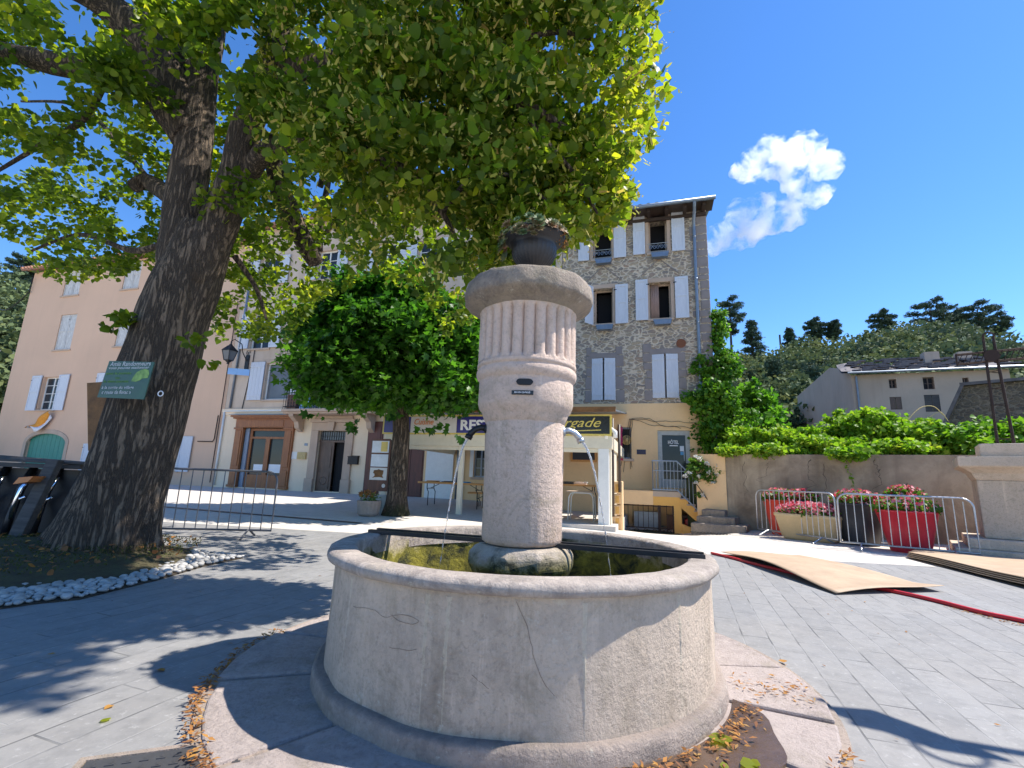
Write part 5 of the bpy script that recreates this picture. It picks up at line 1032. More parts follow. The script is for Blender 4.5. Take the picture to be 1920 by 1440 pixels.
# bare creeper stems on the ochre wall
m = MB(ST); rr = random.Random(9)
for k in range(7):
    x, z = ST.px(1183, 772)[0] + rr.uniform(-.1, .1), 3.3; P = []
    dx = rr.uniform(-.12, .22) if k < 4 else rr.uniform(.3, .6)
    for i in range(14): P.append((x, -.07 - .01 * i % .03, z)); x += dx * .35 + rr.uniform(-.03, .03); z -= (rr.uniform(.08, .18) if k < 4 else rr.uniform(-.03, .08))
    m.tube(P, .008, 4)
o = m.build('bare_creeper', 'iron_rust'); rebase(o, ST.w(ST.px(1183, 772)[0], 0, 2)); tag(o, 'bare climbing stems spreading over the ochre wall left of the hotel door', 'creeper')
# old stone steps right of the stairs, up to the garden wall
SS = thing('stone_steps', WL.w(-.2, -.8, 0), 'worn dark stone steps between the hotel stairs and the retaining wall', 'steps', rz=-WL.a)
wu = WL.px(1340, 960, .8)[0]; wu2 = WL.px(1412, 985, .8)[0]
for i in range(3): m = MB(WL); m.box(wu - .6 + .1 * i, wu2 - .15 - .28 * i, -1.0 + .25 * i, -.02 - .004 * i, -.3, .14 + .17 * i); bevel(m.build('step', 'cap_stone', SS, False, .02), .03)
# ---------------- retaining wall and what grows on it
w0_ = WL.px(1362, 900)[0]; RWt = 2.05
RT = thing('retaining_wall', WL.w(3, 0, 0), 'cracked brown rendered retaining wall behind the flower planters', 'wall', rz=-WL.a)
m = MB(WL); m.box(w0_, 16, 0, .45, -.5, RWt); o = m.build('wall', 'wall_render', RT)
m = MB(WL); rr = random.Random(12)
for (px, y0, y1) in ((1395, 865, 930), (1440, 868, 905), (1520, 862, 915), (1545, 870, 950), (1640, 862, 890), (1648, 880, 925), (1700, 905, 940)):
    P = []; a = WL.px(px, y0); b_ = WL.px(px + rr.uniform(-12, 12), y1); n = 17
    for i in range(n): t = i / (n - 1); P.append((a[0] + (b_[0] - a[0]) * t + .5 * (noise.noise(Vector((t * 3, px, 0)))) * t + rr.uniform(-.03, .03), -.001, a[1] + (b_[1] - a[1]) * t))
    m.tube(P, [.002 + .007 * (1 - i / n) * rr.random() for i in range(n)], 5)

m.build('cracks', 'beam_wood', RT)
yw0 = ST.px(1331, 900)[0]
m = MB(WL); m.box(WL.px(1340, 900)[0] - .5, w0_ - .002, -.05, .4, -.5, RWt + .0); m.build('end_pier', 'ochre_render', RT)
m = MB(WL); m.box(-1.2, 40, .46, 14, -.5, RWt - .25); o = m.build('garden_ground', 'hill_soil'); tag(o, kind='structure')
# ---------------- stone pedestal with the lattice iron cross
sc0 = G(1793, 1045); PD = Frame(sc0[0], sc0[1], 40)
CX = thing('wayside_cross', PD.w(.9, .9, 0), 'rusty lattice iron cross on a stepped pale stone pedestal at the right edge', 'cross', rz=-PD.a)
m = MB(PD); m.box(0, 2.0, 0, 2.0, -.1, .17); bevel(m.build('step', 'pedestal_stone', CX, False, .006), .02)
m = MB(PD); m.box(.2, 1.8, .2, 1.8, .172, .36); bevel(m.build('step', 'pedestal_stone', CX, False, .006), .02)
sx0, sx1 = .46, 1.54; cap0 = PD.px(1830, 900, -.46)[1]; cap1 = PD.px(1800, 856, -.2)[1]
m = MB(PD); m.box(sx0, sx1, sx0, sx1, .362, cap0); bevel(m.build('shaft', 'pedestal_stone', CX, False, .004), .015)
m = MB(PD); pr = [(.0, cap0), (.03, cap0 + .05), (.06, cap0 + .13), (.14, cap0 + .2), (.22, cap0 + .24), (.24, cap0 + .26), (.24, cap1), (.0, cap1)]
cxx = (sx0 + sx1) / 2; vs = []
for e, z in pr[:-1]: h = (sx1 - sx0) / 2 + e; vs += [(cxx - h, cxx - h, z), (cxx + h, cxx - h, z), (cxx + h, cxx + h, z), (cxx - h, cxx + h, z)]
n = len(pr) - 1; m.add(vs, [(4 * i + k, 4 * i + (k + 1) % 4, 4 * i + 4 + (k + 1) % 4, 4 * i + 4 + k) for i in range(n - 1) for k in range(4)] + [tuple(4 * (n - 1) + k for k in range(4)), (3, 2, 1, 0)]); bevel(m.build('capital', 'pedestal_stone', CX), .01)
bz1 = PD.px(1850, 832, -.6)[1]; m = MB(PD); m.box(cxx - .42, cxx + .42, cxx - .42, cxx + .42, cap1 + .001, bz1); bevel(m.build('block', 'pedestal_stone', CX), .015)
m = MB(PD); cz0 = bz1; ct = cz0 + 2.22; ca = cz0 + 1.80; hw_ = .085; g = .08
for dx in (-1, 1):
    for dy in (-1, 1):
        m.tube([(cxx + dx * (hw_ + .03), cxx + dy * g, cz0 - .02), (cxx + dx * hw_ * .85, cxx + dy * g * .8, ct)], .018, 5)
        m.tube([(cxx - .52, cxx + dy * g * .7, ca + dx * .10), (cxx + .52, cxx + dy * g * .7, ca + dx * .10)], .015, 5)
for e in (-.52, .52):
    for dy in (-1, 1): m.tube([(cxx + e, cxx + dy * g * .7, ca - .12), (cxx + e, cxx + dy * g * .7, ca + .12)], .015, 5)
z = cz0 + .1; k = 0
while z < ct - .1: m.tube([(cxx - hw_, cxx - g, z), (cxx + hw_, cxx - g, z + .03)], .009, 4); m.tube([(cxx - hw_, cxx + g, z + .05), (cxx + hw_, cxx + g, z)], .009, 4); z += .34; 
for i in range(12):
    x = cxx - .51 + 1.02 * i / 12; m.tube([(x, cxx - g * .7, ca - .1), (x + .085, cxx - g * .7, ca + .1)], .007, 4)
m.tube([(cxx + .085 * math.cos(k * PI / 10), cxx - g, ct - .02 + .09 * math.sin(k * PI / 10)) for k in range(11)], .02, 6)
m.prism([(cxx + .12 * math.cos(k * PI / 9), ca + .12 * math.sin(k * PI / 9)) for k in range(18)], cxx - .11, cxx - .09); m.build('cross', 'iron_rust', CX)
# ---------------- ruined grey house, slate barn behind the garden
hp = [(22.0, 30.0), (24.3, 40.0), (23.1, 34.0)]
GH = Frame(22.0, 30.0, 22); zr_ = GH.px(1612, 703)[1]; ue = GH.px(1893, 700)[0]
RH = thing('grey_house', (25, 29, 2), 'abandoned grey rendered house with sagging slate roof and brown shutters behind the garden', 'house', rz=-GH.a)
rw = [GH.rect(1667, 1681, 711, 728), GH.rect(1731, 1752, 707, 730), GH.rect(1805, 1817, 708, 724), GH.rect(1669, 1691, 744, 768), GH.rect(1734, 1763, 740, 772)]
m = wall_grid(GH, 0, ue, 0, zr_, rw, dep=.25); L0 = GH.w(0, 0, 0); 
bk = (24.5, 40.0); pk = (23.2, 33.7)
m.add([(22, 30, 0), (pk[0], pk[1], 0), (pk[0], pk[1], 9.9), (22.15, 30.6, zr_ + .55), (22, 30, zr_ + .0)], [(4, 3, 2, 1, 0)], raw=True); m.add([(pk[0], pk[1], 0), (bk[0], bk[1], 0), (bk[0], bk[1], 8.9), (pk[0], pk[1], 9.9)], [(3, 2, 1, 0)], raw=True)
e1 = GH.w(ue, 0, 0); e2 = GH.w(ue, 9, 0); m.add([(e1[0], e1[1], 0), (e2[0], e2[1], 0), (e2[0], e2[1], zr_), (e1[0], e1[1], zr_)], [(0, 1, 2, 3)], raw=True); m.build('wall', 'grey_render', RH)
for i, r in enumerate(rw):
    if i < 3: window(GH, RH, *r, dep=.2, frame='old_door', bars=(1, 1), glass='dark_interior', sill=False)
    else:
        h = (r[0] + r[1]) / 2; shutter(GH, RH, r[0], h - .01, r[2], r[3], y=.05, mat='old_door' if i == 3 else 'weathered_board', z_brace=True); shutter(GH, RH, h + .01, r[1], r[2], r[3], y=.05, mat='old_door' if i == 3 else 'weathered_board', z_brace=True)
m = MB(GH); n = 22; rr = random.Random(2); vs = []
for j in range(7):
    for i in range(n + 1):
        u_ = -.6 + (ue + 1.0) * i / n; t = j / 6; vs.append((u_ + t * .8, -.5 + 4.6 * t, zr_ + .12 + 1.75 * t * (.85 + .3 * noise.noise(Vector((i * .3, 0, 3)))) + rr.uniform(-.05, .05) - .25 * math.exp(-((i - 6) / 3) ** 2) * t))
f1 = [(j * (n + 1) + i, j * (n + 1) + i + 1, (j + 1) * (n + 1) + i + 1, (j + 1) * (n + 1) + i) for j in range(6) for i in range(n)]; m.add(vs, f1)
m.add([(a, b_, c - .12) for a, b_, c in vs], [f[::-1] for f in f1])
for k in range(120): i = rr.uniform(0, ue); t = rr.uniform(0, .9); a = rr.uniform(.3, .7); m.box(i, i + a, -.5 + 4.4 * t, -.5 + 4.4 * t + .35, zr_ + .16 + 1.75 * t, zr_ + .24 + 1.75 * t)
RF = m.build('roof', 'slate', RH); m = MB(GH); m.box(ue * .62, ue * .62 + .8, 2.5, 3.2, zr_ + .8, zr_ + 1.9); m.box(ue * .85, ue * .85 + .7, 2.5, 3.2, zr_ + .8, zr_ + 1.8); m.build('chimney', 'grey_render', RF)
m = MB(GH); m.tube([(.25, -.08, 2), (.25, -.08, zr_ - .1)], .06, 8); m.tube([(-.3, -.55, zr_ + .05), (ue + .4, -.55, zr_ + .05)], .07, 6); m.build('gutter', 'zinc', RH)
m = MB(GH); m.prism([(rw[3][1] + .3 + a, 5.2 + b_) for a, b_ in ((0, -1.2), (1.2, -1.8), (2.9, -1.6), (3.6, -.4), (3.5, 1.1), (2.6, 2.0), (1.2, 2.4), (.2, 2.2), (-.1, 1.)) ], -.012, .0) ; 
# dark stone barn in front of it
BH = Frame(17.2, 20.0, 44); bz0 = BH.px(1806, 724)[1]; bl = BH.px(1778, 785)[0]; bm_ = BH.px(1806, 724)[0]
SBn = thing('stone_barn', BH.w(2, 0, 1.8), 'dark rubble stone barn gable behind the iron cross', 'barn', rz=-BH.a)
MATS['dark_masonry'] = MATS['masonry'].copy()
for nd in MATS['dark_masonry'].node_tree.nodes:
    if nd.type == 'VALTORGB' and len(nd.color_ramp.elements) == 5:
        for e in nd.color_ramp.elements: c = e.color; e.color = (c[0] * .42, c[1] * .42, c[2] * .42, 1)
    if nd.type == 'MIX':
        for k in (6, 7):
            if not nd.inputs[k].is_linked: c = nd.inputs[k].default_value; nd.inputs[k].default_value = (c[0] * .38, c[1] * .36, c[2] * .34, 1)
zbl = BH.px(1778, 785)[1]; zlow = 1.8
m = MB(BH); dx = (bm_ - bl) / (bz0 - zbl); m.prism([(bl - dx * (zbl - zlow), zlow), (bm_, bz0), (bm_ + 9, bz0 + .1), (bm_ + 9, zlow)], 0, 6); m.build('wall', 'dark_masonry', SBn)
m = MB(BH); a = (bl - dx * (zbl - zlow), zlow); m.prism([(a[0] - .12, a[1]), (a[0] + .02, a[1]), (bm_ + .02, bz0 + .0), (bm_ - .05, bz0 + .12)], -.2, 6.2); m.prism([(bm_, bz0 + .002), (bm_ + 9.2, bz0 + .102), (bm_ + 9.2, bz0 + .2), (bm_ - .1, bz0 + .12)], -.2, 6.2); m.build('roof', 'slate', SBn)
q = PY(1905, 712, 44); m = MB(); m.box(q[0] - 1, q[0] + 9, 44, 50, 2, q[2] - .8); m.hexa([(q[0] - 1.4, 43.5, q[2] - .8), (q[0] + 9, 43.5, q[2] - .8), (q[0] + 9, 47, q[2] + .9), (q[0] - 1.4, 47, q[2] + .9), (q[0] - 1.4, 43.5, q[2] - .6), (q[0] + 9, 43.5, q[2] - .6), (q[0] + 9, 47, q[2] + 1.1), (q[0] - 1.4, 47, q[2] + 1.1)]); o = m.build('far_house', 'clay_tile'); rebase(o, (q[0] + 4, 47, 2)); tag(o, 'low pinkish tiled roof showing behind the stone barn at the right edge', 'house')
# small white gabled house at far left
q = PY(6, 700, 34); g1_ = PY(15, 698, 34)
WHh = thing('white_house', (q[0] - 3, 34, 1), 'small white gabled house cut by the left edge of the photo', 'house'); m = MB(); m.prism([(g1_[0] - 9, 0), (g1_[0] + .6, 0), (g1_[0] + .6, g1_[2] - .9), (g1_[0] - 4.2, g1_[2] + 2.2), (g1_[0] - 9, g1_[2] - .9)], 34, 42); m.build('wall', 'white_paint', WHh)
m = MB(); m.prism([(g1_[0] - 4.2, g1_[2] + 2.21), (g1_[0] + 1.0, g1_[2] - 1.15), (g1_[0] + 1.0, g1_[2] - .95), (g1_[0] - 4.2, g1_[2] + 2.41)], 33.6, 42.3); m.build('roof', 'slate', WHh)
q = PY(42, 575, 40); m = MB(); m.tube([(q[0] + .6, 40, q[2] - 6), (q[0] + .7, 40, q[2] + 2.2)], .16, 8); o = m.build('utility_pole', 'white_paint'); rebase(o, (q[0] + .6, 40, q[2] - 6)); tag(o, 'pale concrete utility pole beside the left corner of the pink house', 'pole')
q2 = PY(44, 548, 40); p1 = PY(-20, 530, 33); p2 = ST.w(uA + .1, -.1, ST.px(62, 548)[1]); m = MB(); m.tube([tuple(Vector(p1).lerp(Vector(p2), t) - Vector((0, 0, 1.6 * math.sin(PI * t)))) for t in np.linspace(0, 1, 14)], .035, 5); m.tube([p2, (p2[0] + .05, p2[1] - .05, p2[2] + .9)], .035, 5); o = m.build('cable', 'dark_metal'); rebase(o, p2); tag(o, 'black sagging cable running to the upper left corner of the pink house', 'cable')
# ---------------- crowd barriers
def barrier(A, B, mat, label, nbar=13, H=1.08, feet=True, ends=(0.16, .84)):
    A = Vector(A); B = Vector(B); d = (B - A); L = d.length; d2 = d.normalized(); nrm_ = Vector((-d2.y, d2.x, 0)).normalized(); U = Vector((0, 0, 1))
    t = thing('crowd_barrier', tuple((A + B) / 2), label, 'barrier', 'crowd barriers', rz=math.atan2(d2.y, d2.x)); zb, r = .13, .019
    def p(s, z): return tuple(A + d2 * s + U * z)
    c = .17; pts = [p(0, zb), p(0, H - c)] + [p(c - c * math.cos(k * PI / 12), H - c + c * math.sin(k * PI / 12)) for k in range(1, 7)] + [p(L - c + c * math.sin(k * PI / 12), H - c + c * math.cos(k * PI / 12)) for k in range(0, 7)] + [p(L, zb), p(0, zb)]
    m = MB(); m.tube(pts, r, 8, raw=True); m.build('frame', mat, t, True)
    m = MB()
    for i in range(1, nbar + 1): s = L * i / (nbar + 1); m.tube([p(s, zb), p(s, H - (.0 if c < s < L - c else .06))], .0085, 6, raw=True)
    m.build('bars', mat, t)
    for e in ends:
        m = MB(); s = L * e; b0 = A + d2 * s; m.tube([tuple(b0 + nrm_ * .30 + U * .01), tuple(b0 + nrm_ * .04 + U * (zb + .0)), tuple(b0 - nrm_ * .04 + U * zb), tuple(b0 - nrm_ * .30 + U * .01)], .017, 6, raw=True); m.build('foot', mat, t)
    return t
def Gp(x, y, dz=0): g_ = G(x, y); return (g_[0], g_[1], g_[2])
e = Gp(506, 1010); s_2 = Vector(e) + Vector((-2.2, -.28, 0)); barrier(tuple(s_2), e, 'dull_steel', 'dull grey steel crowd barrier standing behind the leaning tree trunk', 12, 1.1)
barrier((6.30, 12.35, 0), (6.92, 10.3, 0), 'galvanised', 'galvanised crowd barrier nearer the hotel stairs in front of the red and tan planters', 14, 1.08)
barrier((6.74, 9.95, 0), (8.38, 8.75, 0), 'galvanised', 'galvanised crowd barrier in front of the dark planter and the big red planter', 14, 1.08)
# ---------------- flower planters
def blossoms(par, c, rx, ry, rz, n, seed, z):
    r = np.random.default_rng(seed)
    P = ball_pts(n, (c[0], c[1], z), (rx, ry, rz), r, .55); P = P[P[:, 2] > z - rz * .35]
    leaves('foliage', 'shrub_leaf', ball_pts(int(n * .8), (c[0], c[1], z), (rx * 1.0, ry * 1.0, rz * .9), r, .5), .07, 'heart', par, r=r, spread=.9)
    P = P[::2]; leaves('flowers', 'flower', P + np.array([0, 0, .02]), .055, 'maple', par, r=r, nrm=(P - np.array([c[0], c[1], z])) / np.array([rx, ry, rz]) * 1.4, spread=.7, droop=0)
def round_planter(px, y, Y, rt, rb, h, mat, label, seed, base=None):
    x = PY(px, y, Y)[0]; z0 = gh(x, Y); t = thing('flower_planter', (x, Y, z0), label, 'planter', 'large planters of pink and red flowers')
    m = MB(); m.lathe([(.0001, z0), (rb * .96, z0), (rb, z0 + .02), (rb + (rt - rb) * .5, z0 + h * .5), (rt, z0 + h - .04), (rt + .02, z0 + h - .035), (rt + .02, z0 + h), (rt - .03, z0 + h), (rt - .04, z0 + h - .06), (.0001, z0 + h - .06)], (x, Y), 56); m.build('pot', mat, t, True).data.shade_smooth()
    blossoms(t, (x, Y), rt * 1.08, rt * 1.08, .22, 1500, seed, z0 + h + .06); return t
round_planter(1468, 1000, 12.5, .40, .25, .86, 'orange_red_plastic', 'tall orange red round planter at the left end of the planter row', 31)
round_planter(1616, 1020, 10.75, .50, .33, .88, 'dark_plastic', 'tall charcoal round planter between the tan trough and the big red planter', 32)
round_planter(1708, 1034, 9.75, .50, .32, .80, 'red_plastic', 'big crimson round planter right of the charcoal planter', 33)
round_planter(1706, 1010, 11.0, .34, .24, 1.02, 'orange_red_plastic', 'planter mostly hidden behind the big crimson planter with only its flowers showing', 34)
round_planter(1508, 1000, 12.3, .34, .24, .86, 'dark_plastic', 'planter hidden behind the tan trough with only its purple pink flowers showing', 35)
tc = PY(1521, 1011, 11.25); tp = thing('flower_planter', (tc[0], 11.25, 0), 'wide tan rectangular trough planter behind the left galvanised barrier', 'planter', 'large planters of pink and red flowers', rz=-.9)
TF = Frame(tc[0], 11.25, 52); m = MB(TF); n = 5
def rrect(hx, hy, z, c=.1): return [(sx * (hx - c * (1 - math.cos(a))) , sy * (hy - c * (1 - math.sin(a))), z) for sx, sy, q in ((1, 1, 0), (-1, 1, 1), (-1, -1, 2), (1, -1, 3)) for a in ([0, PI / 6, PI / 3, PI / 2] if q % 2 == 0 else [PI / 2, PI / 3, PI / 6, 0])]
lv = [(.50, .20, 0.), (.56, .24, .06), (.66, .30, .5), (.68, .32, .52), (.68, .32, .58), (.62, .27, .58), (.6, .25, .52)]
vs = []
for hx_, hy_, z in lv: vs += rrect(hx_, hy_, z)
m.add(vs, [(16 * i + k, 16 * i + (k + 1) % 16, 16 * i + 16 + (k + 1) % 16, 16 * i + 16 + k) for i in range(len(lv) - 1) for k in range(16)] + [tuple(range(16))[::-1], tuple(96 + k for k in range(16))]); m.build('trough', 'tan_plastic', tp, True)
r = np.random.default_rng(77); P = ball_pts(2200, (0, 0, .66), (.72, .36, .20), r, .4); P = P[P[:, 2] > .58]; PW = np.array([TF.w(*p) for p in P]); leaves('flowers', 'flower', PW, .045, 'maple', tp, r=r, nrm=np.array([-.3, -.6, .9]), droop=0, spread=.7)
P = ball_pts(900, (0, 0, .62), (.7, .34, .16), r, .3); leaves('foliage', 'shrub_leaf', np.array([TF.w(*p) for p in P]), .07, 'heart', tp, r=r)
# ---------------- hardboard sheets, hose, drain grating
def sheet(name, quad, lift, label, n=24, thick=.006, curl=None, layers=1):
    A, B, C, D = [Vector(q) for q in quad]; V = []; F = []
    for L_ in range(layers):
        k0 = len(V)
        for j in range(n + 1):
            for i in range(n + 1):
                s, t = i / n, j / n; p = (A * (1 - s) + B * s) * (1 - t) + (D * (1 - s) + C * s) * t; p.z = lift(s, t) + L_ * .022; V.append(tuple(p + Vector((.03 * L_, .02 * L_, 0))))
        for j in range(n):
            for i in range(n): F.append(tuple(k0 + q for q in (j * (n + 1) + i, j * (n + 1) + i + 1, (j + 1) * (n + 1) + i + 1, (j + 1) * (n + 1) + i)))
    me = bpy.data.meshes.new(name); me.from_pydata(V, [], F); o = obj(name, me, 'hardboard', None, True); md = o.modifiers.new('t', 'SOLIDIFY'); md.thickness = thick; rebase(o, (A.x, A.y, 0)); return tag(o, label, 'board', 'brown hardboard sheets on the paving')
sheet('hardboard_sheet', [G(1352, 1039), G(1500, 1043), G(1772, 1111), G(1568, 1117)], lambda s, t: .035 + .035 * math.sin(t * PI * 1.1) + .05 * (1 - s) * math.sin(PI * t) ** 2 + .07 * s * max(0, t - .85) / .15 + .02 * math.sin(s * 5), 'single brown hardboard sheet lying over the red hose')
g1, g2 = G(1700, 1047), G(1716, 1041); sheet('hardboard_sheet', [g1, g2, (9.6, 7.6, 0), (6.3, 5.0, 0)], lambda s, t: .03 + .05 * t + .01 * math.sin(t * 9 + s), 'stack of brown hardboard sheets running out of the right edge', layers=4)
hz_ = .026; pts = [G(1334, 1040), G(1372, 1049), G(1420, 1062), G(1500, 1081), G(1600, 1099), G(1690, 1116), G(1760, 1132), G(1840, 1153), G(1920, 1170), (5.1, 3.9, 0)]
m = MB(); m.tube([tuple(p + Vector((0, 0, hz_))) for p in smooth(pts)], .021, 12, raw=True); o = m.build('hose', 'hose_red', None, True); rebase(o, pts[5]); tag(o, 'red hose lying on the grey paving and passing under the brown sheet', 'hose')
ga = G(1448, 1003) ; m = MB(ST); gu, gv = (Vector(ga).xy - Vector(ST.o)).dot(Vector(ST.d)), (Vector(ga).xy - Vector(ST.o)).dot(Vector(ST.n))
q = G(1342, 1003); qu, qv = (np.array(q[:2]) - ST.o) @ ST.d, (np.array(q[:2]) - ST.o) @ ST.n
m = MB(ST); zz = q[2] + .02
for i in range(14): m.box(qu - .55 + i * .08, qu - .52 + i * .08, qv - .15, qv + .15, zz, zz + .012)
m.box(qu - .6, qu + .56, qv - .2, qv - .155, zz, zz + .014); m.box(qu - .6, qu + .56, qv + .155, qv + .2, zz, zz + .014); o = m.build('drain_grating', 'dark_metal'); rebase(o, (q[0], q[1], q[2])); tag(o, 'dark drain grating in the pale paving before the hotel stairs', 'grating')
a, b_ = Vector(G(296, 950)), Vector(G(622, 977)); d = (b_ - a).normalized(); n_ = Vector((-d.y, d.x, 0)); m = MB(); K = 16
vs = []
for i in range(K + 1):
    p = a.lerp(b_, i / K * 1.25 - .1)
    for s in (-.06, .06): q = p + n_ * s; vs.append((q.x, q.y, gh(q.x, q.y) + .012))
m.add(vs, [(2 * i, 2 * i + 2, 2 * i + 3, 2 * i + 1) for i in range(K)], raw=True); o = m.build('drain_channel', 'dark_metal'); tag(o, 'long dark drainage channel crossing the pale paving on the left', 'drain'); rebase(o, tuple(a)); 
# cast iron cover, lower left
mc = G(330, 1440); CF = Frame(mc[0] - .02, mc[1] - .02, -20); m = MB(CF); m.box(-.30, .30, -.35, .12, .004, .016); MC = thing('manhole_cover', (mc[0], mc[1], .01), 'dark cast iron cover with raised pattern beside the stone apron at the bottom left', 'manhole cover', rz=math.radians(20))
for i in range(10):
    for j in range(8): x, y = -.28 + i * .056, -.33 + j * .056; m.box(x, x + .03, y, y + .010, .012, .020); m.box(x + .010, x + .020, y + .008, y + .034, .012, .020)
m.build('plate', 'cast_iron', MC)
m = MB(CF)
for a_ in ((-.33, -.303, -.38, .15), (.303, .33, -.38, .15), (-.3029, .3029, .123, .15)): m.box(*a_, .004, .02)
m.build('rim', 'trough_stone', MC)
# bracket sign outside the right edge: casts the sign-shaped shadow on the paving
BS = thing('bracket_sign', (6.3, 2.4, 0), 'iron bracket sign beyond the right edge whose shadow falls on the paving lower right', 'sign')
m = MB(); m.tube([(6.3, 2.35, 0), (6.3, 2.35, 4.4)], .06, 10); m.build('pole', 'dark_metal', BS)
m = MB(); m.tube([(6.3, 2.35, 4.1), (5.5, 2.5, 4.12), (4.75, 2.75, 4.1), (4.5, 2.85, 4.05)], .035, 8); m.tube([(6.3, 2.35, 3.4), (5.6, 2.5, 3.8), (5.3, 2.6, 4.1)], .05, 8); m.tube([(4.72 + .13 * math.cos(k * .45), 2.62 + .13 * math.sin(k * .45), 3.98 + .0 * k) for k in range(15)], .016, 6); m.build('bracket', 'dark_metal', BS)
m = MB(); m.hexa([(4.20, 2.95, 3.32), (4.48, 2.50, 3.32), (4.50, 2.52, 3.32), (4.22, 2.97, 3.32), (4.34, 3.02, 3.98), (4.66, 2.62, 3.98), (4.68, 2.64, 3.98), (4.36, 3.04, 3.98)]); m.build('panel', 'dark_metal', BS)
# ---------------- stacked dark furniture at the left edge
DS = thing('dark_stack', (-6.6, 6.4, 0), 'stack of black café chairs with shining chrome tubes under dark boards left of the trunk', 'stack of chairs')
DF = Frame(-7.6, 6.5, -4)
def dfp(x, y, off=0): return DF.px(x, y, off)
bzt = dfp(75, 860)[1]
m = MB(DF)
for i in range(6): m.hexa([(-1.0 + .1 * i, -.35 + i * .13, bzt - .03 + .012 * i), (2.05 - .05 * i, -.35 + i * .13, bzt - .06 - .006 * i), (2.05 - .05 * i, -.24 + i * .13, bzt - .06), (-1.0 + .1 * i, -.24 + i * .13, bzt - .02), (-1.0 + .1 * i, -.35 + i * .13, bzt + .0 + .014 * i), (2.05 - .05 * i, -.35 + i * .13, bzt - .03), (2.05 - .05 * i, -.24 + i * .13, bzt - .03), (-1.0 + .1 * i, -.24 + i * .13, bzt + .014 * i)])
m.box(-.9, 2.0, -.33, -.25, bzt - .12, bzt - .065); bevel(m.build('boards', 'weathered_board', DS), .006)
m = MB(DF); rr = random.Random(4)
for i in range(9):
    x = -.85 + i * .33; m.tube([(x, -.18, .08), (x + .05, -.2, .45), (x + .02, -.14, .62), (x + .1, -.2, .78), (x + .08, -.05, bzt - .12)], .045, 8)
m.build('chair_shells', 'black_steel', DS, True)
m = MB(DF)
for i in range(9):
    x = -.75 + i * .33; m.tube([(x, -.24, .42), (x + .03, -.27, .6), (x + .06, -.26, .8), (x + .10, -.2, .95)], .028, 10); m.tube([(x - .02, -.24, .62), (x + .14, -.27, .70)], .018, 8)
m.build('chrome_tubes', 'chrome', DS, True)
m = MB(DF); m.box(-.9, 1.9, -.05, .55, .0, bzt - .14); m.build('dark_shells', 'dark_plastic', DS)
p0, p1 = dfp(92, 862, .55), dfp(6, 1050, .75); m = MB(DF); m.hexa([(p1[0] - .07, -.78, 0), (p1[0] + .09, -.78, 0), (p1[0] + .09, -.68, 0), (p1[0] - .07, -.68, 0), (p0[0] - .07, -.5, p0[1]), (p0[0] + .07, -.5, p0[1]), (p0[0] + .07, -.4, p0[1]), (p0[0] - .07, -.4, p0[1])]); PRP = m.build('prop', 'weathered_board', DS); bevel(PRP, .01)
q0 = dfp(50, 905, .68); m = MB(DF); m.hexa([(q0[0] - .10, -.74, q0[1] - .02), (q0[0] + .06, -.74, q0[1] + .01), (q0[0] + .06, -.54, q0[1] + .01), (q0[0] - .10, -.54, q0[1] - .02), (q0[0] - .06, -.73, q0[1] + .06), (q0[0] + .10, -.73, q0[1] + .08), (q0[0] + .10, -.53, q0[1] + .08), (q0[0] - .06, -.53, q0[1] + .06)]); m.build('orange_strap', 'letter_orange', DS)
# ================================================================== TREES
def limb(pts, rad, mat, name, par, seg=24, bumpy=.06, fq=3.0, flare=None):
    """one tapered limb through world points with lumpy, furrowed surface"""
    P = smooth(pts, 7); n = len(P); k = len(rad); R_ = [np.interp(i / (n - 1) * (k - 1), range(k), rad) for i in range(n)]
    m = MB(); m.tube([tuple(p) for p in P], R_, seg, raw=True)
    for i in range(n):
        for j in range(seg):
            v = Vector(m.v[i * seg + j]); d = (v - P[i]).normalized(); r = R_[i]
            a = noise.noise(v * fq) * bumpy + .35 * bumpy * abs(noise.noise(Vector((v.x * 11, v.y * 11, v.z * 1.6))))
            if flare: a += flare(v, d, i / (n - 1))
            m.v[i * seg + j] = tuple(v + d * r * a)
    return m.build(name, mat, par, True)
TY = 5.9
LT = thing('linden_tree', (-4.75, 5.75, 0), 'huge leaning linden tree with thick ridged trunk and a crown overhanging the fountain', 'tree')
def L(x, y, Y=TY): return PY(x, y, Y)
def root_flare(v, d, t):
    z = v.z; q = math.atan2(d.y, d.x)
    f = math.exp(-max(0, z) * 2.2); return f * (.16 + .22 * max(0, math.sin(q * 3 + .6)) + .75 * max(0, -d.x) * f + .1 * math.sin(q * 7)) + .02 * math.sin(q * 9 + z * 1.3)
base = [(-4.80, 5.95, -.15), (-4.76, 5.93, .25), (-4.64, 5.9, .9), (-4.55, 5.9, 1.65), (-4.47, 5.9, 2.6), (-4.36, 5.9, 3.3), (-4.27, 5.92, 3.8), (-4.22, 5.95, 4.3)]
limb(base, [.50, .47, .425, .425, .405, .385, .36, .31], 'bark', 'trunk', LT, 128, .07, 2.2, root_flare)
limb([(-4.40, 5.9, 3.3), (-4.52, 5.9, 4.4), L(366, 250), L(378, 150), L(400, 40), L(420, -120)], [.27, .25, .225, .20, .17, .13], 'bark', 'limb', LT, 40, .09)
limb([(-4.22, 5.85, 3.5), L(440, 345, 5.8), L(462, 240, 5.7), L(500, 160, 5.6), L(525, 60, 5.5), L(540, -90, 5.3)], [.27, .215, .195, .18, .165, .13], 'bark', 'limb', LT, 40, .09)
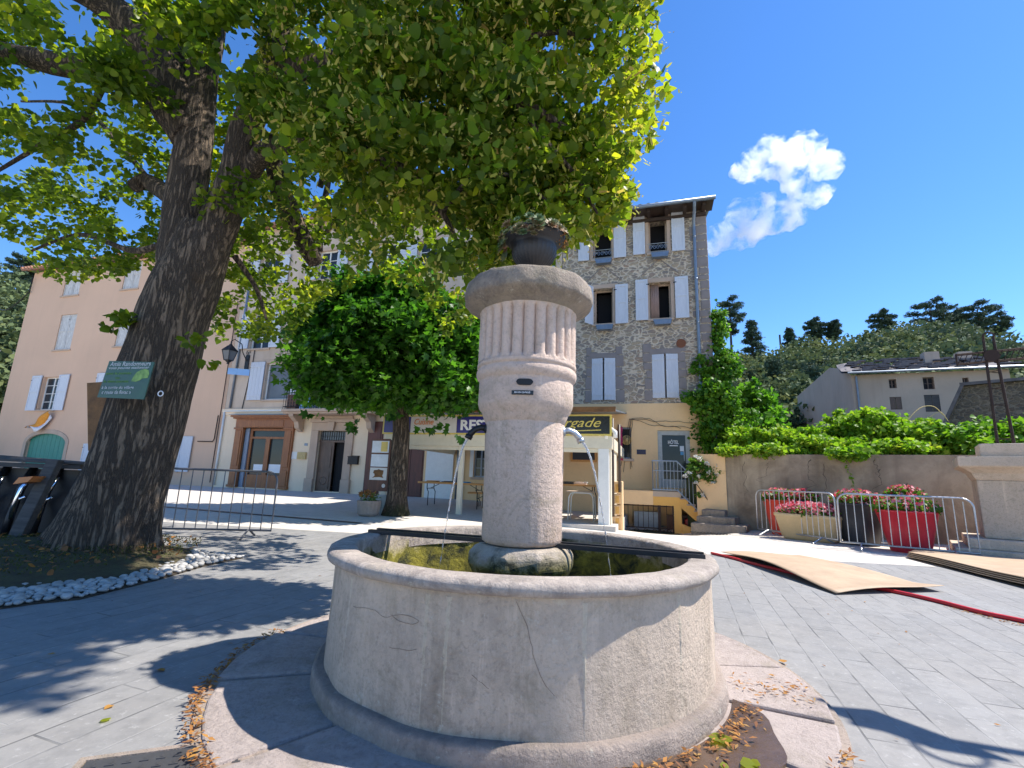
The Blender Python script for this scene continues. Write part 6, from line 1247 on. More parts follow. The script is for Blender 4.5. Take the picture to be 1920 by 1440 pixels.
limb([L(360, 260), L(290, 170, 5.8), L(215, 135, 5.7), L(110, 120, 5.6), L(0, 95, 5.5), L(-150, 60, 5.4)], [.26, .22, .18, .15, .12, .08], 'bark', 'limb', LT, 24, .12)
limb([L(355, 215), L(300, 120, 5.7), L(235, 40, 5.5), L(150, -20, 5.3), L(20, -60, 5.2)], [.26, .23, .2, .17, .1], 'bark', 'limb', LT, 24, .12)
limb([L(340, 120, 6.1), L(285, 40, 6.4), L(240, -60, 6.6)], [.2, .17, .12], 'bark', 'limb', LT, 20, .12)
limb([L(505, 150, 5.6), L(570, 132, 5.3), L(650, 118, 5.0), L(740, 110, 4.7), L(850, 130, 4.4), L(960, 180, 4.2), L(1060, 240, 4.1)], [.17, .16, .15, .12, .09, .06, .03], 'bark', 'limb', LT, 24, .15)
limb([L(465, 330, 5.8), L(495, 287, 5.6), L(560, 268, 5.2), L(640, 282, 4.9), L(715, 296, 4.7), L(775, 335, 4.6), L(830, 400, 4.6), L(865, 470, 4.6)], [.13, .12, .11, .105, .085, .05, .03, .015], 'bark', 'limb', LT, 24, .15)
limb([L(505, 250, 6.2), L(520, 340, 6.6), L(548, 410, 6.8), L(592, 492, 6.9)], [.1, .15, .16, .12], 'bark', 'cut_limb', LT, 20, .12)
limb([L(690, 243, 4.9), L(655, 232, 4.95), L(618, 207, 5.0)], [.09, .12, .11], 'bark', 'cut_limb', LT, 20, .12)
limb([L(250, 350, 6.5), L(275, 340, 6.6), L(300, 355, 6.4), L(340, 380, 6.1)], [.09, .11, .12, .14], 'bark', 'cut_limb', LT, 20, .12)
tw = [([L(760, 112, 4.7), L(800, 60, 4.3), L(860, -20, 4.0)], .06), ([L(830, 400, 4.6), L(880, 340, 4.3), L(960, 330, 4.2), L(1040, 390, 4.2)], .03), ([L(850, 130, 4.4), L(930, 90, 4.1), L(1050, 60, 4.), L(1150, 90, 4.)], .035),
      ([L(960, 180, 4.2), L(1020, 260, 4.2), L(1080, 330, 4.3), L(1120, 400, 4.3)], .03), ([L(600, 350, 8.5), L(640, 220, 8.3), L(655, 120, 8.2)], .06), ([L(598, 470, 8.6), L(604, 400, 8.5), L(618, 320, 8.4), L(612, 230, 8.3)], .07), ([L(610, 440, 8.5), L(660, 370, 8.3), L(740, 330, 8.0)], .05),
      ([L(200, 140, 5.7), L(160, 220, 5.9), L(80, 270, 6.2), L(-20, 330, 6.3)], .05), ([L(330, 400, 6.6), L(240, 290, 7.0), L(150, 200, 7.4), L(40, 190, 7.6)], .045), ([L(320, 450, 6.3), L(250, 470, 6.6), L(150, 440, 7.2), L(60, 470, 7.6)], .05), ([L(440, 480, 6.1), L(480, 540, 6.3), L(500, 600, 6.5)], .04)]
for k, (p, r) in enumerate(tw): limb(p, [r, r * .8, r * .4], 'bark', 'branch', LT, 10, .1)
# the crown: leaf clumps spread through the volume the branches reach; two unseen lobes overhead added to shade the paving
OUT = [(-500, -2500), (2600, -2500), (2600, -160), (1254, -60), (1253, 0), (1243, 40), (1238, 95), (1232, 120), (1258, 150), (1252, 187), (1256, 235), (1232, 265), (1200, 288), (1160, 325), (1180, 340), (1192, 368), (1180, 395), (1165, 418), (1118, 452), (1060, 462), (1050, 480), (1020, 500), (950, 500), (900, 540), (880, 640), (840, 640), (800, 560), (700, 520), (600, 560), (540, 640), (470, 646), (400, 640), (385, 560), (330, 520), (250, 500), (215, 525), (120, 530), (55, 522), (0, 440), (-500, 380)]
HOLES = [[(118, 35), (175, 30), (185, 72), (160, 88), (128, 70)], [(75, 155), (130, 158), (135, 205), (80, 205), (55, 180)], [(-20, 165), (45, 165), (45, 205), (-20, 200)], [(165, 245), (185, 245), (232, 300), (212, 312), (190, 290)], [(215, 375), (240, 378), (275, 420), (255, 432), (225, 410)], [(295, 360), (330, 375), (320, 405), (296, 400)], [(-30, 290), (40, 290), (90, 300), (80, 312), (0, 330)], [(575, 325), (640, 330), (640, 362), (590, 375), (575, 350)], [(395, 140), (412, 150), (412, 200), (395, 190)], [(400, 60), (480, 30), (482, 100), (440, 140), (405, 110)],
         [(485, 225), (520, 230), (520, 258), (488, 268)], [(600, 430), (655, 425), (660, 480), (640, 520), (600, 500)], [(735, 455), (790, 450), (800, 500), (755, 520)], [(810, 395), (845, 390), (848, 450), (820, 440)], [(515, 460), (580, 470), (580, 540), (520, 530)], [(430, 540), (470, 540), (480, 600), (435, 620)], [(670, 440), (700, 440), (705, 490), (680, 490)]]
LOBES = [((.2, 4.55, 5.6), (1.75, 1.05, 2.0), 5.), ((-.9, 4.6, 4.6), (1.7, 1.1, 1.5), 4.5), ((-1.6, 4.8, 6.2), (2.0, 1.5, 2.0), 4.), ((.35, 4.7, 4.15), (1.2, .7, .95), 3.4), ((-.4, 5.1, 8.2), (2.2, 1.6, 1.8), 2.2), ((.3, 3.75, 6.6), (1.5, .7, .9), 2.2), ((1.75, 3.05, 7.6), (1.1, .8, .7), 1.6), ((-2.8, 5.2, 7.6), (2.0, 1.7, 1.9), 3.),
         ((-2.6, 6.6, 4.7), (1.9, 1.6, 1.5), 3.4), ((-1.3, 7.4, 5.2), (2.2, 2.2, 2.0), 3.4), ((-6.2, 5.3, 6.6), (2.2, 1.5, 1.6), 3.4), ((-7.6, 7.4, 5.4), (2.7, 1.8, 1.9), 4.6), ((-5.6, 8.6, 5.3), (2.2, 1.6, 2.0), 3.6), ((-9.5, 8.2, 5.0), (2.3, 1.8, 1.6), 2.4), ((-3.9, 8.2, 6.8), (2.4, 2.0, 2.4), 3.), ((-6.4, 7.2, 8.6), (3.0, 2.4, 2.0), 2.2), ((-3.6, 7.4, 9.6), (3.0, 2.5, 1.8), 1.6), ((-4.6, 9.0, 4.2), (1.8, 1.2, 1.1), 1.6), ((-3.55, 7.7, 3.75), (.75, .6, .75), .55), ((-.2, 5.0, 3.55), (.45, .4, .55), .25), (L(515, 195, 4.9), (.32, .25, .32), .35), (L(212, 110, 5.0), (.30, .3, .40), .35), (L(340, 40, 5.0), (.45, .3, .4), .4), (L(440, 60, 4.9), (.4, .3, .4), .35)]
r = np.random.default_rng(21); C = []
tot = sum(l[2] for l in LOBES); NCL = 1450
for c, rad, w in LOBES: C.append(ball_pts(int(NCL * w / tot * 1.5), c, rad, r, .25))
C = np.concatenate(C); px, dep = projn(C); ok = in_poly(px, OUT) & (dep > 1.5)
for h in HOLES: ok &= ~in_poly(px, h)
left = px[:, 0] < 330; low = (px[:, 0] > 420) & (px[:, 0] < 930) & (px[:, 1] > 330); ok &= ~(low & (r.random(len(C)) < .38)); ok &= ~(left & (r.random(len(C)) < .12)); C = C[ok]
def clump_leaves(C, rad, per, r):
    n = len(C); rr_ = rad * r.uniform(.6, 1.25, n); P = np.repeat(C, per, 0) + np.concatenate([ball_pts(per, (0, 0, 0), (a, a, a * .75), r) for a in rr_]); t = np.repeat(r.normal(.0, .14, n), per); return P, t
P, t = clump_leaves(C, .28, 46, r); px, dep = projn(P); ok = in_poly(px, OUT)
for h in HOLES[:11]: ok &= ~(in_poly(px, h) & (r.random(len(P)) < .92))
P, t, px = P[ok], t[ok], px[ok]
edge = np.clip((P[:, 0] + .2) / 1.6, 0, 1) * .25  # leaf tint lifted towards the sun side: sunlight put into the colour
leaves('crown', 'linden_leaf', P, .083, 'heart', LT, .35, np.clip(r.beta(2, 2.6, len(P)) + t + edge, 0, 1), spread=.75, r=r)
k = (px[:, 0] > 480) & (r.random(len(P)) < .42) & (P[:, 1] < 6.4); Pb = P[k] + r.normal(0, .06, (k.sum(), 3)); leaves('bracts', 'bract', Pb, .10, 'bract', LT, -.9, spread=.6, nrm=np.array([0, -.5, .1]), r=r)
# leafy shoots on the trunk
for Ps in (ball_pts(50, L(235, 595, 5.45), (.17, .14, .09), r), ball_pts(26, L(365, 635, 5.3), (.16, .12, .1), r), ball_pts(10, L(395, 680, 5.4), (.1, .1, .07), r), ball_pts(9, L(205, 610, 5.4), (.1, .1, .05), r)): leaves('trunk_shoot', 'linden_leaf', Ps, .085, 'heart', LT, .5, r=r)
# moss and soil skirt, white pebbles
m = MB(); N = 60; Cn = (-5.2, 5.6); vs = []
tri = [G(-60, 1150), G(60, 1125), G(190, 1098), G(300, 1078), G(330, 1052), G(250, 1020)]
skirt = [(-6.9, 3.2), (-4.6, 4.05), (-4.2, 4.55), (-3.95, 5.0), (-3.75, 5.5), (-3.8, 6.1), (-4.2, 6.9), (-5.4, 7.4), (-7.0, 7.0), (-8.2, 5.4), (-8.0, 3.6)]
nk = len(skirt); vs = [(-5.3, 5.6, .32)] + [(-5.3 + (a + 5.3) * .5, 5.6 + (b_ - 5.6) * .5, .20 + .04 * noise.noise(Vector((a * 3, b_ * 3, 0)))) for a, b_ in skirt] + [(a, b_, .03) for a, b_ in skirt]
m.add(vs, [(0, 1 + i, 1 + (i + 1) % nk) for i in range(nk)] + [(1 + i, 1 + nk + i, 1 + nk + (i + 1) % nk, 1 + (i + 1) % nk) for i in range(nk)])
simple('moss_bed', (.075, .07, .028), .95, c2=(.06, .04, .022), sc=9, bump=1.); o = m.build('mossy_soil', 'moss_bed', None, True); tag(o, kind='structure')
rm = np.random.default_rng(8); Q = []
while len(Q) < 11000:
    a, b_ = rm.uniform(-7.5, -3.5), rm.uniform(3.3, 7.2)
    if in_poly(np.array([[a, b_]]), skirt)[0]:
        dd = math.hypot((a + 5.3) / 1.7, (b_ - 5.6) / 1.6); Q.append((a, b_, max(.03, .30 - .25 * dd * .6) + rm.uniform(-.01, .04)))
leaves('moss', 'moss_leaf', np.array(Q), .03, 'lance', None, -.5, r=rm, spread=.8, tint=rm.beta(1.2, 4, len(Q)), stuff=True)
Ql = np.array(Q)[rm.integers(0, len(Q), 700)] + np.array([0, 0, .012]); leaves('leaf_litter', 'dry_leaf', Ql, .045, 'heart', None, 0, r=rm, nrm=np.array([0, 0, 1.6]), spread=.8, stuff=True); rr = random.Random(6); m = MB()
strip = [(-4.75, 3.45), (-3.75, 4.05), (-3.4, 4.7), (-3.15, 5.3), (-3.05, 5.9), (-3.2, 6.35), (-3.45, 6.75), (-3.9, 6.9), (-4.1, 6.4), (-3.7, 6.0), (-3.85, 5.4), (-4.0, 4.9), (-4.25, 4.5), (-5.2, 4.2)]
strip = [G(-40, 1150)[:2], G(60, 1135)[:2], G(150, 1126)[:2], G(220, 1108)[:2], G(300, 1088)[:2], G(380, 1064)[:2], G(455, 1048)[:2], G(380, 1037)[:2], G(305, 1036)[:2], G(300, 1066)[:2], G(235, 1088)[:2], G(140, 1098)[:2], G(60, 1102)[:2], G(-60, 1108)[:2]]
xs_ = [p[0] for p in strip]; ys_ = [p[1] for p in strip]; cnt = 0; PL_ = []
for _ in range(40000):
    a, b_ = rr.uniform(min(xs_), max(xs_)), rr.uniform(min(ys_), max(ys_))
    if not in_poly(np.array([[a, b_]]), strip)[0]: continue
    s = rr.uniform(.020, .045)
    if any((a - p[0]) ** 2 + (b_ - p[1]) ** 2 < (1.0 * (s + p[2])) ** 2 for p in PL_): continue
    PL_.append((a, b_, s))
    if len(PL_) > 620: break
for a, b_, s in PL_:
    k0 = len(m.v); q = rr.uniform(0, PI); e = rr.uniform(1, 1.5); sd_ = rr.random() * 50
    m.ball((0, 0, 0), 1, 10, 6)
    for j in range(k0, len(m.v)):
        v = Vector(m.v[j]); v *= 1 + .22 * noise.noise(v * 1.3 + Vector((sd_, 0, 0))); x, y_ = v.x * s * e, v.y * s; m.v[j] = (a + x * math.cos(q) - y_ * math.sin(q), b_ + x * math.sin(q) + y_ * math.cos(q), .03 + s * .3 + v.z * s * .62)
o = m.build('pebbles', 'pebble', None, True); tag(o, kind='stuff')
m = MB(); m.flat(strip, -.01, .018); o = m.build('pebble_bed', 'soil'); tag(o, kind='structure')
# sign nailed to the trunk, rusty plank behind it
sg = Frame(*PY(232, 712, 5.22)[:2], 12); cs = [sg.px(*p) for p in ((206, 677), (290, 679), (270, 749), (183, 745))]
SG = thing('trail_sign', sg.w((cs[2][0] + cs[3][0]) / 2, 0, cs[3][1]), 'green notice for hikers with white lettering fixed to the linden trunk', 'sign', rz=-sg.a)
m = MB(sg); m.prism(cs, -.006, .006); m.build('board', 'sign_green', SG)
def sgt(body, x0, x1, y0, y1, mat, bold=.01):
    # quad in sheared sign space
    a = sg.px(x0, y1); b_ = sg.px(x1, y1); c = sg.px(x0, y0); me0 = text(sg, body, 0, 1, 0, 1, -.0075, mat, SG, ext=.001, bold=bold)
    me = me0.data; inv = WM[SG]
    for v in me.vertices:
        w = inv @ v.co; u_, z_ = (np.array([w.x, w.y]) - sg.o) @ sg.d, w.z; sh = (cs[0][0] - cs[3][0]) / (cs[0][1] - cs[3][1])
        U_ = a[0] + (b_[0] - a[0]) * u_; Z_ = a[1] + (c[1] - a[1]) * z_; U_ += 0.0; q = sg.w(U_ + (Z_ - a[1]) * sh, -.0075 - .001, Z_); v.co = inv.inverted() @ Vector(q)
for a in (('Amis Randonneurs', 207, 283, 679, 687, 'letter_white', .02), ('vous pouvez stationner', 204, 280, 688, 694, 'letter_white', .02), ('pour la journée', 200, 246, 698, 704, 'letter_green', .01), ('ou', 217, 225, 707, 711, 'letter_green', .0), ('la demi-journée', 195, 241, 713, 719, 'letter_green', .01), ('à la sortie du village', 191, 251, 724, 731, 'letter_white', .02), ('« route de florac »', 191, 246, 732, 739, 'letter_white', .02)): sgt(*a)
m = MB(sg); rr = random.Random(3)
lp = [sg.px(*p) for p in ((247, 715), (252, 706), (258, 698), (266, 694), (274, 692), (280, 694), (281, 702), (278, 709), (268, 710), (262, 714), (255, 716))]; m.prism(lp, -.009, -.0065); m.build('leaf_picture', 'leaf_print', SG)
rp = Frame(*PY(190, 780, 5.55)[:2], 5); c4 = [rp.px(*p) for p in ((163, 718), (205, 715), (215, 830), (165, 845))]
m = MB(rp); m.prism(c4, 0, .03); o = m.build('rusty_board', 'rust_plank'); rebase(o, rp.w(c4[3][0], 0, c4[3][1])); tag(o, 'rust brown board leaning behind the green notice at the left side of the trunk', 'board')
rg = Frame(*PY(301, 738, 5.2)[:2], 0); q = rg.px(301, 738); m = MB(rg); m.tube([(q[0] + .028 * math.cos(k * PI / 8), 0, q[1] + .028 * math.sin(k * PI / 8)) for k in range(17)], .006, 6); o = m.build('metal_ring', 'letter_white'); rebase(o, rg.w(q[0], 0, q[1] - .03)); tag(o, 'small white ring fixed to the bark right of the green notice', 'ring')
# ---------------- young maple in front of the restaurant
my = 12.3; MP = thing('maple_tree', PY(745, 962, my), 'round dense dark green maple tree in front of the restaurant', 'tree')
mz = PY(745, 962, my)[2]
def Q(x, y, Y=my): return PY(x, y, Y)
limb([(Q(742, 965)[0], my, mz - .1), Q(745, 920), Q(750, 850), Q(752, 790), Q(745, 730), Q(735, 670)], [.30, .24, .22, .21, .18, .1], 'bark', 'trunk', MP, 32, .08, 3, lambda v, d, t: .25 * math.exp(-max(0, v.z - mz) * 5))
for p in ([Q(750, 770), Q(690, 700), Q(620, 640, 12.6)], [Q(748, 760), Q(800, 690), Q(850, 620, 12.)], [Q(745, 720), Q(730, 620), Q(720, 540)], [Q(748, 745), Q(690, 735, 11.6), Q(600, 720, 11.2)], [Q(748, 745), Q(820, 720, 12.8), Q(870, 700, 13.2)]): limb(p, [.10, .07, .03], 'bark', 'branch', MP, 10, .1)
MO = [(520, 610), (560, 570), (600, 545), (610, 500), (650, 490), (700, 520), (740, 500), (765, 480), (800, 520), (850, 560), (880, 560), (920, 600), (920, 790), (860, 800), (820, 785), (770, 778), (700, 772), (668, 800), (650, 775), (610, 760), (575, 765), (560, 735), (540, 700), (525, 660)]
ML = [((-2.9, 12.3, 4.35), (2.3, 1.9, 1.45), 5), ((-4.4, 12.0, 3.75), (1.5, 1.5, 1.0), 2), ((-1.6, 12.3, 3.9), (1.35, 1.5, 1.1), 2.4), ((-2.9, 12.4, 5.6), (1.3, 1.2, 1.2), 1.9), (Q(690, 560), (1.1, 1.1, .8), 1.3), (Q(790, 560), (1.0, 1.1, .75), 1.2), (Q(860, 625), (.8, 1.0, .8), 1.0), (Q(585, 600), (.8, .9, .6), .6), ((-1.8, 11.3, 3.3), (1.1, .7, .55), 1.), ((-3.6, 11.2, 3.25), (1.3, .7, .6), 1.2)]
C = np.concatenate([ball_pts(int(75 * w), c, rad, r, .35) for c, rad, w in ML]); px, _ = projn(C); C = C[in_poly(px, MO)]
P, t = clump_leaves(C, .42, 42, r); px, _ = projn(P); ok = in_poly(px, MO) | ((r.random(len(P)) < .35) & (px[:, 1] < 760)); P, t = P[ok], t[ok]
leaves('crown', 'maple_leaf', P, .15, 'maple', MP, .45, np.clip(r.beta(2, 2.2, len(P)) + t + .14, 0, 1), spread=.7, r=r)
Ph = np.concatenate([ball_pts(9, Q(803, 800, 11.4), (.32, .12, .12), r), ball_pts(8, Q(832, 800, 11.4), (.25, .1, .15), r), ball_pts(8, Q(857, 822, 11.4), (.16, .1, .12), r), ball_pts(14, Q(735, 778, 11.6), (.3, .15, .1), r), ball_pts(12, Q(662, 795, 11.4), (.2, .1, .2), r), ball_pts(8, Q(590, 778, 11.4), (.3, .1, .08), r)])
leaves('hanging_leaves', 'maple_leaf', Ph, .16, 'maple', MP, .9, r=r, nrm=np.array([0, -.8, .3]), spread=.5)
# ---------------- ivy on the stone house corner, greenery over the garden wall

def blobs(spec, per, r, rad): C = np.concatenate([ball_pts(n, c, s, r, .2) for c, s, n in spec]); return clump_leaves(C, rad, per, r)
def at(x, y, Y): return PY(x, y, Y)
spec = [(at(1345, 600, 15.7), (.22, .3, .7), 14), (at(1352, 650, 15.6), (.26, .3, .8), 22), (at(1362, 705, 15.5), (.42, .5, .8), 34), (at(1345, 745, 15.2), (.62, .45, .6), 44), (at(1325, 770, 15.2), (.6, .3, .55), 30), (at(1300, 748, 15.35), (.35, .12, .18), 10), (at(1340, 820, 15.2), (.5, .3, .5), 26), (at(1382, 785, 15.2), (.6, .5, .6), 36), (at(1318, 690, 15.5), (.3, .15, .4), 12)]
P, t = blobs(spec, 46, r, .24); IVY = thing('climbing_vine', ST.w(uF, -.2, 0), 'bright green creeper climbing the right corner of the stone house', 'climbing plant')
leaves('leaves', 'vine_leaf', P, .095, 'heart', IVY, .5, np.clip(r.beta(2, 2.4, len(P)) + t, 0, 1), r=r, nrm=np.array([.2, -.6, .5]), spread=.8)
Pt = np.array([(at(x, y, 15.4)) for x, y in [(1340 + 3 * math.sin(k), 560 + k * 6) for k in range(22)]]); leaves('trailing_leaves', 'vine_leaf', Pt + r.normal(0, .06, Pt.shape), .09, 'heart', IVY, .5, r=r)
Pt = np.array([at(1302 + r.uniform(-10, 14), r.uniform(765, 850), 15.55) for _ in range(70)]); leaves('trailing_leaves', 'vine_leaf', Pt, .085, 'heart', IVY, .5, tint=r.uniform(0, .3, 70), r=r)
m = MB(); m.tube([ST.w(uF - .5, -.12, .8), ST.w(uF - .3, -.12, 1.6), ST.w(uF - .15, -.14, 2.6), ST.w(uF + .1, -.1, 4), ST.w(uF + .15, -.05, 6.5)], [.04, .03, .03, .02, .008], 6); m.build('stem', 'bark', IVY)
def shrub(name, spec, label, cat, mat, size, kind, rad=.22, per=44, grp=None, stem=None, spread=.9, nrm=(0, 0, .9), tb=0.0):
    P, t = blobs(spec, per, r, rad); c = P.mean(0); T_ = thing(name, (c[0], c[1], 1.9), label, cat, grp)
    leaves('foliage', mat, P, size, kind, T_, .3, np.clip(r.beta(2, 2.2, len(P)) + t + tb, 0, 1), r=r, spread=spread, nrm=np.array(nrm))
    m = MB()
    for k in range(6):
        a, s, _ = spec[k % len(spec)]; m.tube([(c[0] + r.uniform(-.4, .4), c[1] + r.uniform(-.3, .3), 1.8), tuple(Vector(a) + Vector((r.uniform(-.3, .3), 0, s[2] * .5)))], [.02, .008], 5)
    m.build('stems', 'bark', T_); return T_
shrub('fig_bush', [(at(1410, 752, 19), (.7, .7, .8), 26), (at(1436, 770, 19), (.55, .6, .5), 14), (at(1420, 790, 18.5), (1.0, .8, .6), 22)], 'glossy mid green fig bush behind the creeper left of the grey house', 'bush', 'maple_leaf', .17, 'maple', .36, 40, tb=.35)
shrub('garden_creeper', [(at(1390, 825, 14.6), (.7, .5, .35), 40), (at(1440, 822, 14.2), (.8, .5, .38), 50), (at(1500, 826, 13.7), (.8, .5, .34), 54), (at(1545, 838, 13.2), (.7, .45, .22), 34), (at(1400, 845, 13.8), (.8, .25, .12), 34), (at(1470, 846, 13.3), (.9, .22, .12), 40)], 'yellow green creeper spilling over the left part of the retaining wall', 'creeper', 'wall_leaf', .085, 'heart', .2, 52, tb=.15)
shrub('garden_creeper', [(at(1590, 805, 14), (.6, .6, .55), 44), (at(1640, 800, 13.4), (.8, .6, .45), 60), (at(1690, 812, 13), (.8, .6, .40), 56), (at(1740, 818, 12.6), (.7, .6, .36), 44), (at(1620, 838, 12.9), (.9, .4, .2), 44), (at(1710, 842, 12.2), (.9, .4, .16), 44), (at(1600, 850, 12.2), (.6, .12, .08), 14), (at(1560, 820, 14), (.5, .5, .35), 24)], 'leafy light green creeper heaped on the retaining wall in front of the grey house', 'creeper', 'wall_leaf', .10, 'heart', .22, 52)
shrub('garden_creeper', [(at(1790, 822, 12.2), (.5, .5, .35), 34), (at(1890, 812, 12.), (.7, .6, .42), 60), (at(1940, 808, 11.8), (.8, .6, .5), 40), (at(1850, 832, 11.8), (.8, .4, .2), 34)], 'green creeper behind the iron cross at the right edge', 'creeper', 'vine_leaf', .11, 'heart', .22, 48, tb=.25)
# twig arching above the creeper and a tendril on the wall
m = MB(); m.tube([tuple(p) for p in smooth([at(1700, 790, 13), at(1725, 765, 13), at(1750, 762, 13), at(1768, 778, 13)])], .012, 5, raw=True); m.tube([tuple(p) for p in smooth([at(1740, 785, 13), at(1762, 772, 13), at(1778, 790, 13)])], .01, 5, raw=True); o = m.build('dry_bramble', 'straw'); rebase(o, at(1740, 790, 13)); tag(o, 'pale dry bramble stems arching above the creeper in front of the grey house', 'bramble')
Pt = np.array([WL.w(WL.px(1582 + k * .9, 860)[0], -.03, WL.px(1582, 856 + k * 3.6)[1]) for k in range(16) for _ in (0, 1)]); 
o = leaves('wall_tendril', 'wall_leaf', Pt + r.normal(0, .015, Pt.shape), .05, 'heart', None, .8, r=r); tag(o, 'thin leafy tendril hanging down the middle of the retaining wall', 'creeper')
# rose bush by the stairs
rb = G(1338, 994); RB = thing('rose_bush', rb, 'leggy white flowering rose bush at the foot of the hotel stairs', 'rose bush')
Yb = rb[1]; m = MB()
for pts in ([rb, at(1336, 950, Yb), at(1330, 910, Yb), at(1315, 880, Yb)], [rb, at(1341, 950, Yb), at(1345, 905, Yb), at(1352, 880, Yb)], [rb, at(1334, 955, Yb - .1), at(1322, 930, Yb - .1), at(1300, 900, Yb - .1)], [rb, at(1338, 930, Yb), at(1340, 880, Yb)]): m.tube([tuple(p) for p in smooth(pts)], [.028 * (1 - i / 26) for i in range(19)], 7, raw=True)
m.build('stems', 'bark', RB, True)
P, t = blobs([(at(1322, 885, Yb), (.5, .35, .32), 44), (at(1345, 893, Yb), (.48, .3, .34), 40), (at(1305, 878, Yb), (.25, .25, .18), 8), (at(1360, 905, Yb), (.18, .2, .2), 6), (at(1312, 862, Yb), (.25, .2, .14), 6), (at(1308, 930, Yb), (.15, .1, .08), 2)], 34, r, .15); leaves('foliage', 'shrub_leaf', P, .065, 'heart', RB, .4, r=r)
Cf = np.concatenate([np.array([at(x, y, Yb - .25)]) for x, y in ((1303, 855), (1312, 860), (1285, 892), (1292, 886), (1310, 893), (1345, 873), (1351, 868), (1336, 905), (1330, 884), (1318, 928), (1306, 905), (1360, 885), (1325, 868), (1342, 890))]); Pf, _ = clump_leaves(Cf, .07, 22, r); leaves('flowers', 'white_flower', Pf, .05, 'heart', RB, 0, r=r)
P, t = blobs([((rb[0] - .35, rb[1] - .25, rb[2] + .05), (.35, .2, .06), 9), ((rb[0] + .3, rb[1] - .2, rb[2] + .04), (.3, .2, .05), 7)], 34, r, .1); o = leaves('low_plants', 'vine_leaf', P, .05, 'lance', None, 0, r=r); o['kind'] = 'stuff'
m = MB(); m.ball((rb[0] + .75, rb[1] - .25, rb[2] + .08), .2, 12, 8); m.v = [(a, b_, rb[2] + (c - rb[2]) * .7) for a, b_, c in m.v]; o = m.build('white_stone', 'pebble', None, True, .05); rebase(o, (rb[0] + .75, rb[1] - .25, rb[2])); tag(o, 'pale rough boulder at the foot of the stairs right of the rose bush', 'rock')
# ---------------- fallen leaves
r2 = np.random.default_rng(5); P = []
for _ in range(520): a = r2.uniform(PI * .93, PI * 1.32); rad = 1.735 + r2.normal(0, .018); P.append((FC[0] + rad * math.cos(a), FC[1] + rad * math.sin(a), .028 + r2.uniform(0, .015)))
for _ in range(110): a = r2.uniform(-.38, -.12); rad = r2.uniform(1.26, 1.66); P.append((FC[0] + rad * math.cos(a) , FC[1] + rad * math.sin(a), .045 + r2.uniform(0, .015))) if abs(a + .25) < .12 * r2.random() * 2 else None
for _ in range(230): a = r2.uniform(-1.3, -.45); rad = 1.26 + abs(r2.normal(0, .05)); P.append((FC[0] + rad * math.cos(a), FC[1] + rad * math.sin(a), .045 + r2.uniform(0, .02)))
for _ in range(160): a = r2.uniform(-1.2, -.6); rad = 1.72 + r2.normal(0, .02); P.append((FC[0] + rad * math.cos(a), FC[1] + rad * math.sin(a), .03 + r2.uniform(0, .015)))
for _ in range(60): t_ = r2.random(); q = Vector(G(1770, 1138)).lerp(Vector(G(1920, 1176)), t_); P.append((q.x + r2.normal(0, .02), q.y - .05 + r2.normal(0, .02), .012))
for _ in range(90): P.append((r2.uniform(-4, 4), r2.uniform(1.9, 7), .012))
o = leaves('fallen_leaves', 'dry_leaf', np.array(P), .034, 'lance', None, 0, r=r2, nrm=np.array([0, 0, 3.]), spread=.7, stuff=True)
GL = [(G(1358, 1395, .05), .07), (G(1388, 1428, .05), .07), (G(1425, 1432, .05), .06), (G(1350, 1432, .05), .06), (G(1470, 1242, .02), .05), (G(200, 1352, .01), .035), (G(295, 1255, .01), .05), (G(210, 1322, .01), .05)]
for i, (p, s) in enumerate(GL):
    dry = i in (4, 6, 7); o = leaves('fallen_leaf', 'dry_leaf' if dry else 'linden_leaf', np.array([p]), s, 'heart', None, 0, r=r2, nrm=np.array([0, -.1, 4.]), spread=.4, tint=np.array([.1 if dry else .95]))
    tag(o, ['large green leaf lying on the wet ground nearest the basin foot', 'green leaf second from the basin foot at the bottom edge', 'green leaf lying rightmost on the wet ground at the bottom edge', 'green leaf touching the bottom edge below the basin foot', 'curled dry leaf standing at the edge of the stone apron on the right', 'small green leaf on the sunlit paving at lower left', 'long orange dry leaf on the sunlit patch left of the apron', 'brown dry leaf at the edge of the shade on the lower left paving'][i], 'leaf', 'single leaves on the paving'); rebase(o, p)
# wet patch of dirt at the basin foot
m = MB(); a0_, a1_ = -1.25, -.42; k = 20; m.flat([(FC[0] + 1.24 * math.cos(a0_ + (a1_ - a0_) * i / k), FC[1] + 1.24 * math.sin(a0_ + (a1_ - a0_) * i / k)) for i in range(k + 1)] + [(FC[0] + (1.24 + .28 * math.sin(PI * (1 - i / k)) ** .7 + .02 * math.sin(i * .9)) * math.cos(a1_ - (a1_ - a0_) * i / k), FC[1] + (1.24 + .28 * math.sin(PI * (1 - i / k)) ** .7 + .02 * math.sin(i * .9)) * math.sin(a1_ - (a1_ - a0_) * i / k)) for i in range(k + 1)], .03, .042)
b = NB('wet_dirt'); v = b.co(); f = b.noise(v, 9, 6, .7); MATS['wet_dirt'] = b.fin(b.mix(f, (.04, .025, .017), (.14, .085, .055)), .25, b.bump(f, .4, .01)); o = m.build('wet_dirt', 'wet_dirt'); tag(o, kind='structure')
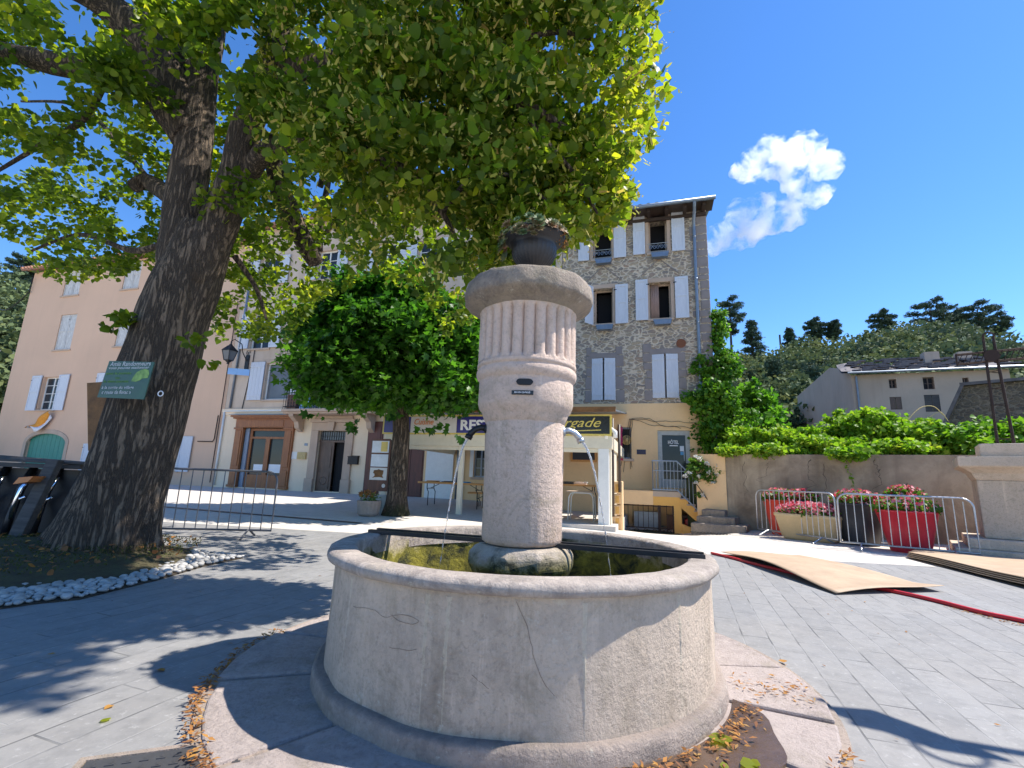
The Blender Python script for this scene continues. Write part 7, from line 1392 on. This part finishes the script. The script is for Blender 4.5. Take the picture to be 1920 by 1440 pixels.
# ================================================================== WOODED HILL
def far_tree(r, c, h, w, size, n, kind='quad'):
    """points of one broad crown made of several lobes"""
    P = []
    for _ in range(7): q = ball_pts(1, (0, 0, 0), (w * .38, w * .38, h * .22), r)[0]; P.append(ball_pts(n // 7, (c[0] + q[0], c[1] + q[1], c[2] + h * .62 + q[2]), (w * .30, w * .30, h * .22), r, .6))
    return np.concatenate(P)
r3 = np.random.default_rng(44); PP = []; TT = []
def skyline(az): return np.interp(az, [-50, -43, -40, 22, 26, 30, 33, 37, 40, 45], [1, 1, 0, 0, 1, 1, 1, 1, 1, 1])
for _ in range(520):
    az = r3.uniform(-50, -41) if r3.random() < .22 else r3.uniform(21, 48); rr_ = r3.uniform(46, 112); x, y = rr_ * math.sin(math.radians(az)), rr_ * math.cos(math.radians(az)); z = hill_h(x, y) - .8
    h, w = r3.uniform(4, 8.5), r3.uniform(4, 9); n = 560 if rr_ > 75 else 700; q = far_tree(r3, (x, y, z), h, w, .4, n); PP.append(q); TT.append(np.full(len(q), np.clip(r3.normal(.45, .27), 0, 1)))
P = np.concatenate(PP); T_ = np.clip(np.concatenate(TT) + r3.normal(0, .08, len(P)), 0, 1)
leaves('hillside_wood', 'forest_leaf', P, .40, 'heart', None, .1, T_, spread=.9, stuff=True, r=r3)
def pine(px, ytop, ybase, Y, label, wide=1.0, conic=False, seed=0):
    rp_ = np.random.default_rng(seed + 100); b0 = PY(px, ybase, Y); t0 = PY(px, ytop, Y); x = b0[0]; h = t0[2] - b0[2]; T1 = thing('conifer' if conic else 'pine_tree', b0, label, 'tree', 'skyline trees')
    m = MB(); lean = (PY(px, ytop, Y)[0] - x) * .0 + rp_.uniform(-.3, .3); m.tube([(x, Y, b0[2] - 3), (x + lean * .3, Y, b0[2] + h * .5), (x + lean, Y, b0[2] + h * .97)], [.28, .2, .05], 7); Pn = []
    for k in range(16 if not conic else 20):
        f = (.38 + .6 * k / 16) if not conic else (.05 + .93 * k / 20); a = k * 2.4 + rp_.uniform(-.4, .4); L_ = h * (.24 * wide * (1.15 - .9 * abs(f - .72) / .3 * .7) if not conic else .30 * (1.02 - f)) ; e = (x + lean * f + math.cos(a) * L_, Y + math.sin(a) * L_, b0[2] + h * f + (.04 if not conic else -.04) * h); m.tube([(x + lean * f, Y, b0[2] + h * f), e], [.08, .03], 5)
        for s in (.5, .8, 1.): Pn.append(ball_pts(46 if not conic else 26, (x + lean * f + math.cos(a) * L_ * s, Y + math.sin(a) * L_ * s, b0[2] + h * f + .03 * h * s), (h * .085 * wide, h * .085 * wide, h * .035), rp_))
    m.build('trunk', 'bark', T1); leaves('crown', 'pine_needles', np.concatenate(Pn), .42, 'fan', T1, -.3, r=rp_, spread=.8)
for i, a in enumerate(((1372, 560, 665, 95, 'lone pine with a bare trunk nearest the stone house on the skyline', .8, False), (1412, 602, 680, 80, 'bluish spiky conifer next to the lone pine on the skyline', 1, True), (1486, 616, 672, 92, 'small rounded tree right of the wooden pole on the skyline', .8, True), (1532, 600, 660, 96, 'left pine of the close pair in the middle of the skyline', .9, False), (1563, 604, 655, 95, 'right pine of the close pair in the middle of the skyline', 1., False), (1660, 586, 650, 96, 'flat topped pine above the roof of the grey house', 1.1, False), (1752, 566, 650, 92, 'tall broad umbrella pine left of the iron cross', 1.25, False), (1800, 585, 650, 97, 'shorter pine between the two broad umbrella pines', 1., False), (1842, 570, 650, 92, 'tall broad umbrella pine behind the iron cross', 1.25, False), (1878, 590, 650, 96, 'pine at the right end of the skyline group', 1.1, False), (28, 482, 560, 95, 'pine on the wooded slope at the far left beside the pink house', 1.1, False), (55, 500, 570, 98, 'pale pine touching the upper corner of the pink house', 1.2, False))): pine(*a, seed=i)
# big blue-green cedars in the middle of the wood, as things of their own
for i, (px_, yt, yb_, Y) in enumerate(((1640, 650, 770, 62), (1530, 690, 800, 50), (1465, 675, 800, 56))): pine(px_, yt, yb_, Y, ['blue green cedar behind the ridge of the grey house', 'dark cedar beside the gable of the grey house', 'tall dark green cedar between the fig bush and the grey house'][i], conic=True, seed=40 + i)
q = PY(1465, 668, 84); m = MB(); m.tube([(q[0], 84, q[2] - 4), (q[0], 84, PY(1465, 628, 84)[2])], .16, 7); o = m.build('utility_pole', 'beam_wood'); rebase(o, (q[0], 84, q[2] - 4)); tag(o, 'thin dark wooden pole on the skyline between the conifers', 'pole')
# ================================================================== CLOUDS
def cloud(name, label, puffs, Y, seed, dens):
    """closed lumpy hull of puffs filled with a noisy volume"""
    me_ = bpy.data.meshes.new(name); bm = bmesh.new()
    for (px_, py_, rpx) in puffs:
        c = PY(px_, py_, Y); rad = rpx / FPX * Y * 1.5; mm = Matrix.Translation(c) @ Matrix.Diagonal((rad, rad * 1.0, rad * .9, 1)); bmesh.ops.create_icosphere(bm, subdivisions=3, radius=1, matrix=mm)
    bm.to_mesh(me_); bm.free(); o = obj(name, me_, None)
    md = o.modifiers.new('r', 'REMESH'); md.mode = 'VOXEL'; md.voxel_size = 2.2; tx = bpy.data.textures.new('puff', 'CLOUDS'); tx.noise_scale = 16; tx.noise_depth = 4; d2 = o.modifiers.new('d', 'DISPLACE'); d2.texture = tx; d2.texture_coords = 'LOCAL'; d2.strength = 16; d2.mid_level = .55
    mt = nm(name); t = mt.node_tree; t.nodes.clear(); out = t.nodes.new('ShaderNodeOutputMaterial'); pv = t.nodes.new('ShaderNodeVolumePrincipled'); pv.inputs['Color'].default_value = (1, 1, 1, 1); pv.inputs['Anisotropy'].default_value = .3
    tc = t.nodes.new('ShaderNodeTexCoord'); 
    def nz(s, d, ro): n_ = t.nodes.new('ShaderNodeTexNoise'); n_.inputs['Scale'].default_value = s; n_.inputs['Detail'].default_value = d; n_.inputs['Roughness'].default_value = ro; n_.inputs['Distortion'].default_value = .4; t.links.new(tc.outputs['Object'], n_.inputs['Vector']); return n_.outputs['Fac']
    a = nz(.045, 9, .68); rp_ = t.nodes.new('ShaderNodeMapRange'); rp_.inputs['From Min'].default_value = .49; rp_.inputs['From Max'].default_value = .66; rp_.inputs['To Max'].default_value = dens; t.links.new(a, rp_.inputs['Value']); t.links.new(rp_.outputs[0], pv.inputs['Density']); t.links.new(pv.outputs[0], out.inputs['Volume'])
    me_.materials.clear(); me_.materials.append(mt); c = PY(puffs[0][0], puffs[0][1], Y); rebase(o, c); tag(o, label, 'cloud', 'small white clouds'); return o
cloud('cloud', 'upper white cloud with ragged wisps right of the stone house', [(1410, 312, 26), (1440, 300, 34), (1475, 300, 36), (1505, 285, 30), (1515, 265, 20), (1495, 330, 26), (1530, 365, 22), (1500, 355, 18), (1555, 310, 22), (1545, 298, 16), (1395, 320, 16)], 420, 1, .16)
cloud('cloud', 'lower elongated white cloud nearest the roof of the stone house', [(1350, 455, 20), (1370, 440, 28), (1400, 420, 34), (1425, 405, 34), (1455, 400, 32), (1480, 400, 26), (1395, 395, 20)], 420, 2, .14)
